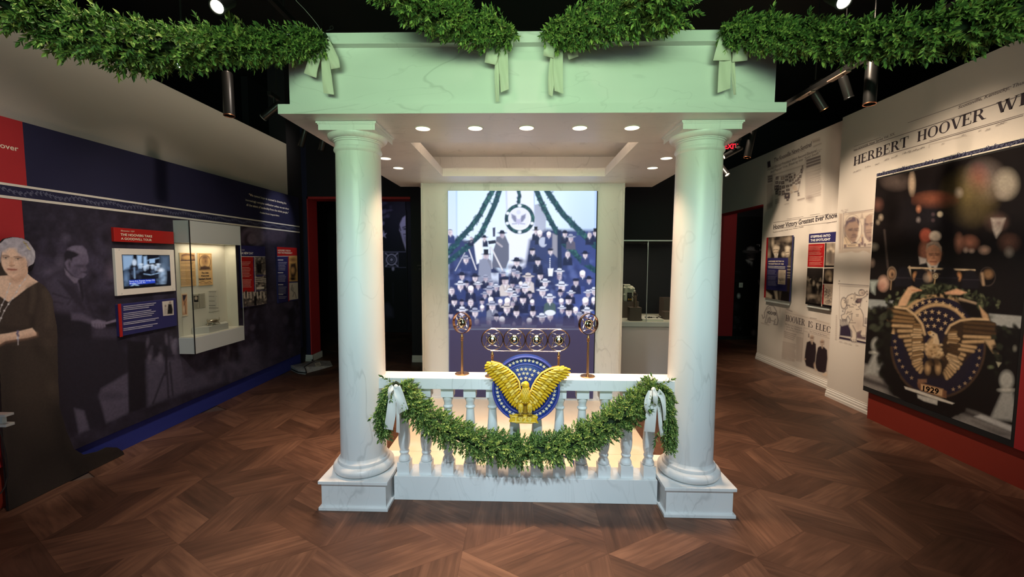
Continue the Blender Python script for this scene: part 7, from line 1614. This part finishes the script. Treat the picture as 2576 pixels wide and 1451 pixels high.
    for x, y in ((695, 575), (700, 632), (712, 690), (735, 750), (765, 806), (802, 858), (848, 908), (1466, 658), (1466, 726), (1448, 792), (1418, 854), (1384, 910), (1336, 958), (1284, 990), (1228, 1012)): st(x, y, 17, (190, 160, 124))
    # leaves over the top
    for k in range(230):
        x = R.uniform(600, 1660); c.ell(x, 120+abs(x-1090)**2*.00042+R.uniform(-50, 55), R.uniform(8, 24), R.uniform(6, 13), R.choice([GRN, K, K, K, (70, 78, 56), (110, 116, 88), (34, 36, 28)]), 4, .9, R.uniform(0, 180))
    c.ell(1090, 290, 440, 122, NVY, 6, 0)
    c.poly([(815, 85), (850, 70), (930, 105), (850, 140), (800, 250), (720, 260), (740, 200)], (226, 184, 146), 5); c.line([(850, 110), (935, 110)], 12, (210, 150, 116), 4); c.poly([(1150, 130), (1260, 95), (1350, 130), (1290, 150), (1160, 145)], (230, 180, 144), 5); c.line([(1290, 190), (1430, 230)], 22, (216, 188, 156), 5)
    c.poly([(1240, 180), (1440, 235), (1500, 330), (1480, 400), (1380, 360), (1300, 270)], K, 10); c.poly([(1465, 250), (1540, 330), (1560, 390), (1500, 380)], (206, 168, 130), 5)
    # eagle: wings as rows of feathers
    def fth(a, b, w_, col): c.line([a, b], w_+8, (46, 34, 26), 4); c.line([a, b], w_, col, 5)
    c.poly([(625, 280), (700, 255), (800, 270), (880, 330), (950, 430), (970, 500), (960, 600), (930, 860), (850, 730), (760, 560), (660, 440), (610, 360)], (70, 52, 38), 8)
    for i, (x0, y0, x1, y1) in enumerate(((850, 330, 640, 290), (860, 370, 630, 340), (870, 400, 640, 380), (880, 440, 680, 430), (890, 480, 730, 480), (900, 520, 740, 530), (905, 560, 790, 570), (910, 600, 800, 610), (915, 630, 820, 650), (920, 665, 835, 690), (925, 700, 850, 725), (930, 735, 865, 760), (935, 770, 880, 800), (940, 800, 900, 830), (945, 820, 925, 855))): fth((x0, y0), (x1, y1), 27, GD if i > 2 else GD2)
    for i in range(16): fth((950-R.uniform(0, 30), 430+i*22), (880-R.uniform(0, 30), 420+i*24), 24, R.choice([GD, (226, 194, 150), GD2]))
    c.line([(700, 262), (800, 275), (880, 335), (945, 420), (968, 510)], 20, (226, 194, 150), 5)
    c.poly([(1160, 500), (1210, 420), (1320, 370), (1500, 370), (1620, 420), (1640, 480), (1560, 550), (1440, 630), (1330, 760), (1180, 920), (1130, 850), (1110, 640)], (64, 48, 36), 8)
    for i, (x0, y0, x1, y1) in enumerate(((1330, 400, 1600, 420), (1330, 440, 1620, 465), (1330, 480, 1610, 510), (1330, 530, 1560, 540), (1320, 580, 1500, 575), (1280, 610, 1430, 630), (1260, 640, 1410, 665), (1240, 670, 1330, 700), (1230, 700, 1310, 735), (1215, 735, 1295, 780), (1200, 765, 1270, 820), (1185, 795, 1240, 850), (1170, 820, 1215, 875), (1155, 840, 1195, 895), (1145, 860, 1170, 912))): fth((x0, y0), (x1, y1), 27, GD3 if i < 3 else GD)
    for i in range(18): fth((1170+R.uniform(0, 40), 480+i*18), (1240+R.uniform(0, 40), 470+i*21), 24, R.choice([GD, (226, 194, 150), GD2, GD3]))
    c.line([(1160, 500), (1200, 430), (1290, 385), (1400, 370), (1540, 375)], 18, (226, 194, 150), 5)
    c.poly([(960, 640), (1010, 560), (1060, 520), (1110, 640), (1140, 700), (1100, 740), (1000, 720)], (210, 178, 134), 8)
    c.poly([(995, 490), (1030, 480), (1080, 510), (1098, 570), (1100, 620), (1040, 600), (1050, 540), (1010, 520), (1000, 505)], (230, 204, 166), 4); c.poly([(995, 488), (1020, 480), (1030, 500), (1010, 512), (998, 510)], (190, 150, 90), 3); c.ell(1046, 514, 6, 5, (40, 28, 22), 3)
    for k in range(40): c.ell(R.uniform(975, 1130), R.uniform(600, 720), 13, 10, R.choice([(232, 204, 160), GD, GD2]), 4, .9, R.uniform(-40, 40))
    c.poly([(970, 730), (1150, 730), (1140, 900), (960, 900)], (44, 33, 26), 16)
    for x in (995, 1090): c.ell(x, 820, 24, 46, (196, 160, 116), 8)
    for k in range(8): c.ell(R.uniform(985, 1140), R.uniform(730, 790), 20, 12, GD3, 6, .8, R.uniform(0, 90))
    # banner
    c.poly([(905, 920), (985, 920), (985, 950), (905, 960)], (150, 110, 84), 4); c.poly([(925, 955), (1135, 1010), (1160, 1085), (1120, 1082), (930, 1020)], (214, 172, 130), 4); c.line([(925, 955), (1135, 1012), (1130, 1080), (930, 1020), (925, 955)], 6, (130, 92, 64), 3); c.poly([(900, 950), (928, 960), (930, 1020), (905, 990)], (130, 90, 66), 4); c.poly([(1135, 1015), (1168, 1030), (1165, 1095), (1130, 1080)], (130, 90, 66), 4)
    c.poly([(780, 985), (900, 1020), (1090, 1085), (1240, 1140), (1220, 1150), (1050, 1100), (880, 1040), (790, 1010)], (226, 220, 208), 3); c.poly([(900, 1060), (1085, 1110), (1080, 1155), (960, 1120), (905, 1090)], (206, 204, 196), 4)
    for k in range(160):
        a = R.uniform(.25, 2.9); c.ell(1110+R.uniform(.98, 1.2)*430*math.cos(a), 720+R.uniform(.95, 1.12)*490*math.sin(a), R.uniform(16, 40), R.uniform(12, 28), K, 6, 1, R.uniform(0, 180))
    c.poly([(1510, 560), (1600, 560), (1640, 690), (1590, 680)], (206, 176, 136), 6); c.poly([(1620, 760), (1668, 770), (1640, 810)], (190, 186, 160), 4); c.ell(1570, 810, 22, 14, LFG, 6); c.poly([(1580, 980), (1640, 1050), (1600, 1150), (1575, 1140)], K, 8)
    for k in range(50): c.ell(R.uniform(440, 660), R.uniform(270, 480), R.uniform(14, 36), R.uniform(10, 24), R.choice([K, K, (34, 36, 28), (70, 74, 60)]), 6, .9, R.uniform(0, 180))
    for k in range(60): c.ell(R.uniform(1580, 1880), R.uniform(440, 760), R.uniform(14, 40), R.uniform(12, 30), R.choice([K, K, (30, 30, 26), (56, 60, 46)]), 6, .9, R.uniform(0, 180))
    c.ell(1790, 640, 18, 26, (140, 140, 130), 6, .8)
    c.grain(5, .10, 2)
print_sheet('mural_print', RIGHT, PX, [(2206, 447), (2576, 373), (2576, 1100), (2170, 981)], paint_poster, (22, 17, 18), 1.15, MT['print_gloss'], PM)
text_part([('1929', (2060+950/3.628, 700+1025/3.628), (2060+1095/3.628, 700+1058/3.628), (2060+950/3.628, 700+975/3.628), dict(slope=True, bold=.03))], RIGHT, PX, mat('dim_gold_numerals', S(150, 112, 76), .6), PM, name='numerals')
tr1 = struct('trim_1', MB().box(PX, RW, 1.0, ymin, 0.28, 2.421), MT['red'])
part('border_band', MB().box(PX-.001, RW, 1.0, 4.32, 2.430, 2.462), MT['navy'], tr1)
for z0, z1 in ((2.421, 2.431), (2.461, 2.470)): part('stripe', MB().box(PX-.003, RW, 1.0, 4.32, z0, z1), MT['cream'], tr1)
vine(1.3, 4.30, PX-.0022, 2.446, -1, tr1)
struct('baseboard_kick', MB().box(PX+.03, RW, 1.0, 4.285, 0, 0.28), MT['kick_red'])

# ================================================================== REAR: GLASS CASE AND DARK ROOMS
gx0, gx1, gy0, gy1 = 1.22, 2.30, 5.40, 6.25
gc = thing('floor_display_case', 'glass topped display case on a lavender grey cabinet behind the pavilion', 'display case', (1.76, 5.8, 0))
part('cabinet', MB().box(gx0+.01, gx1-.01, gy0+.012, gy1, 0, 0.735), MT['case_lav'], gc)
part('deck', MB().box(gx0, gx1, gy0, gy1, 0.742, 0.800), MT['case_grey'], gc, bevel=.002)
part('deck_lining', MB().box(gx0+.02, gx1-.02, gy0+.02, gy1-.02, 0.800, 0.806), MT['case_in'], gc)
part('front_glass', MB().box(gx0+.01, 1.592, gy0+.006, gy0+.012, 0.806, 1.835), MT['glass'], gc)
part('front_glass', MB().box(1.598, gx1-.01, gy0+.006, gy0+.012, 0.806, 1.835), MT['glass'], gc)
part('side_glass', MB().box(gx0+.006, gx0+.012, gy0+.012, gy1-.01, 0.806, 1.835), MT['glass'], gc)
part('joint', MB().box(1.591, 1.599, gy0+.004, gy0+.014, 0.806, 1.835), MT['steel_edge'], gc)
part('joint', MB().box(gx0+.006, gx0+.016, gy0+.004, gy0+.014, 0.806, 1.835), MT['steel_edge'], gc)
part('top_rail', MB().box(gx0, gx1, gy0, gy0+.02, 1.835, 1.852), MT['steel_edge'], gc)
part('top_panel', MB().box(gx0+.01, gx1-.01, gy0+.02, gy1-.01, 1.838, 1.85), MT['black'], gc)
lamp_area('floor_case_light', (1.55, 5.75, 1.82), (1.55, 5.75, 0.8), 0.5, 4.2, (1.0, 0.84, 0.62))
qg = zz(1540, 560, 5.183)
def gpt(x, y, yy): return at_depth(*qg(x, y), yy)
def block(name, label, cat, x0, x1, yb, yt, yy, dep, m_, **kw):
    a = gpt(x0, yb, yy); b = gpt(x1, yt, yy); o = part(name, MB().box(a[0], b[0], yy, yy+dep, .806, b[2]), m_, None, origin=((a[0]+b[0])/2, yy+dep/2, .806), **kw); return tag(o, label, cat)
block('riser_block', 'dark brown cube riser carrying the figurine in the rear glass case', 'stand', 228, 386, 1230, 1108, 5.47, .12, MT['brown_block'])
block('display_box', 'tall dark brown box under the cream model in the rear glass case', 'box', 130, 350, 1200, 1030, 5.75, .16, MT['brown_block'])
cm = thing('cream_model', 'cream rounded model with a dark front sign, left inside the rear glass case', 'model', tuple(gpt(220, 1028, 5.80)))
a = gpt(150, 1030, 5.80); b = gpt(285, 825, 5.80); mb = MB(); mb.box(a[0], b[0], 5.80, 5.90, gpt(150, 1034, 5.75)[2], b[2]); part('body', mb, MT['case_in'], cm, bevel=.02)
a = gpt(155, 826, 5.80); b = gpt(240, 806, 5.80); mb = MB(); mb.box(a[0], b[0], 5.80, 5.88, a[2]-.005, b[2]); part('cap', mb, MT['case_in'], cm, bevel=.004)
mb = MB(); [mb.ball(gpt(x, y, 5.79), .018, 10, 8) for x, y in ((218, 850), (245, 865), (280, 860), (288, 890), (160, 850), (158, 940))]; part('knob', mb, MT['case_in'], cm, True)
a = gpt(196, 1030, 5.765); b = gpt(258, 912, 5.765); sg = part('sign', MB().box(a[0], b[0], 5.765, 5.775, a[2]+.002, b[2]), MT['black'], cm)
text_part([('HOOVER', qg(203, 940), qg(250, 940), qg(203, 924), {}), ('1928', qg(210, 960), qg(246, 960), qg(210, 946), {})], BACK, 5.764, MT['letter_grey'], cm)
mb = MB(); [mb.ball(gpt(x, 1000, 5.765), .012, 10, 6, (1, .3, 1.2)) for x in (215, 242)]; part('portrait', mb, MT['eagle_dark'], cm, True)
fg = thing('figurine', 'slim dark figurine standing on the brown cube in the rear glass case', 'figurine', tuple(gpt(300, 1106, 5.52)))
def gl(x, y, dy=0): return gpt(x, y, 5.52+dy)
FM = mat('figurine_bronze', (.13, .075, .05), .45)
mb = MB(); mb.tube([gl(300, 1104), gl(302, 1060), gl(300, 1010), gl(298, 980), gl(296, 955), gl(295, 940)], [.026, .022, .020, .024, .014, .008], 12); part('body', mb, FM, fg, True)
mb = MB(); mb.ball(gl(296, 918), .018, 12, 8); part('head', mb, FM, fg, True)
for s_, P in ((1, ((308, 968), (325, 950), (322, 925))), (-1, ((288, 968), (272, 975), (262, 955)))): mb = MB(); mb.tube([gl(*p) for p in P], [.009, .007, .005], 8); part('arm', mb, FM, fg, True)
mb = MB(); mb.lathe(gl(300, 1108), [(.035, 0), (.032, .008), (0.001, .010)], 16); part('base', mb, FM, fg, True)
tr = thing('white_tray', 'low white tray holding small black pieces in the rear glass case', 'tray', tuple(gpt(520, 1225, 5.55)))
A = [gpt(385, 1200, 5.50), gpt(450, 1225, 5.46), gpt(668, 1222, 5.46)]; mb = MB(); mb.box(A[0][0]+.0, A[2][0], 5.46, 5.85, .806, .832); part('board', mb, MT['white_panel'], tr)
R = random.Random(8); mb = MB()
for k in range(9): x = A[0][0]+.08+k*.028; mb.box(x, x+R.uniform(.008, .018), 5.60+R.uniform(-.05, .05), 5.63+R.uniform(-.03, .06), .832, .840)
part('piece', mb, MT['black'], tr)
block('wooden_box', 'brown slatted wooden box at the right inside the rear glass case', 'box', 672, 800, 1140, 985, 5.85, .2, MT['brown_block'])
block('wooden_plinth', 'low brown wooden plinth in front of the slatted box in the rear glass case', 'stand', 682, 800, 1225, 1165, 5.62, .14, MT['brown_block'])

# far left room: dim purple-lit mural
fm = thing('face_mural', 'dim mural panel with a pale face and microphone drawing, seen through the left doorway', 'mural', (-2.8, 9.0, 0.3))
part('board', MB().box(-3.5, -2.47, 8.97, 8.985, 0.3, 2.62), MT['black'], fm)
def paint_face(c):
    c.T(940, 480, 3.023); V = (196, 186, 226); G = (128, 124, 160); R = random.Random(3)
    c.ell(170, 260, 150, 200, (34, 34, 60), 120, .6)
    c.poly([(196, 300), (200, 250), (220, 205), (246, 186), (252, 186), (252, 470), (235, 420), (222, 380), (206, 320)], V, 4); c.line([(222, 278), (246, 270)], 8, (60, 54, 84), 3); c.ell(238, 290, 14, 7, (60, 54, 84), 3); c.line([(228, 330), (246, 330)], 7, (70, 62, 94), 3); c.poly([(226, 340), (246, 350), (246, 400), (234, 380)], (150, 140, 186), 6); c.line([(197, 270), (206, 300)], 8, (50, 46, 74), 3)
    c.poly([(75, 300), (82, 325), (98, 322), (86, 340), (94, 358), (76, 346), (60, 360), (62, 338), (50, 325), (68, 322)], V, 3); c.ell(68, 246, 12, 14, G, 5)
    for k in range(30): c.ell(R.uniform(60, 130), R.uniform(85, 200), R.uniform(5, 14), R.uniform(5, 14), R.choice([(60, 58, 84), (96, 92, 122), (28, 26, 40)]), 5, .7)
    c.line([(60, 462), (246, 464)], 4, G, 2); c.line([(72, 462), (74, 690)], 6, G, 3)
    c.ring(136, 523, 38, 40, 8, V, 3); c.ring(136, 523, 22, 22, 6, G, 3); c.ell(136, 523, 10, 10, V, 3); c.line([(86, 470), (90, 578), (186, 578), (186, 470), (86, 470)], 4, G, 2, .8)
    for a in ((90, 474, 112, 495), (182, 474, 160, 495), (92, 574, 112, 552), (184, 574, 160, 552)): c.line([a[:2], a[2:]], 6, V, 3)
    c.line([(186, 582), (250, 582)], 4, G, 2, .6); c.ell(148, 592, 8, 12, V, 4)
    c.line([(145, 700), (150, 850)], 5, (40, 38, 56), 6, .6); c.poly([(76, 860), (110, 850), (145, 900), (150, 960), (100, 960), (80, 940)], (66, 60, 84), 10, .8); c.ell(90, 1010, 20, 50, (46, 42, 60), 14, .7)
print_sheet('mural_print', BACK, 8.969, [(885, 505), (1022, 505), (1022, 880), (885, 880)], paint_face, (14, 13, 20), 1.0, MT['print'], fm)

# far right room: dark mural with a hatted man
mm = thing('hatted_man_mural', 'very dark mural of a man in a hat beyond the red doorway at right', 'mural', (4.6, 8.6, 0.08))
part('board', MB().box(4.236, 5.6, 8.56, 8.578, 0.075, 3.0), MT['black'], mm)
def paint_man(c):
    c.T(1540, 560, 3.629); K = (12, 10, 12); R = random.Random(1)
    c.ell(1268, 262, 58, 14, (110, 100, 104), 5); c.poly([(1228, 258), (1235, 230), (1262, 218), (1295, 226), (1305, 260)], (150, 140, 142), 5); c.line([(1225, 258), (1308, 264)], 9, (40, 34, 38), 3)
    c.ell(1266, 310, 34, 42, (70, 60, 62), 8); c.ell(1268, 334, 18, 7, (180, 168, 166), 3); c.ell(1250, 300, 10, 4, K, 3)
    c.poly([(1220, 340), (1246, 380), (1280, 410), (1280, 360), (1240, 340)], (196, 190, 192), 4); c.line([(1256, 372), (1252, 405)], 9, (30, 26, 30), 3)
    c.poly([(1205, 345), (1330, 400), (1345, 700), (1310, 960), (1190, 960), (1170, 560)], K, 10, .9)
    for k in range(40): c.ell(R.uniform(1080, 1180), R.uniform(860, 970), R.uniform(4, 12), R.uniform(4, 10), R.choice([(60, 54, 60), (30, 26, 30)]), 5, .7)
    c.poly([(1108, 740), (1140, 730), (1160, 770), (1140, 800), (1110, 790)], (50, 44, 48), 10, .8); c.ell(1155, 668, 12, 18, (206, 200, 200), 5); c.line([(1115, 445), (1165, 450)], 20, (46, 42, 46), 6, .7); c.line([(1095, 520), (1165, 530)], 18, (36, 32, 36), 6, .7)
    c.ell(1292, 1005, 20, 26, (120, 112, 114), 6); c.poly([(1318, 720), (1335, 700), (1332, 930), (1306, 900)], (80, 74, 78), 8); c.line([(1338, 530), (1345, 560)], 10, (150, 140, 140), 5, .8)
print_sheet('mural_print', BACK, 8.559, [(1844, 545), (1960, 545), (1960, 850), (1844, 850)], paint_man, (12, 10, 12), 1.0, MT['print'], mm)
text_part([('\u201cI stand', zz(1540, 560, 3.629)(1318, 218), zz(1540, 560, 3.629)(1470, 222), zz(1540, 560, 3.629)(1318, 196), {}), ('in the', zz(1540, 560, 3.629)(1346, 256), zz(1540, 560, 3.629)(1440, 260), zz(1540, 560, 3.629)(1346, 234), {})], BACK, 8.555, MT['letter_white'], mm)
a = at_depth(1859, 723, 8.55); b = at_depth(1869, 711, 8.55)
op = thing('wall_plate', 'small white wall plate on the dark mural with the hatted man', 'switch', ((a[0]+b[0])/2, 8.55, a[2])); part('plate', MB().box(a[0], b[0], 8.548, 8.558, a[2], b[2]), MT['white_panel'], op, bevel=.002); part('socket', MB().box(a[0]+.025, b[0]-.025, 8.545, 8.548, a[2]+.03, b[2]-.03), MT['case_grey'], op)

# ================================================================== CEILING FITTINGS
def fixture(label, px, depth, direction, length, r, lens=None, rim=None, group=None, stem=True, nm='track_spotlight'):
    """px: mouth of the can in the photograph; direction: where it points"""
    p = at_depth(px[0], px[1], depth); d = np.array(direction, float); d /= np.linalg.norm(d)
    t = thing(nm, label, 'spotlight', tuple(p), group)
    mb = MB(); mb.lathe(p-d*length, [(r*.9, 0), (r, .01), (r, length-.012), (r*1.02, length-.012), (r*1.02, length), (r*.88, length), (r*.88, length-.02)], 24, d, True); part('can', mb, MT['black_metal'], t, True)
    mb = MB(); mb.torus(p, r*.97, .004, d, 24, 6); part('rim', mb, rim or MT['black_metal'], t, True)
    mb = MB(); mb.lathe(p-d*.014, [(0.0, 0), (r*.86, 0)], 24, d, False); part('lens', mb, lens or MT['black'], t)
    if stem:
        q = p-d*length*.72; mb = MB(); mb.tube([q, np.array([q[0], q[1], q[2]+.10])], .010, 8); part('yoke', mb, MT['black_metal'], t, True)
        mb = MB(); mb.box(q[0]-.018, q[0]+.018, q[1]-.08, q[1]+.08, q[2]+.10, q[2]+.135); part('adapter', mb, MT['black_metal'], t)
    q = p-d*length*.9; mb = MB(); mb.tube([np.array([q[0], q[1], q[2]+(.13 if stem else 0)]), np.array([q[0], q[1], 4.352])], .006, 6); part('drop_rod', mb, MT['black_metal'], t)
    return t
fixture('tall black cylinder light with copper rim above the left beige wall', (577, 291), 3.6, (.04, -.04, -1), .36, .042, rim=MT['copper'], stem=False, nm='cylinder_light')
fixture('tall black cylinder light with copper rim above the right headline wall', (2187, 262), 3.4, (-.05, -.05, -1), .40, .042, rim=MT['copper'], stem=False, nm='cylinder_light')
fixture('small tilted black spotlight left of the canopy corner with a white lit rim', (662, 296), 4.2, (-.8, 0, -.62), .20, .035, rim=MT['steel_edge'])
fixture('dim black spotlight tucked under the canopy edge at left', (757, 368), 5.2, (-.4, .2, -.9), .22, .035)
fixture('dim black spotlight nearest the left column capital', (808, 378), 5.0, (-.35, .2, -.9), .20, .035)
fixture('glaring round spotlight facing the room at top left above the garland', (546, 17), 1.9, (.15, -.75, -.62), .16, .030, lens=MT['lens_glare'])
fixture('glaring round spotlight facing the room at top right above the garland', (2123, 4), 1.9, (-.15, -.75, -.62), .16, .030, lens=MT['lens_glare'])
fixture('bluish lit spotlight peeking out below the left overhead garland', (456, 167), 2.6, (.35, -.55, -.8), .16, .028, lens=MT['lens_cool'])
fixture('short tilted black spotlight right of the canopy on the right track', (2073, 275), 4.0, (.55, 0, -.82), .18, .034, rim=MT['brass'])
fixture('dim black spotlight higher on the right track', (2136, 246), 3.7, (.35, 0, -.93), .18, .034)
fixture('long dark cylinder spotlight hanging right of the right column capital', (1879, 396), 5.0, (-.18, 0, -.98), .34, .038, rim=MT['copper'])
fixture('sideways black spotlight with a bright mouth just right of the right column', (1820, 395), 5.4, (-.88, -.1, -.48), .26, .033, lens=MT['lens'])
fixture('lit black spotlight against the grey far wall right of the right column', (1830, 440), 5.6, (.25, -.6, -.76), .20, .036, lens=MT['lens'])
lt = thing('light_track', 'black lighting track running over the left aisle', 'track', (-2.0, 4.5, 3.9))
part('rail', MB().box(-2.02, -1.98, 1.0, 6.3, 3.62, 3.66), MT['black_metal'], lt)
for y in (1.6, 3.6, 5.6): part('hanger', MB().box(-2.005, -1.995, y, y+.01, 3.66, 4.35), MT['black_metal'], lt)
lt = thing('light_track', 'black lighting track with tan plates running over the right aisle', 'track', (2.35, 4.5, 3.4))
xr_ = on(1, 3.9, 2035, 240)
part('rail', MB().box(xr_[0]-.02, xr_[0]+.02, 2.6, 6.2, xr_[2]+.02, xr_[2]+.06), MT['black_metal'], lt)
TAN = mat('tan_track_plate', (.36, .26, .21), .6)
for y in (3.55, 3.95, 4.35): 
    pl = part('plate', MB().box(xr_[0]-.022, xr_[0]+.022, y-.10, y+.10, xr_[2]+.012, xr_[2]+.02), TAN, lt, label='tan track plate'); mb = MB(); mb.lathe((xr_[0], y-.05, xr_[2]+.0125), [(.008, 0), (.008, -.003), (0, -.003)], 10); part('hole', mb, MT['black'], pl)
for y in (2.7, 6.1): part('hanger', MB().box(xr_[0]-.006, xr_[0]+.006, y, y+.01, xr_[2]+.06, 4.35), MT['black_metal'], lt)
ex = thing('exit_sign', 'glowing red exit sign half hidden by the canopy at right', 'sign', tuple(at_depth(1838, 367, 6.0)))
c = at_depth(1838, 366, 6.0); part('housing', MB().box(c[0]-.16, c[0]+.13, 6.0, 6.05, c[2]-.05, c[2]+.09), MT['black_metal'], ex, bevel=.004); part('hanger', MB().box(c[0]-.01, c[0]+.01, 6.02, 6.03, c[2]+.09, 4.35), MT['black_metal'], ex)
text_part([('EXIT', (1822, 374), (1856, 374), (1822, 361), dict(bold=.03))], BACK, 5.998, MT['exit_red'], ex)
# thin suspension cable at upper left
mb = MB(); mb.tube([at_depth(x, y, 2.44) for x, y in ((735, -30), (745, 2), (765, 22), (785, 45), (800, 64), (809, 80))], .0016, 6)
cb = part('suspension_cable', mb, MT['steel_edge'], None, True, origin=tuple(at_depth(809, 80, 2.44))); tag(cb, 'thin steel cable rising from the upper left corner of the crown', 'cable')
eye = thing('eye_hook', 'small black eye hook on top of the crown at upper left', 'hook', tuple(at_depth(834, 74, 2.50)))
p = at_depth(834, 70, 2.50); mb = MB(); mb.torus(p, .010, .0025, (0, 1, 0), 20, 6); part('eye', mb, MT['black_metal'], eye, True); mb = MB(); mb.tube([p-np.array([0, 0, .01]), p-np.array([0.03, 0, .016])], .003, 6); part('shank', mb, MT['black_metal'], eye, True)
